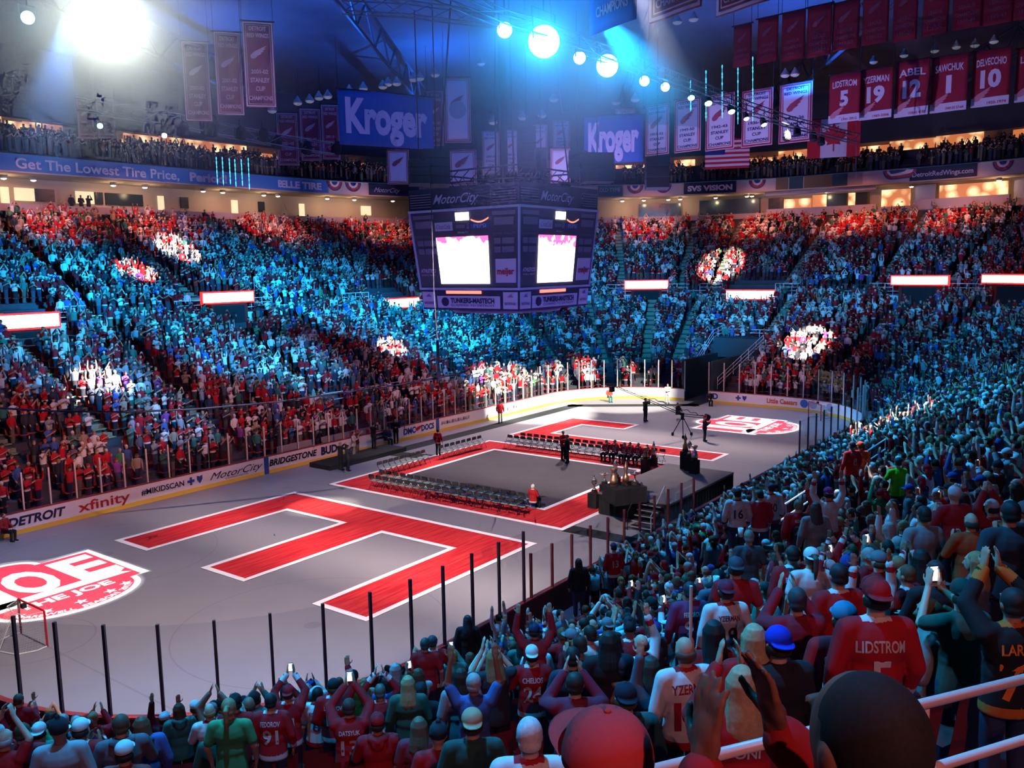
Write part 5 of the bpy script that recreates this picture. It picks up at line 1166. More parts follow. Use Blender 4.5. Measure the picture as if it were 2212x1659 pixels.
# ------------------------------------------------------------------ tunnel mouth
sm = (S_TUN0+S_TUN1)/2; nT = Vector((*nrm(sm), 0)); tT = Vector((nT.y, -nT.x, 0)); bT = Vector((*base(sm)[0], 0)); wT = (S_TUN1-S_TUN0)/2+.1
MT = Matrix(((tT.x, nT.x, 0, bT.x), (tT.y, nT.y, 0, bT.y), (0, 0, 1, 0), (0, 0, 0, 1)))
MB().box(-wT, wT, 0, 14, -.02, .015, 0, MT).build('floor_tunnel', mat('tunnel_floor', (.03, .05, .05)))['kind'] = 'structure'
MB().box(-wT-.25, -wT, .2, 9.2, 0, 3.6, 0, MT).build('wall_tunnel_left', M_['teal'])['kind'] = 'structure'
MB().box(wT, wT+.25, .2, 9.2, 0, 3.6, 0, MT).build('wall_tunnel_right', M_['teal'])['kind'] = 'structure'
MB().box(-wT, wT, 9.0, 9.2, 0, 3.6, 0, MT).build('wall_tunnel_back', M_['dark'])['kind'] = 'structure'
cn_ = MB().box(-wT-.5, wT+1.9, 7.4, 9.6, 3.2, 5.0, 0, MT).build('tunnel_canopy', M_['teal']); tag(cn_, 'dark teal box shaped canopy above the corner tunnel', 'canopy')
def railing(pts, h, label, pitch=1.2, m=None, bars=(1.0, .55), r=.028, cat='railing'):
    P = [Vector(p) for p in pts]; t = empty('railing', P[0]); tag(t, label, cat); o = P[0]; m = m or M_['rail']
    for b in bars: MB().tube([p-o+Vector((0, 0, h*b)) for p in P], r, 6).build('rail_bar', m, t)
    for a, b in zip(P[:-1], P[1:]):
        n = max(1, round((b-a).length/pitch))
        for k in range(n+1): p = a.lerp(b, k/n)-o; MB().tube([p, p+Vector((0, 0, h))], r*.9, 5).build('rail_post', m, t)
    return t
mt = lambda u, v, z: tuple(MT@Vector((u, v, z)))
railing([mt(-wT-.3, 1.0, 1.1), mt(-wT-.5, 7.4, 4.7), mt(-wT-.5, 9.6, 5.0)], 1.0, 'cyan lit handrail climbing beside the left side of the corner tunnel', bars=(1, .66, .33))
railing([mt(wT+.3, 1.0, 1.1), mt(wT+1.9, 7.4, 4.4)], 1.0, 'cyan lit handrail climbing beside the right side of the corner tunnel', bars=(1, .66, .33))
railing([mt(-wT-.5, 9.6, 5.0), mt(wT+1.9, 9.6, 5.0)], .7, 'short rail along the top of the tunnel canopy')
# rails: middle aisle, parapet, vomitories
def ringrail(s0, s1, D, z, h, label, pitch=1.5, bars=(1.0, .5)):
    n = max(2, int((s1-s0)/1.5)); return railing([rp(s0+(s1-s0)*k/n, D, z) for k in range(n+1)], h, label, pitch, bars=bars)
for k, (a, b) in enumerate(((640, 745), (700+60, 880), (1125, 1160))):
    sa, sb = s_at(a, 5.4, 3), s_at(b, 5.4, 3); ringrail(sa, sb, 5.4, fl(5.4), 1.0, ['white rail in the lower far stand above the blue line mark', 'white rail in the lower far stand above the players bench', 'short white rail in the lower far stand below the scoreboard'][k])
def raily(x0, x1, label):
    p0, p1 = [None, None], None; P = [rp(sN(x0+(x1-x0)*k/5), 8.0, fl(8.0)) for k in range(6)]; railing(P, 5.12-fl(8.0), label, 1.8, bars=(1.0, .76))
raily(-12.6, -19.2, 'blue lit handrail crossing the near crowd, lower left stretch'); raily(-4.2, -9.6, 'blue lit handrail crossing the near crowd, upper stretch by the stage')
railing([rp(sN(10)+(sN(21)-sN(10))*-k/5*-1, 3.0, 1.2) for k in range(6)], 1.0, 'pale handrail beside the far end of the near boards', 1.8)
railing([rp(sN(-3.6), 1.4, .6), rp(sN(6), 1.4, .6)], .9, 'grey rail along the walkway behind the stage', 1.8)
vn = ['far left, beside the long glowing board', 'below the second glowing board on the left', 'left of the scoreboard', 'right of the scoreboard, first', 'right of the scoreboard, second', 'right of the scoreboard, third', 'at the right edge']
ledm = mat('led_white', (.05, .01, .01), .4, emit=(1, .86, .84), es=4.5); ledr = mat('led_red', (.2, .01, .01), .4, emit=(1, .03, .03), es=1.6)
SGN = [(-30, 125, 680, 708), (437, 545, 632, 652), (825, 888, 646, 664), (1350, 1442, 607, 623), (1575, 1657, 628, 645), (1927, 2048, 597, 614), (2193, 2232, 595, 611)]
for k, ((s, z0), (x0, x1, y0, y1)) in enumerate(zip(VOM, SGN)):
    s = s_at((x0+x1)/2, 18, 9); hw = abs(s_at(x1, 18, 9)-s_at(x0, 18, 9))/2 if x1 < 2230 else 1.3
    kk = 1.0; zt, zb = z_at(s, 18, y0), z_at(s, 18, y1); o = Vector(rp(s, 17.7, 0)); t = empty('led_board', (o.x, o.y, zb)); tag(t, 'glowing white and red LED message board on the parapet, '+['leftmost and widest', 'second from the left', 'just left of the scoreboard', 'first right of the scoreboard', 'second right of the scoreboard', 'third right of the scoreboard', 'cut by the right edge'][k], 'led board')
    n = Vector((*nrm(s), 0)); tt = Vector((n.y, -n.x, 0)); M = Matrix(((tt.x, n.x, 0, 0), (tt.y, n.y, 0, 0), (0, 0, 1, 0), (0, 0, 0, 1)))
    c0 = 1.0 if abs(n.x) in (0, 1) else (R0+18)/R0; hw *= c0
    MB().box(-hw-.12, hw+.12, .02, .25, -.12, zt-zb+.12, 0, M).build('housing', ledr, t); MB().box(-hw, hw, -.02, .02, 0, zt-zb, 0, M).build('screen', ledm, t)
    ko = MB().box(-hw*.72, hw*.72, -.04, .3, -1.9, -.15, 0, M).build('doorway_frame', mat('vomitory_red', (.30, .02, .015), .8), t)
    MB().box(-hw*.6, hw*.6, -.06, -.04, -1.9, -.3, 0, M).build('opening_shade_panel', M_['dark'], t)  # dark panel stands in for the shade inside the doorway
    oo = Vector((o.x, o.y, fl(18.6)))
    pts = [tuple(oo+M.to_3x3()@Vector(v)) for v in ((-hw*1.9, .3, .2), (-hw*1.0, .3, .2))]; railing(pts, 1.1, 'cyan lit rail left of the doorway '+vn[k], .9, bars=(1, .66, .33))
    pts = [tuple(oo+M.to_3x3()@Vector(v)) for v in ((hw*1.0, .3, .2), (hw*1.9, .3, .2), (hw*1.9, 2.6, 1.6))]; railing(pts, 1.1, 'cyan lit rail right of the doorway '+vn[k], .9, bars=(1, .66, .33))
_pa = split([b-PER if b > PER/2 else b for b in breaks(2.5)])
_pa = [s for s in _pa if s_at(-140, 18, 9) < s < s_at(2240, 18, 9)]
railing([rp(s, 17.9, 8.7) for s in _pa], .38, 'long low cyan lit rail on top of the parapet between the two seating bowls', 4, bars=(1.0,))
pw = empty('parapet_lettering', rp(0, 17.8, 8)); o = Vector(pw.location); tag(pw, 'small dark section numbers painted along the cyan lit parapet', 'wall lettering')
for px, tx in ((162, '206 207'), (815, '209 210'), (1350, 'C 212 213 A'), (1545, '213 214'), (1678, '214 215'), (1918, '215 216 A'), (2142, 'B 216 217')):
    s = s_at(px, 17.83, 8.4); word(tx, .3, (lambda u, v, s=s: Vector(rp(s+u*R0/(R0+18) if abs(nrm(s)[0]) not in (0, 1) else s+u, 17.83, 8.42+v))-o), M_['ink'], pw, 'section_number', bold=.04)
# ------------------------------------------------------------------ hanging scoreboard
SBX, SBY = -.30, .40
sb = empty('scoreboard', (SBX, SBY, 9.75)); tag(sb, 'huge four sided scoreboard hanging over centre ice with two overlit video screens showing', 'scoreboard')
casem = mat('case_grey', (.07, .065, .085), .6); casen = mat('case_navy', (.02, .028, .05), .6); panelg = mat('panel_grey', (.17, .15, .18), .6); panelw = mat('panel_pale', (.52, .46, .52), .6); framew = mat('frame_pale', (.42, .42, .5), .5)
def sz(z): return np.interp(z, [9.75, 10.9, 15.0, 16.2], [3.28, 3.36, 3.72, 3.74])
def frustum(z0, z1, g=0.0):
    a, b = sz(z0)+g, sz(z1)+g; V = [(x*a, y*a, z0-9.75) for x, y in ((-1, -1), (1, -1), (1, 1), (-1, 1))]+[(x*b, y*b, z1-9.75) for x, y in ((-1, -1), (1, -1), (1, 1), (-1, 1))]
    return V, [(3, 2, 1, 0), (4, 5, 6, 7), (0, 1, 5, 4), (1, 2, 6, 5), (2, 3, 7, 6), (3, 0, 4, 7)]
for nm, z0, z1, m in (('lower_tier', 9.75, 10.82, casen), ('main_case', 10.95, 15.0, casem), ('upper_tier', 15.05, 16.2, casen)):
    V, F_ = frustum(z0, z1); obj(nm, V, F_, m, sb)
for z in (10.88, 15.02):
    V, F_ = frustum(z-.06, z+.06, .06); obj('frame_band', V, F_, framew, sb)
for x, y in ((-1, -1), (1, -1), (-1, 1), (1, 1)): MB().tube([(x*sz(10.9), y*sz(10.9), 1.1), (x*sz(15), y*sz(15), 5.25)], .07, 6).build('corner_post', framew, sb)
MB().lathe([(3.1, 0), (3.0, -.18), (1.2, -.30)], 24, o=(0, 0, 0)).build('bottom_cover', mat('case_rose', (.16, .10, .12), .6), sb, True)
def face(k):                              # k 0 faces -x (left in the view), 1 faces -y (right in the view)
    def f(u, z, off=.02):
        s = sz(z)+off
        return (-s, -u*sz(z), z-9.75) if k == 0 else (u*sz(z), -s, z-9.75)
    return f
def panel(k, u0, u1, z0, z1, m, nm, off=.03):
    f = face(k); V = [f(u0, z0, 0), f(u1, z0, 0), f(u1, z1, 0), f(u0, z1, 0), f(u0, z0, off), f(u1, z0, off), f(u1, z1, off), f(u0, z1, off)]
    return obj(nm, V, [(4, 5, 6, 7), (0, 1, 5, 4), (1, 2, 6, 5), (2, 3, 7, 6), (3, 0, 4, 7)], m, sb)
def ptext(k, tx, uc, zc, h, wu, m, off=.05, **kw):
    f = face(k); V, F_ = glyphs(tx, **kw); sx = wu/(V[:, 0].max()-V[:, 0].min()); return obj('panel_lettering', [f(uc+u*sx, zc+v*h, off) for u, v in V], F_, m, sb)
def screen_mat():
    m = bpy.data.materials.new('video_screen'); m.use_nodes = True; nt = m.node_tree; b = nt.nodes['Principled BSDF']; b.inputs['Base Color'].default_value = (.02, .02, .02, 1)
    tc = nt.nodes.new('ShaderNodeTexCoord'); nz = nt.nodes.new('ShaderNodeTexNoise'); nz.inputs['Scale'].default_value = 1.6; sp = nt.nodes.new('ShaderNodeSeparateXYZ'); ad = nt.nodes.new('ShaderNodeMath'); ad.operation = 'MULTIPLY_ADD'
    nt.links.new(tc.outputs['Object'], nz.inputs['Vector']); nt.links.new(tc.outputs['Object'], sp.inputs[0]); ad.inputs[1].default_value = -1.1; nt.links.new(sp.outputs[2], ad.inputs[0]); 
    a2 = nt.nodes.new('ShaderNodeMath'); a2.operation = 'MULTIPLY_ADD'; nt.links.new(nz.outputs['Fac'], a2.inputs[0]); a2.inputs[1].default_value = 3.2; a2.inputs[2].default_value = 2.95; nt.links.new(a2.outputs[0], ad.inputs[2])
    cr_ = nt.nodes.new('ShaderNodeValToRGB'); cr_.color_ramp.elements[0].color = (.5, .10, .30, 1); cr_.color_ramp.elements[1].color = (1, .97, 1, 1); cr_.color_ramp.elements[0].position = .35; cr_.color_ramp.elements[1].position = .6
    nt.links.new(ad.outputs[0], cr_.inputs[0]); nt.links.new(cr_.outputs[0], b.inputs['Emission Color']); b.inputs['Emission Strength'].default_value = 2.6; return m
scm = screen_mat(); lampm = mat('clock_lit', (.05, .05, .05), emit=(1, .95, .85), es=5)
for k in (0, 1):
    panel(k, -.53, .45, 11.15, 13.62, scm, 'video_screen', .06); panel(k, .57, .95, 11.2, 12.42, panelw, 'advert_panel'); ptext(k, 'meijer', .76, 11.8, .34, .32, M_['redink'], bold=.04)
    panel(k, -.53, -.2, 13.95, 14.4, panelw, 'advert_panel'); ptext(k, 'CocaCola', -.365, 14.17, .26, .27, mat('ink_mauve', (.25, .12, .2)), shear=.4)
    panel(k, -.12, .12, 14.45, 14.85, lampm, 'clock_digits', .05); panel(k, .15, .48, 14.0, 14.28, mat('panel_blue', (.03, .12, .28)), 'advert_panel'); ptext(k, 'PEPSI', .32, 14.14, .2, .22, panelw)
    f = face(k); MB().add([f(.16+.32*t, 14.50-.16*math.sin(PI*t)+.05*t, .05) for t in np.linspace(0, 1, 9)]+[f(.16+.32*t, 14.42-.16*math.sin(PI*t)+.05*t, .05) for t in np.linspace(1, 0, 9)], [tuple(range(18))]).build('red_neon_arc', mat('neon_red', (.1, .01, .01), emit=(1, .25, .15), es=2), sb)
    panel(k, -.13, .04, 14.05, 14.22, panelg, 'period_panel'); panel(k, .07, .12, 14.0, 14.3, panelg, 'period_panel'); ptext(k, 'PENALTY', 0, 13.83, .1, .2, panelw)
    for s in (-1, 1):
        panel(k, s*.74-.20, s*.74+.20, 14.62, 14.82, panelg, 'score_caption'); panel(k, s*.74-.17, s*.74+.17, 14.12, 14.5, panelg, 'score_window'); ptext(k, 'PLAYER  PENALTY', s*.75, 13.68, .12, .4, panelg)
        for r_ in (0, 1): panel(k, s*.74-.18, s*.74-.06, 13.18-.44*r_, 13.48-.44*r_, panelg, 'penalty_window'); panel(k, s*.74-.04, s*.74+.18, 13.18-.44*r_, 13.48-.44*r_, panelg, 'penalty_window')
    ptext(k, 'ATHLETICO', -.77, 11.86, .2, .32, panelw, bold=.04, shear=.2); ptext(k, 'PHYSICAL THERAPY', -.77, 11.62, .09, .3, panelw)
    panel(k, -.66, .64, 9.85, 10.5, panelw, 'advert_panel'); ptext(k, 'TUNKERS-MASTECH', .08, 10.26, .26, .9, M_['ink'], bold=.06); ptext(k, 'CLAMPED TO DETROIT', .08, 10.01, .11, .9, M_['ink'])
    f = face(k); MB().add([f(-.49+.08*math.cos(a*PI/10), 10.18+.24*math.sin(a*PI/10), .045) for a in range(20)], [tuple(range(20))]).build('gear_emblem', M_['ink'], sb)
    for s in (-1, 1): panel(k, s*.84-.14, s*.84+.14, 9.85, 10.72, panelw, 'advert_panel'); ptext(k, 'NATIONAL', s*.84, 10.12, .14, .22, mat('ink_mauve', (.25, .12, .2)), bold=.04); MB().add([f(s*.84+x, 10.45+y, .045) for x, y in ((-.06, 0), (.06, 0), (.02, .12), (.05, .2), (-.01, .12))], [(0, 1, 2, 3, 4)]).build('torch_emblem', mat('ink_mauve', (.25, .12, .2)), sb)
    panel(k, -.45, .27, 10.62, 10.78, mat('led_line', (.05, .01, .01), emit=(1, .14, .10), es=3), 'led_line', .05)
    ptext(k, 'MotorCity', -.10, 15.62, .5, .84, panelw, shear=.5, bold=.01); 
    for s in (-1, 1):
        for j in range(6): panel(k, s*.76-.20, s*.76+.20, 15.22+.13*j, 15.27+.13*j, panelg, 'louvre', .06)
# hoist lines, catwalk and loudspeaker stacks over the scoreboard
hs = empty('scoreboard_hoist', (SBX, SBY, 16.2)); tag(hs, 'dark steel hoist frame and cables carrying the scoreboard', 'hoist frame')
for x, y in ((-2.6, -2.6), (2.6, -2.6), (-2.6, 2.6), (2.6, 2.6)): MB().tube([(x, y, 0), (x*.6, y*.6, 15)], .05, 6).build('hoist_cable', M_['dark'], hs)
fr_ = MB()
for a, b in (((-3, -3), (3, -3)), ((3, -3), (3, 3)), ((3, 3), (-3, 3)), ((-3, 3), (-3, -3))):
    for z in (.3, .9): fr_.tube([(*a, z), (*b, z)], .05, 5)
    for i in range(8): t0, t1 = i/8, (i+1)/8; fr_.tube([(a[0]+(b[0]-a[0])*t0, a[1]+(b[1]-a[1])*t0, .3), (a[0]+(b[0]-a[0])*t1, a[1]+(b[1]-a[1])*t1, .9)], .03, 4)
fr_.tube([(0, 0, 0), (0, 0, 8)], .22, 8); fr_.build('frame', M_['dark'], hs)
def speaker_stack(px, y0, y1, dist, label, n=4, wpx=45):
    tp, bt = at_d(px, y0, dist), at_d(px, y1, dist); H = (tp[2]-bt[2])/n; w_ = wpx*dist/FPX; t = empty('loudspeaker_array', (tp[0], tp[1], bt[2]), math.atan2(CAM[1]-tp[1], CAM[0]-tp[0])+PI/2+R.uniform(-.5, .5)); tag(t, label, 'loudspeakers')
    for i in range(n): M = Matrix.Translation((0, .06*i*i*.3, i*H))@Matrix.Rotation(-.07*(n-i), 4, 'X'); MB().box(-w_/2, w_/2, -.3, .3, .03, H-.02, 0, M).build('speaker_box', M_['dark'], t)
    MB().tube([(0, 0, H*n), (0, 0, H*n+7)], .03, 5).build('chain', M_['dark'], t)
speaker_stack(942, 322, 402, 44, 'black loudspeaker stack above the left side of the scoreboard', 4, 56)
speaker_stack(905, 345, 400, 43, 'black loudspeaker stack at the far left above the scoreboard', 3, 44)
speaker_stack(1137, 272, 368, 47, 'tall black loudspeaker stack behind the central hoist pole', 5, 40)
speaker_stack(1168, 320, 368, 45, 'small dark speaker under the central hoist pole', 2, 24)
speaker_stack(1247, 325, 385, 46, 'black loudspeaker stack above the right face of the scoreboard', 3, 34)
speaker_stack(1290, 330, 395, 44, 'tilted wide dark speaker cluster right above the scoreboard', 2, 70)
speaker_stack(1420, 338, 408, 50, 'black loudspeaker stack right of the scoreboard below the white banners', 3, 50)
# ------------------------------------------------------------------ banners
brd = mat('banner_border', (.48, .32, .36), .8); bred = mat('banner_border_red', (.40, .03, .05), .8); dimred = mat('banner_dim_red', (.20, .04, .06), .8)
def banner(kind, x0, x1, y0, y1, dist, label, lines=(), yaw=None, group=None, tiltpx=0):
    """cloth hung at a distance along the hall; size follows from how large it looks from the seats"""
    c = at_d((x0+x1)/2, y1, dist); H = (y1-y0)*dist/FPX; W_ = (x1-x0)*dist/FPX
    base_yaw = math.atan2(CAM[1]-c[1], CAM[0]-c[0])+PI/2 if yaw is None else yaw; W_ /= max(.35, abs(math.cos(base_yaw-(math.atan2(CAM[1]-c[1], CAM[0]-c[0])+PI/2))))
    t = empty('banner', c, base_yaw); tag(t, label, 'banner', group)
    def f(u, v, off=0): return (u, -off-.03*math.sin(u/W_*7+v*.6), v)
    n = 10; cl = {'white': M_['bwhite'], 'red': M_['red'], 'blue': M_['bblue'], 'dim': dimred, 'number': M_['red']}[kind]
    V = []; F_ = []
    for j in range(7):
        for i in range(n+1): V.append(f((i/n-.5)*W_, H*j/6))
    for j in range(6):
        for i in range(n): a = j*(n+1)+i; F_.append((a, a+1, a+n+2, a+n+1))
    m_ = obj('cloth', V, F_, cl, t, smooth=True); so = m_.modifiers.new('thick', 'SOLIDIFY'); so.thickness = .015
    MB().tube([(-W_/2-.1, 0, H+.02), (W_/2+.1, 0, H+.02)], .035, 6).tube([(-W_/2, 0, H), (-W_/2, 0, H+3)], .012, 4).tube([(W_/2, 0, H), (W_/2, 0, H+3)], .012, 4).build('hanging_bar', M_['dark'], t)
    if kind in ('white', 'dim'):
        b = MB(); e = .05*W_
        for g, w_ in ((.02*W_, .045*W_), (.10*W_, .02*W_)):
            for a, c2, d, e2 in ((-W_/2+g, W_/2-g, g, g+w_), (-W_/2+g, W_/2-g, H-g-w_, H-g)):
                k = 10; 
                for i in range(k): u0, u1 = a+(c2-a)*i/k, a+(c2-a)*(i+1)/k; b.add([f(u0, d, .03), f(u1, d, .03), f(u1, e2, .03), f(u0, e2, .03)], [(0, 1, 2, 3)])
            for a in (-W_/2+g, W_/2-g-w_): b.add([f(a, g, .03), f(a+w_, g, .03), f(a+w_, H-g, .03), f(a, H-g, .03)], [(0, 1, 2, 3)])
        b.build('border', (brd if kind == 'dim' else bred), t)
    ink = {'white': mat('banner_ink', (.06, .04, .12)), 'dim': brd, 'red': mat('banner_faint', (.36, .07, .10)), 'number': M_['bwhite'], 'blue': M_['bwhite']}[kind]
    if kind == 'number':
        nm, num, yrs = lines; b = MB(); q = H*.16; 
        for i in range(n): u0, u1 = (i/n-.5)*W_, ((i+1)/n-.5)*W_; b.add([f(u0, 0, .025), f(u1, 0, .025), f(u1, q, .025), f(u0, q, .025)], [(0, 1, 2, 3)])
        b.build('hem_panel', M_['bwhite'], t); mb = MB(); wordmb(mb, nm, .13*H, lambda u, v: f(u, H*.80+v-.35*u*u/W_*.5, .035), width=W_*.78, bold=.03); wordmb(mb, num, .30*H, lambda u, v: f(u, H*.50+v, .035), width=W_*(.55 if len(num) > 1 else (.15 if num == '1' else .28)), bold=.07); mb.build('lettering', ink, t)
        mb = MB(); wordmb(mb, yrs, .05*H, lambda u, v: f(u+W_*.18, H*.06+v, .035), width=W_*.5, bold=.03); mb.build('years', M_['redink'], t)
        mb = MB(); wingmb(mb, W_*.5, lambda u, v: f(u-W_*.2, H*.2+v+u*.35, .045)); mb.build('winged_emblem', mat('emblem_rose', (.55, .22, .25)), t)
    elif kind in ('white', 'dim', 'red'):
        tops = [l for l in lines if l[0] == 't']; mb = MB()
        for _, tx, vv, hh, ww in lines: wordmb(mb, tx, hh*H, lambda u, v: f(u, H*vv+v, .035), width=W_*ww, bold=.035)
        mb.build('lettering', ink, t)
        mb = MB(); vv = {'white': .63, 'dim': .63, 'red': .68}[kind]; wingmb(mb, W_*.55, lambda u, v: f(u, H*vv+v+u*.35, .04)); mb.build('winged_emblem', mat('emblem_rose2', (.35, .06, .09)) if kind == 'white' else ink, t)
    return t, f, W_, H
cup = lambda yr: [('t', 'DETROIT', .92, .05, .55), ('t', 'RED WINGS', .84, .05, .7), ('t', yr, .42, .05, .55), ('t', 'STANLEY', .32, .055, .62), ('t', 'CUP', .22, .055, .3), ('t', 'CHAMPIONS', .11, .05, .76)]
lea = lambda yr: [('t', 'LEAGUE', .40, .07, .55), ('t', 'CHAMPIONS', .27, .07, .8), ('t', yr, .14, .07, .6)]
yR = math.radians(-90-6)
G1 = 'retired number banners in the long row on the right'
for nm, num, yrs, x0, x1, y0, y1, lb in (('LIDSTROM', '5', '1991-2012', 1791, 1853, 162, 264, '5'), ('YZERMAN', '19', '1983-2006', 1857, 1922, 152, 257, '19'), ('ABEL', '12', '1938-43 45-52', 1934, 2000, 135, 251, '12'), ('SAWCHUK', '1', '1949-55 57-64', 2012, 2082, 125, 241, '1'), ('DELVECCHIO', '10', '1950-1974', 2101, 2173, 112, 229, '10'), ('LINDSAY', '7', '1944-1957', 2196, 2270, 104, 217, '7')):
    d = 66-(x0-1791)*.012; banner('number', x0, x1, y0, y1, d, f'red retired number banner with large white {lb} and white hem', (nm, num, yrs), yaw=yR, group=G1)
G2 = 'red league champions banners in the top row'
yrs2 = ['1956-57', '1955-56', '1954-55', '1953-54', '1952-53', '1951-52', '1950-51', '1949-50', '1948-49', '1942-43', '1936-37']
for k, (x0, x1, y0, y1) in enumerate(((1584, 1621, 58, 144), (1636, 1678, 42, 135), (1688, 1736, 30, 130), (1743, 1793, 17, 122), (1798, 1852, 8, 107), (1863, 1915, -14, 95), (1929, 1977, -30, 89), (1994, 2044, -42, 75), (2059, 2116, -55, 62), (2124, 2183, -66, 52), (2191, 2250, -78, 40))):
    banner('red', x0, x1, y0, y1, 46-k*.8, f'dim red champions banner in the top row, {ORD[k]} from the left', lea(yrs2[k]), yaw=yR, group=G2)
G3 = 'white cup champions banners in the middle row'
for k, (x0, x1, y0, y1, yr) in enumerate(((1394, 1444, 229, 335, '1951-52'), (1457, 1512, 216, 328, '1949-50'), (1524, 1584, 207, 324, '1942-43'), (1602, 1666, 197, 316, '1936-37'), (1683, 1750, 184, 308, '1935-36'))):
    banner('white', x0, x1, y0, y1, 78-k*2, f'white cup champions banner with red border, {ORD[k]} from the left in the middle row', cup(yr), yaw=yR, group=G3)
G4 = 'pale banners behind the scoreboard hoist'
for k, (x0, x1, y0, y1, yr, lb) in enumerate(((1043, 1080, 286, 378, '2007-08', 'left of the hoist pole'), (1091, 1120, 283, 372, '2001-02', 'half hidden by the hoist pole'), (1151, 1183, 271, 368, '1997-98', 'right of the hoist pole'), (1195, 1232, 262, 328, '1996-97', 'further right, above the scoreboard edge'), (1330, 1372, 238, 330, '1953-54', 'half hidden behind the right grocery banner'))):
    banner('white', x0, x1, y0, y1, 88, f'small white banner {lb}', cup(yr), group=G4)
G5 = 'dim rose banners high on the left'
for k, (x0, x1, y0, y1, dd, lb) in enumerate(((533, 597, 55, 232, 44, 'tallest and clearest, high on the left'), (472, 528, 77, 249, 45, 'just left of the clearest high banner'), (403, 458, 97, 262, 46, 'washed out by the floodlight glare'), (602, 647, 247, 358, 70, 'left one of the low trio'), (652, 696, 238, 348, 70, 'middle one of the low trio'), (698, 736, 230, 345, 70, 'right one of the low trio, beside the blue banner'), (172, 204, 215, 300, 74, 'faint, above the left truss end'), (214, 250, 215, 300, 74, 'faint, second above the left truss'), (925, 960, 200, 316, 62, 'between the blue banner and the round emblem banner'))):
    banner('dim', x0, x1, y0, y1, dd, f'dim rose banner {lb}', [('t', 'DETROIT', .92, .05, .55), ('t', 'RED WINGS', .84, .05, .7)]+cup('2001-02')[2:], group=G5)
t_, f_, W_, H_ = banner('white', 962, 1018, 172, 308, 60, 'pale blue lit banner with a round emblem beside the left grocery banner', []); MB().add([f_(W_*.33*math.cos(a*PI/12), H_*.5+W_*.33*math.sin(a*PI/12), .05) for a in range(24)], [tuple(range(24))]).build('round_emblem', mat('emblem_grey', (.3, .3, .42)), t_)
for x0, x1, y0, y1, lb in ((838, 885, 325, 398, 'pale grey banner with round emblem low above the left stands'), (970, 1030, 325, 400, 'plain grey translucent banner behind the left loudspeakers'), (1190, 1232, 322, 395, 'plain pale banner behind the right loudspeakers')):
    banner('white', x0, x1, y0, y1, 68, lb, [])
for x0, x1, y0, y1, dd, yw, lb in ((738, 940, 205, 318, 56, .42, 'large blue banner with giant white grocery lettering left of the scoreboard'), (1262, 1388, 252, 352, 66, -.12, 'smaller blue banner with the same white grocery lettering right of the scoreboard')):
    c = at_d((x0+x1)/2, y1, dd); yaw = math.atan2(CAM[1]-c[1], CAM[0]-c[0])+PI/2+yw
    t_, f_, W_, H_ = banner('blue', x0, x1, y0, y1, dd, lb, (), yaw=yaw); mb = MB(); wordmb(mb, 'Kroger', H_*.62, lambda u, v: f_(u, H_*.56+v, .04), width=W_*.86, bold=.06); mb.build('lettering', mat('grocery_white', (.45, .42, .55)), t_)
for x0, x1, y1, lb in ((1272, 1372, 60, 'blue division pennant at the top edge right of the brightest blue lamps'), (1400, 1512, 34, 'division pennant at the top edge, second from the left'), (1546, 1660, 20, 'division pennant at the top edge, above the first red banners')):
    dd = 34; t_, f_, W_, H_ = banner('dim' if x0 > 1300 else 'blue', x0, x1, -110, y1, dd, lb, [], yaw=yR-.25); mb = MB(); wordmb(mb, 'DIVISION', H_*.13, lambda u, v: f_(u, H_*.55+v, .04), width=W_*.6, bold=.03); wordmb(mb, 'CHAMPIONS', H_*.13, lambda u, v: f_(u, H_*.26+v, .04), width=W_*.7, bold=.03); mb.build('lettering', brd, t_)
# flags
def flag(x0, x1, y0, y1, dd, label, kind):
    c = at_d((x0+x1)/2, y1, dd); H = (y1-y0)*dd/FPX; W_ = (x1-x0)*dd/FPX; t = empty('flag', c, math.atan2(CAM[1]-c[1], CAM[0]-c[0])+PI/2); tag(t, label, 'flag')
    f = lambda u, v, off=0: (u, -off-.04*math.sin(u*2+v*.5), v)
    def rect(u0, u1, v0, v1, m, nm, off):
        b = MB()
        for i in range(10): a, c_ = u0+(u1-u0)*i/10, u0+(u1-u0)*(i+1)/10; b.add([f(a, v0, off), f(c_, v0, off), f(c_, v1, off), f(a, v1, off)], [(0, 1, 2, 3)])
        return b.build(nm, m, t)
    rect(-W_/2, W_/2, 0, H, M_['bwhite'], 'cloth', 0).modifiers.new('thick', 'SOLIDIFY').thickness = .01; fr = mat('flag_red', (.5, .02, .03))
    if kind == 'maple':
        rect(-W_/2, -W_/4, 0, H, fr, 'red_band', .02); rect(W_/4, W_/2, 0, H, fr, 'red_band', .02)
        L = [(0, .5), (.08, .36), (.17, .4), (.14, .2), (.24, .3), (.28, .22), (.42, .24), (.36, .1), (.42, .05), (.2, -.14), (.23, -.24), (.02, -.2), (.02, -.46)]; L = L+[(-x, y) for x, y in L[::-1] if x > 0]
        MB().add([f(x*H*.75, H/2+y*H*.75, .03) for x, y in L], [tuple(range(len(L)))]).build('maple_leaf', fr, t)
    else:
        for i in range(7): rect(-W_/2, W_/2, H*(2*i)/13, H*(2*i+1)/13, fr, 'stripe', .02)
        rect(-W_/2, -W_*.05, H*6/13, H, mat('flag_blue', (.02, .03, .15)), 'canton', .03)
    MB().tube([(-W_/2, 0, H), (W_/2, 0, H)], .04, 6).build('hanging_bar', M_['dark'], t)
flag(1746, 1853, 258, 340, 74, 'red and white maple leaf flag hanging below the retired number 5', 'maple')
flag(1524, 1617, 300, 364, 80, 'striped red and white national flag hanging below the white banners', 'stripes')
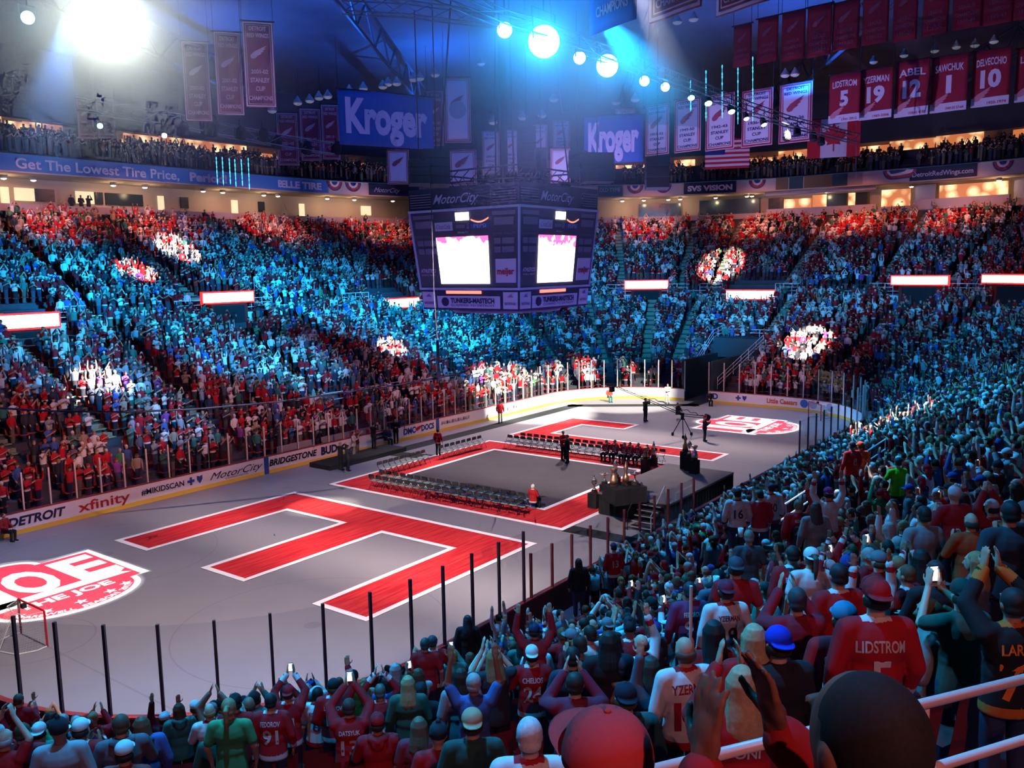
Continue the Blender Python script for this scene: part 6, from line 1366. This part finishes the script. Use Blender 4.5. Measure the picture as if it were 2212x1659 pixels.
# ------------------------------------------------------------------ signs on the fascia
def fas(px): return s_at(px, 33.9, 21)
kf = R0/(R0+33.85)
def fmap(px):
    s0 = fas(px); st_ = abs(nrm(s0)[0]) in (0.0, 1.0)
    def g(u, v, off=.0):
        s = s0; rem = u; sg = 1 if u > 0 else -1; rem = abs(u)
        while rem > 1e-6:                 # walk along the rim so that words keep their width round the corner
            stp = min(.5, rem); s += sg*stp*(1 if abs(nrm(s)[0]) in (0.0, 1.0) else kf); rem -= stp
        return Vector(rp(s, 33.84-off, v))
    return g
def arclen(a, b):
    sa, sb = sorted((fas(a), fas(b))); n = 40; return sum((Vector(rp(sa+(sb-sa)*(i+1)/n, 33.85, 0))-Vector(rp(sa+(sb-sa)*i/n, 33.85, 0))).length for i in range(n))
def fsign(x0, x1, m, label, texts, nm='fascia_sign', z0=20.42, z1=21.78):
    s0, s1 = fas(x0), fas(x1); t = empty(nm, rp((s0+s1)/2, 33.8, z0)); o = Vector(t.location); tag(t, label, 'sign'); n = max(2, int((s1-s0)/.3)+2)
    V = []; F_ = []
    for i in range(n+1):
        s = s0+(s1-s0)*i/n
        for D, z in ((33.77, z0), (33.84, z0), (33.84, z1), (33.77, z1)): V.append(Vector(rp(s, D, z))-o)
    for i in range(n):
        for k in range(4): F_.append((i*4+k, i*4+(k+1) % 4, i*4+4+(k+1) % 4, i*4+4+k))
    obj('panel', V, F_, m, t)
    for tx, px0, px1, h, zc, mm, kw in texts:
        g = fmap((px0+px1)/2); W_ = arclen(px0, px1); word(tx, h, lambda u, v: g(u, zc+v, .13)-o, mm, t, 'lettering', W_, **kw)
    return t, o
tb = mat('tire_blue', (.03, .14, .42), .6); tl = mat('tire_letters', (.42, .40, .55), .6)
fsign(-40, 706, tb, 'very long blue tire shop sign along the left fascia with white lettering', [('Get The Lowest Tire Price,', 46, 396, .85, 21.08, tl, dict(bold=.03)), ('Period!', 408, 489, .8, 21.08, tl, dict(bold=.06)), ('BELLE TIRE', 592, 693, .72, 21.08, tl, dict(bold=.06))])
tm, om = [o for o in COL.objects if o.name.startswith('fascia_sign')][-1], None
def bunting(px, k):
    g = fmap(px); t = empty('bunting', tuple(g(0, 21.7, .1))); o = Vector(t.location); tag(t, 'red white and blue fan bunting on the fascia, '+k, 'bunting')
    for r0, r1, m in ((.0, .38, mat('bunt_blue', (.04, .06, .2))), (.38, .62, M_['bwhite']), (.62, .88, mat('bunt_red', (.35, .05, .06))), (.88, 1.02, mat('bunt_blue', (.04, .06, .2)))):
        b = MB(); n = 14
        for i in range(n): 
            a0, a1 = PI+PI*i/n, PI+PI*(i+1)/n; wv_ = lambda i: .06+.03*(i % 2)
            b.add([g(r0*math.cos(a0), 21.7+r0*math.sin(a0), wv_(i)+.06)-o, g(r1*math.cos(a0), 21.7+r1*math.sin(a0), wv_(i)+.06)-o, g(r1*math.cos(a1), 21.7+r1*math.sin(a1), wv_(i+1)+.06)-o, g(r0*math.cos(a1), 21.7+r0*math.sin(a1), wv_(i+1)+.06)-o], [(0, 1, 2, 3)])
        b.build('fan_band', m, t)
pw_ = mat('fascia_white', (.42, .36, .36), .7)
for x0, x1, lb in ((708, 793, 'pale fascia panel right of the long blue tire sign'), (1348, 1476, 'pale fascia panel left of the dark vision sign'), (1592, 1675, 'pale fascia panel right of the dark vision sign'), (1866, 1962, 'pale fascia panel left of the web address sign'), (2116, 2260, 'pale fascia panel at the right edge')): fsign(x0, x1, pw_, lb, [])
for px, lb in ((722, 'first beside the tire sign'), (762, 'second beside the tire sign'), (1371, 'first right of the scoreboard'), (1432, 'second right of the scoreboard'), (1636, 'right of the dark vision sign'), (1929, 'left of the web address sign'), (2168, 'at the far right')): bunting(px, lb)
fsign(796, 904, M_['navy'], 'dark casino sign on the fascia left of the scoreboard', [('MotorCity', 806, 862, .55, 21.05, tl, dict(shear=.5))])
fsign(1292, 1345, mat('teal_sign', (.02, .10, .12)), 'teal pizza sign partly hidden by the scoreboard', [('OLD TYME', 1296, 1340, .5, 21.25, tl, {})])
fsign(1478, 1590, M_['navy'], 'dark sign with white vision lettering on the right fascia', [('SVS VISION', 1485, 1582, .62, 21.08, M_['bwhite'], dict(bold=.07))])
fsign(1677, 1703, mat('tan_sign', (.16, .10, .06)), 'small tan sign on the right fascia', []); fsign(1704, 1736, M_['teal'], 'short dark green panel on the fascia', [])
fsign(1737, 1797, mat('tan_sign', (.16, .10, .06)), 'tan slatted sign on the right fascia', [('AAAAAAAAAA', 1740, 1794, .6, 21.08, mat('slat_tan', (.3, .2, .12)), {})]) if False else fsign(1737, 1797, mat('tan_sign', (.16, .10, .06)), 'tan sign on the right fascia', [])
fsign(1798, 1831, M_['teal'], 'short dark green panel right of the tan sign', []); fsign(1832, 1863, mat('grey_sign', (.25, .22, .22)), 'small grey square sign on the right fascia', [])
fsign(1965, 2112, M_['navy'], 'dark sign with a team web address on the right fascia', [('DetroitRedWings.com', 1972, 2104, .52, 21.08, tl, dict(bold=.02))])
# ------------------------------------------------------------------ concourse level: openings, lamps, standing silhouettes
def box_on_ring(name, px0, px1, D0, D1, z0, z1, m, parent=None):
    s0, s1 = s_at(px0, D0, z0), s_at(px1, D0, z0); n = max(1, int((s1-s0)/1.2)); V = []; F_ = []; o = Vector(parent.location) if parent else Vector((0, 0, 0))
    for i in range(n+1):
        s = s0+(s1-s0)*i/n
        for D, z in ((D0, z0), (D1, z0), (D1, z1), (D0, z1)): V.append(Vector(rp(s, D, z))-o)
    for i in range(n):
        for k in range(4): F_.append((i*4+k, i*4+(k+1) % 4, i*4+4+(k+1) % 4, i*4+4+k))
    F_.append((3, 2, 1, 0)); q = len(V); F_.append((q-4, q-3, q-2, q-1)); return obj(name, V, F_, m, parent)
darkg = mat('dark_window', (.02, .03, .035), .25); litw = None; litc = mat('lit_interior_cream', (.3, .3, .2), .8, emit=(1, .82, .5), es=.9)
k = 1
for px0, px1, m in ((5, 22, litc), (34, 76, litc), (78, 120, darkg), (166, 204, litc), (208, 224, darkg), (230, 310, darkg), (344, 356, litc), (392, 408, darkg), (503, 515, litc), (560, 572, darkg), (648, 660, litc), (782, 802, litc)):
    box_on_ring(f'window_{k}', px0, px1, 38.4, 38.58, 17.9 if m is litc and px1-px0 < 20 else 18.4, 19.5, m)['kind'] = 'structure'; k += 1
def suite_mat():
    m = bpy.data.materials.new('suite_lit'); m.use_nodes = True; nt = m.node_tree; b = nt.nodes['Principled BSDF']; b.inputs['Base Color'].default_value = (.2, .12, .06, 1); tc = nt.nodes.new('ShaderNodeTexCoord'); v = nt.nodes.new('ShaderNodeTexVoronoi'); v.inputs['Scale'].default_value = .8
    r_ = nt.nodes.new('ShaderNodeValToRGB'); r_.color_ramp.elements[0].color = (1, .75, .38, 1); r_.color_ramp.elements[1].color = (.35, .10, .03, 1); r_.color_ramp.elements[0].position = .12; r_.color_ramp.elements[1].position = .62
    nt.links.new(tc.outputs['Object'], v.inputs['Vector']); nt.links.new(v.outputs['Distance'], r_.inputs[0]); nt.links.new(r_.outputs[0], b.inputs['Emission Color']); b.inputs['Emission Strength'].default_value = 1.7; return m
litw = sm_ = suite_mat()
# press box and party suites on the right
box_on_ring('wall_press_box', 1654, 1892, 35.6, 36.0, 17.3, 18.3, grey)['kind'] = 'structure'; box_on_ring('wall_press_header', 1654, 1892, 35.6, 36.0, 19.9, 20.42, grey)['kind'] = 'structure'
box_on_ring('wall_party_suite', 1972, 2180, 35.6, 36.0, 17.4, 18.5, grey)['kind'] = 'structure'
for px0, px1, z0, z1, m in ((1660, 1690, 18.3, 19.7, darkg), (1694, 1752, 18.3, 19.5, litw), (1755, 1784, 18.3, 19.8, litw), (1786, 1828, 18.3, 19.8, darkg), (1832, 1846, 18.3, 19.8, litw), (1848, 1872, 18.3, 19.8, darkg), (1903, 1966, 17.6, 19.9, litw), (2028, 2176, 18.5, 20.0, litw), (1976, 2020, 18.5, 20.2, grey), (1380, 1470, 17.6, 19.6, darkg), (1510, 1640, 17.6, 19.8, darkg), (2188, 2240, 17.6, 20, grey)):
    box_on_ring(f'window_{k}', px0, px1, 37.2, 37.4, z0, z1, m)['kind'] = 'structure'; k += 1
# lit suites of the top level
for px0, px1, z0, z1 in ((-20, 6, 24.3, 25.7), (14, 50, 24.2, 25.4), (52, 138, 24.1, 25.5), (262, 300, 24.2, 24.9), (268, 345, 24.7, 25.5), (346, 455, 24.0, 25.6), (456, 535, 24.0, 25.6), (536, 608, 24.0, 25.0), (645, 690, 24.0, 24.4), (765, 790, 24.0, 24.8), (1105, 1180, 24.0, 25.0), (1330, 1400, 24.2, 24.9), (1456, 1500, 24.1, 25.3), (1545, 1612, 24.1, 24.8), (1614, 1680, 24.1, 25.0), (1680, 1785, 24.1, 25.6), (1852, 1920, 24.1, 25.3), (1921, 2020, 24.1, 25.6), (2020, 2125, 24.3, 25.7), (2186, 2216, 24.3, 25.5)):
    box_on_ring(f'window_{k}', px0, px1, 40.2, 40.35, z0, z1, sm_)['kind'] = 'structure'; k += 1
bulb = mat('lamp_warm', (.5, .4, .3), emit=(1, .85, .6), es=14); shade = mat('lamp_shade', (.3, .28, .25), .5)
GP = 'round ceiling lamps along the concourse'
for j, (px, py) in enumerate(((8, 372), (72, 365), (245, 390), (313, 408), (439, 407), (481, 419), (570, 417), (601, 420), (708, 425), (765, 442), (848, 437), (1390, 437), (1344, 445), (1443, 431), (1470, 436), (1547, 432), (1613, 433), (1625, 424), (1785, 411), (1970, 396), (2158, 380))):
    s = s_at(px, 36.5, 20); p = rp(s, 36.5, 20.0); t = empty('ceiling_lamp', p); tag(t, f'small round glowing ceiling lamp of the concourse, {wordn(j, 22)} from the left', 'lamp', GP)
    MB().lathe([(.28, .25), (.30, .1), (.26, .02)], 14).build('housing', shade, t); MB().ell((0, 0, .02), (.22, .22, .10), 12, 8).build('bulb', bulb, t)
    if j % 3 != 1: point((p[0], p[1], 19.5), 90, (1, .72, .42), .2)
# dark silhouettes leaning on the concourse rail
for j, px in enumerate((155, 176, 192, 1925, 1948)):
    s = s_at(px, 37.4, 18); p = rp(s, 37.4, fl(34)*0+17.32); n = nrm(s); person((p[0], p[1], 17.32), math.atan2(-n[1], -n[0])-PI/2, ['stand', 'folded', 'claphigh', 'stand', 'folded'][j], (.02, .02, .025), 'jacket', None, 'hair', (.01, .01, .01), SKIN[3], (.02, .02, .02), label=['dark figure standing left in the lit concourse doorway on the left', 'dark figure with folded arms in the middle of the lit concourse doorway', 'dark figure raising hands at the right of the lit concourse doorway', 'dark figure standing in the string lit suite on the right', 'dark figure with folded arms in the string lit suite'][j])
# ------------------------------------------------------------------ lighting trusses with lamps
trm = mat('truss_metal', (.14, .15, .17), .4, .5)
def truss(pts, w_, label, r=.035, step_=1.0):
    P = [Vector(p) for p in pts]; t = empty('lighting_truss', P[0]); o = P[0]; tag(t, label, 'truss'); a = MB(); b = MB(); off = [Vector((0, 0, w_/2)), Vector((0, 0, -w_/2))]
    cor = []
    for i, p in enumerate(P):
        d = (P[min(i+1, len(P)-1)]-P[max(i-1, 0)]).normalized(); n = d.cross(Vector((0, 0, 1))).normalized()*w_/2; cor.append([p+n+off[0]-o, p-n+off[0]-o, p-n+off[1]-o, p+n+off[1]-o])
    for k in range(4): a.tube([c[k] for c in cor], r, 6)
    a.build('chord', trm, t)
    for i in range(len(P)-1):
        L = (P[i+1]-P[i]).length; n = max(1, int(L/step_))
        for q in range(n):
            for k in range(4): u, v = q/n, (q+1)/n; k2 = (k+1) % 4; b.tube([cor[i][k].lerp(cor[i+1][k], u), cor[i][k2].lerp(cor[i+1][k2], v)], r*.55, 4, cap=False)
    b.build('brace', trm, t); return t
def lens_mat(nm, c, es): return mat(nm, (.02, .02, .02), emit=c, es=es)
lb_ = lens_mat('lens_blue', (.25, .85, 1), 18); lw_ = lens_mat('lens_white', (1, 1, .92), 60)
def fixture(loc, r, m, label, tgt=None, group=None, name='stage_lamp'):
    t = empty(name, loc); tag(t, label, 'stage lamp', group); d = (Vector(tgt if tgt is not None else CAM)-Vector(loc)).normalized(); q = d.to_track_quat('Z', 'Y').to_matrix().to_4x4()
    b = MB().lathe([(r*.5, -r*2.6), (r*1.02, -r*1.6), (r*1.12, -.0), (r*1.12, .05)], 18); b.v = [tuple(q@Vector(v)) for v in b.v]; b.build('housing', M_['dark'], t)
    b = MB().lathe([(r, .055), (r*.8, .10), (r*.3, .13)], 20); b.v = [tuple(q@Vector(v)) for v in b.v]; b.build('lens', m, t)
    MB().tube([(-r*1.2, 0, 0), (-r*1.3, 0, r*1.9), (r*1.3, 0, r*1.9), (r*1.2, 0, 0)], .03, 5).tube([(0, 0, r*1.9), (0, 0, r*1.9+.6)], .03, 5).build('yoke', M_['dark'], t); return t
LP = [(1090, 65, .31, 36), (1175, 90, .66, 37), (1252, 125, .27, 39), (1312, 142, .50, 40.5), (1392, 175, .24, 43), (1437, 188, .22, 45), (1493, 210, .18, 48), (1530, 222, .20, 49.5), (1580, 240, .20, 52), (1612, 255, .16, 53), (1650, 268, .18, 55)]
TZ = [at_d(px, py, d) for px, py, _, d in LP]
GB = 'blue glowing stage lamps along the right hand truss'
for j, ((px, py, r, d), p) in enumerate(zip(LP, TZ)):
    fixture(p, r, lb_, f'blazing blue white stage lamp on the curved truss, {ORD[j]} from the left'+(', the largest' if j == 1 else ''), None if j < 6 else (p[0]-12+j, p[1]-4, p[2]-9), GB)
    if j < 6: b_ = spot(tuple(p+np.array([0, 0, -.3])), CAM, 60 if j != 1 else 200, (.1, .7, 1), 50, 1, r)
for j, (px, py) in enumerate(((1700, 300), (1722, 290), (1757, 302), (1774, 310))):
    p = at_d(px, py, 56+j); fixture(p, .22, M_['dark'], f'unlit black stage lamp at the right end of the curved truss, {ORD[j]} from the left', (p[0]-4, p[1]-2, 5), 'unlit stage lamps on the right hand truss')
tp = [at_d(px, py, d) for px, py, d in ((900, -40, 33), (1020, 12, 35), (1090, 42, 36), (1175, 66, 37), (1312, 118, 40), (1437, 165, 45), (1530, 200, 49.5), (1612, 232, 53), (1700, 262, 56), (1790, 285, 58), (1850, 300, 60))]
truss(tp, .55, 'curved lighting truss carrying the blazing blue lamps over the right of the ice')
tl_ = [at_d(px, py, d) for px, py, d in ((165, 222, 50), (260, 240, 51), (390, 262, 53), (500, 284, 55), (610, 305, 57), (720, 322, 59))]
truss(tl_, .7, 'long straight lighting truss in front of the lit suites on the left')
truss([at_d(740, 12, 40), at_d(880, 20, 41), at_d(1075, 45, 43)], .6, 'dark truss segment above the left grocery banner')
for j, (px, py, dd) in enumerate(((363, 285, 52), (395, 292, 53), (452, 290, 54), (519, 298, 55), (567, 302, 56), (597, 318, 57), (662, 330, 58), (725, 330, 59))):
    p = at_d(px, py, dd); fixture(p, .30 if j not in (2,) else .45, M_['dark'], f'unlit moving stage lamp under the long left truss, {ORD[j]} from the left', (p[0], p[1]+6, 3), 'unlit lamps under the left truss')
fixture(at_d(216, 272, 52), .16, lens_mat('lens_blue2', (.15, .45, 1), 14), 'single small blue lamp near the left end of the left truss')
fixture(at_d(60, 38, 34), .24, lens_mat('lens_blue3', (.15, .75, 1), 26), 'isolated blue lamp in the top left corner')
fixture(at_d(355, 293, 50), .14, mat('lamp_warm2', (.5, .4, .3), emit=(1, .85, .7), es=20), 'small warm white lamp under the left truss')
# the follow spot that dazzles the camera, lens enlarged to imitate its glare
fs = fixture(at_z(232, 48, 22), 1.1, lw_, 'dazzling white floodlight high on the left')
# strings of blue beads hanging from the truss
beadm = mat('bead_blue', (.05, .2, .3), emit=(.05, .55, 1), es=3)
for j, (px, y0, y1, dd) in enumerate(((1492, 175, 240, 48), (1525, 152, 262, 50), (1560, 140, 255, 51), (1594, 125, 268, 53), (1626, 122, 262, 54), (467, 340, 398, 56), (480, 340, 400, 56), (495, 343, 398, 56), (507, 345, 404, 56), (521, 345, 402, 56), (536, 342, 410, 56))):
    a, b = at_d(px, y0, dd), at_d(px+(3 if j > 4 else 0), y1, dd); m = MB().tube([a, b], .012, 4)
    for q in range(9): c = a+(b-a)*(q+.3+.3*math.sin(q*2))/9; m.ell(c, (.035, .035, .10), 6, 4)
    tag(m.build('light_string', beadm), 'thin blue glowing cable '+(f'hanging from the right truss, {ORD[j]} from the left' if j < 5 else f'hanging in front of the tire sign, {ORD[j-5]} from the left'), 'cable', 'blue glowing cables')
# roof steel and high bay lamps
stl = mat('roof_steel', (.045, .055, .075), .7)
for j, (a, b) in enumerate((((-45, -40), (50, 22)), ((-45, -18), (40, 40)), ((-30, -45), (58, 8)), ((-45, 6), (20, 44)), ((-6, -46), (60, -8)))):
    A_, B_ = Vector((*a, 30)), Vector((*b, 30)); t = empty('roof_truss', A_); tag(t, 'dark steel roof truss crossing under the ceiling, '+['through the middle', 'second, left of the middle', 'right of the middle', 'far left', 'far right'][j], 'roof truss'); m = MB(); d = B_-A_; n = int(d.length/3)
    m.tube([(0, 0, 0), tuple(d)], .14, 6).tube([(0, 0, -2.2), tuple(d+Vector((0, 0, -2.2)))], .14, 6)
    m.build('chord', stl, t); m = MB()
    for q in range(n): m.tube([d*q/n+Vector((0, 0, -2.2 if q % 2 else 0)), d*(q+1)/n+Vector((0, 0, 0 if q % 2 else -2.2))], .08, 5)
    m.build('web', stl, t)
bay = mat('bay_glass_glow', (.4, .42, .45), .4, emit=(.5, .55, .6), es=.16)  # faint glow put into the glass though these lamps are unlit
HB = [(588, 240), (643, 223), (669, 218), (689, 212), (708, 209), (755, 198), (785, 192), (827, 188), (838, 182), (857, 181), (893, 172), (907, 170), (940, 162), (1039, 138), (1463, 48), (1498, 42), (1887, 134), (1953, 120), (2019, 110), (2066, 102), (2106, 98), (2147, 90), (1696, 163), (1717, 161), (1331, 222), (1372, 216), (1129, 255), (1171, 250), (1065, 265), (1196, 216)]
for j, (px, py) in enumerate(HB):
    p = at_z(px, py, 27.4) if py < 150 else at_d(px, py, 62); t = empty('high_bay_lamp', p); tag(t, f'unlit pale dome lamp under the roof, number {j+1}'.replace(f'number {j+1}', (f'{wordn(j, 23)} from the left' if j < 16 else ['above the retired 19', 'above the retired 12', 'above the retired 12 and 1', 'left of the retired 10 top', 'above the retired 10', 'right of the retired 10', 'above the first flag, left', 'above the first flag, right', 'above the right grocery banner, left', 'above the right grocery banner, right', 'above the hoist, left', 'above the hoist, right', 'low left of the hoist', 'high right of the hoist'][j-16])), 'lamp', 'unlit roof lamps')
    MB().lathe([(.05, .5), (.12, .35), (.30, .1), (.34, 0)], 14).build('shade', shade, t); MB().ell((0, 0, 0), (.30, .30, .16), 14, 8).build('dome', bay, t)
# fog balls round the strongest lamps, glowing by an added point light inside
def haze(c, r, dens, watts, col, label):
    m = bpy.data.materials.new('haze'); m.use_nodes = True; nt = m.node_tree; nt.nodes.remove(nt.nodes['Principled BSDF']); v = nt.nodes.new('ShaderNodeVolumeScatter'); v.inputs['Color'].default_value = (.9, .95, 1, 1); v.inputs['Anisotropy'].default_value = .2
    tc = nt.nodes.new('ShaderNodeTexCoord'); ln = nt.nodes.new('ShaderNodeVectorMath'); ln.operation = 'LENGTH'; nt.links.new(tc.outputs['Object'], ln.inputs[0]); prev = ln.outputs['Value']
    for op, k in (('DIVIDE', r), ('SUBTRACT', 1.0), ('POWER', 2.0), ('MULTIPLY', dens)):
        n = nt.nodes.new('ShaderNodeMath'); n.operation = op
        if op == 'SUBTRACT': n.inputs[0].default_value = 1.0; nt.links.new(prev, n.inputs[1]); n.use_clamp = True
        else: nt.links.new(prev, n.inputs[0]); n.inputs[1].default_value = k
        prev = n.outputs[0]
    nt.links.new(prev, v.inputs['Density'])
    nt.links.new(v.outputs[0], nt.nodes['Material Output'].inputs['Volume']); o = MB().ell((0, 0, 0), (r, r, r), 24, 16).build('haze', m); o.location = tuple(c); tag(o, label, 'haze', kind='stuff')
    if watts: point(c, watts, col, .1)
cy.volume_step_rate = 2.0; cy.volume_max_steps = 24
hz = Vector(at_z(232, 48, 22)); dv = (Vector(CAM)-hz).normalized(); haze(hz+dv*1.8, 9, .20, 520, (.66, 1, .80), 'pale fog ball imitating the glare of the floodlight on the left')
hz = Vector(TZ[1]); dv = (Vector(CAM)-hz).normalized(); haze(hz+dv*1.4, 9, .20, 1100, (.0, .33, 1), 'blue fog glowing round the largest stage lamp')
hz = Vector(TZ[3])+dv*1.2; haze(hz, 5, .18, 420, (.0, .36, 1), 'blue fog glowing round the second largest stage lamp')
hz = Vector(TZ[0])+dv*.8; haze(hz, 3, .18, 120, (.0, .36, 1), 'blue fog glowing round the first stage lamp on the truss')
# cables
def cable(pts, r, m, label): tag(MB().tube(pts, r, 6).build('cable', m), label, 'cable')
cable([at_d(-30, 880, 36), at_d(110, 888, 36), at_d(270, 890, 36), at_d(420, 884, 37), at_d(600, 868, 38), at_d(760, 845, 39), at_d(880, 828, 40), at_d(990, 808, 41), at_d(1010, 800, 41.4)], .045, mat('net_cable', (.01, .015, .05), .6), 'thick dark sagging cable crossing in front of the lower far stand')
cable([at_d(945, 735, 40.6), at_d(947, 826, 40.6)], .07, mat('net_cable', (.01, .015, .05), .6), 'short dark vertical pole rising from the sagging cable')
cable([at_d(929, 355, 30), at_d(938, 640, 30), at_d(945, 735, 30)], .016, mat('wire_pale', (.12, .12, .16)), 'thin pale wire hanging in front of the scoreboard')
cable([at_d(1849, 385, 60), at_d(1850, 262, 60)], .02, mat('wire_pale', (.12, .12, .16)), 'thin pale wire beside the maple leaf flag')
# ------------------------------------------------------------------ the nearest fans and the rail
TPL['bald'] = templates('bald', P_((.25, .14, 1.22), (.07, .33, 1.47), (-.25, .1, 1), (-1, .1, 0), (-.25, .12, 1.20), (-.11, .31, 1.45), (.2, .15, 1), (1, .1, 0)), True); POSE['bald'] = TPL['bald']['ps']
b0 = at_d(1880, 1612, 1.38); sk = (.20, .09, .06)
o = person((b0[0], b0[1], b0[2]-1.63), yaw_to(b0[0], b0[1], -12, 6)+.05, 'bald', (.35, .012, .02), 'hoodie', None, 'bald', (.02, .015, .015), sk, (.02, .02, .03), label='nearest person with close cropped dark hair clapping hands in front of the pink lit rail'); 
for c in list(o.children):
    if c.name.startswith('hair_fringe'): bpy.data.objects.remove(c)
buzz = hm(lambda b: b.ell((0, -.006, 1.648), (.0805, .098, .102), 28, 18), .006, 2); buzz = cut_low(buzz, lambda c: c.z < 1.59 or (c.y > .062 and c.z < 1.69) or (c.x < -.0 and c.y > .03 and c.z < 1.665)); mk('cropped_hair', buzz, [mat('buzz', (.018, .016, .016), .8, noise=.5, nscale=120)], o)
r0 = at_d(1318, 1672, 2.0); pc = person((r0[0], r0[1], r0[2]-1.63), yaw_to(r0[0], r0[1], -12, 4), 'stand', (.30, .05, .06), 'jacket', None, 'hair', (.05, .03, .02), SKIN[1], label='person wearing a large plain red baseball cap at the bottom centre, seen from behind')
CAPM = mat('cap_cotton', (.50, .05, .06), .9, noise=.10, nscale=160)
def bigcap():
    cp = empty('baseball_cap', (0, 0, 0)); V = []; F_ = []; n, rr = 48, 14
    for i in range(rr+1):
        a = PI/2*i/rr
        for k in range(n):
            t = 2*PI*k/n; seam = 1-.012*math.exp(-((((t % (PI/3))-PI/6)/.05)**2))
            V.append((.094*math.cos(t)*math.sin(a)**.92*seam, (.108*math.sin(t)*math.sin(a)**.92)*seam+.004, .118*math.cos(a)**.85*seam if a < PI/2 else 0))
    for i in range(rr):
        for k in range(n): F_.append((i*n+k, (i+1)*n+k, (i+1)*n+(k+1) % n, i*n+(k+1) % n))
    c = obj('crown', V, F_, CAPM, cp, smooth=True); so = c.modifiers.new('thick', 'SOLIDIFY'); so.thickness = .003
    V = []; F_ = []; nb, mbb = 28, 8
    for j in range(mbb+1):
        for i in range(nb+1):
            t = PI*i/nb; q = j/mbb; x = math.cos(t)*(.093+.012*q*math.sin(t)); y = .060*math.sin(t)+.03+q*.085*math.sin(t)**.6+.045*math.sin(t); V.append((x, y, .012-1.6*x*x-.02*q*math.sin(t)+.010))
    for j in range(mbb):
        for i in range(nb): a = j*(nb+1)+i; F_.append((a, a+1, a+nb+2, a+nb+1))
    b = obj('brim', V, F_, CAPM, cp, smooth=True); so = b.modifiers.new('thick', 'SOLIDIFY'); so.thickness = .004
    MB().ell((0, .004, .120), (.008, .008, .005), 12, 8).build('button', CAPM, cp, True)
    MB().tube([(x, .105*math.sqrt(max(0, 1-(x/.1)**2))+.003, .020+.02*(1-(x/.09)**2)) for x in np.linspace(-.06, .06, 15)], .003, 6).build('sandwich_trim', mat('trim_cream', (.7, .6, .5)), cp)
    return cp
cp = bigcap()
for c in list(cp.children): c.parent = pc; c.matrix_parent_inverse = Matrix.Identity(4); c.location = (0, .012, 1.655); c.scale = (1.1, 1.1, 1.0)
bpy.data.objects.remove(cp)
# pink lit rail in front
zr = at_d(2212, 1478, 4.2); rl = np.array(at_d(1430, 1660, 3.3)); rr_ = np.array(at_d(2260, 1455, 4.25)); zm = (rl[2]+rr_[2])/2
t = empty('handrail', rl); tag(t, 'thick salmon lit double pipe handrail at the lower right corner', 'handrail'); o = Vector(rl); dl = Vector(rr_)-o
pk = mat('rail_pink_light', (.72, .55, .52), .35, noise=.04, nscale=30)  # white pipe with the pink light mixed into its colour
MB().tube([Vector((0, 0, 0))-dl*.02, dl*.5, dl*1.4], .024, 16).build('top_rail', pk, t, True)
a_ = Vector(at_d(1900, 1695, 3.75))-o; b_ = Vector(at_d(2260, 1583, 4.25))-o; MB().tube([a_-(b_-a_)*1.2, b_, b_+(b_-a_)*1.5], .023, 16).build('lower_rail', pk, t, True)
pt = Vector(at_d(1996, 1523, 3.92))-o; MB().tube([pt, pt-Vector((0, 0, 1.1))], .025, 14).build('post', pk, t, True)
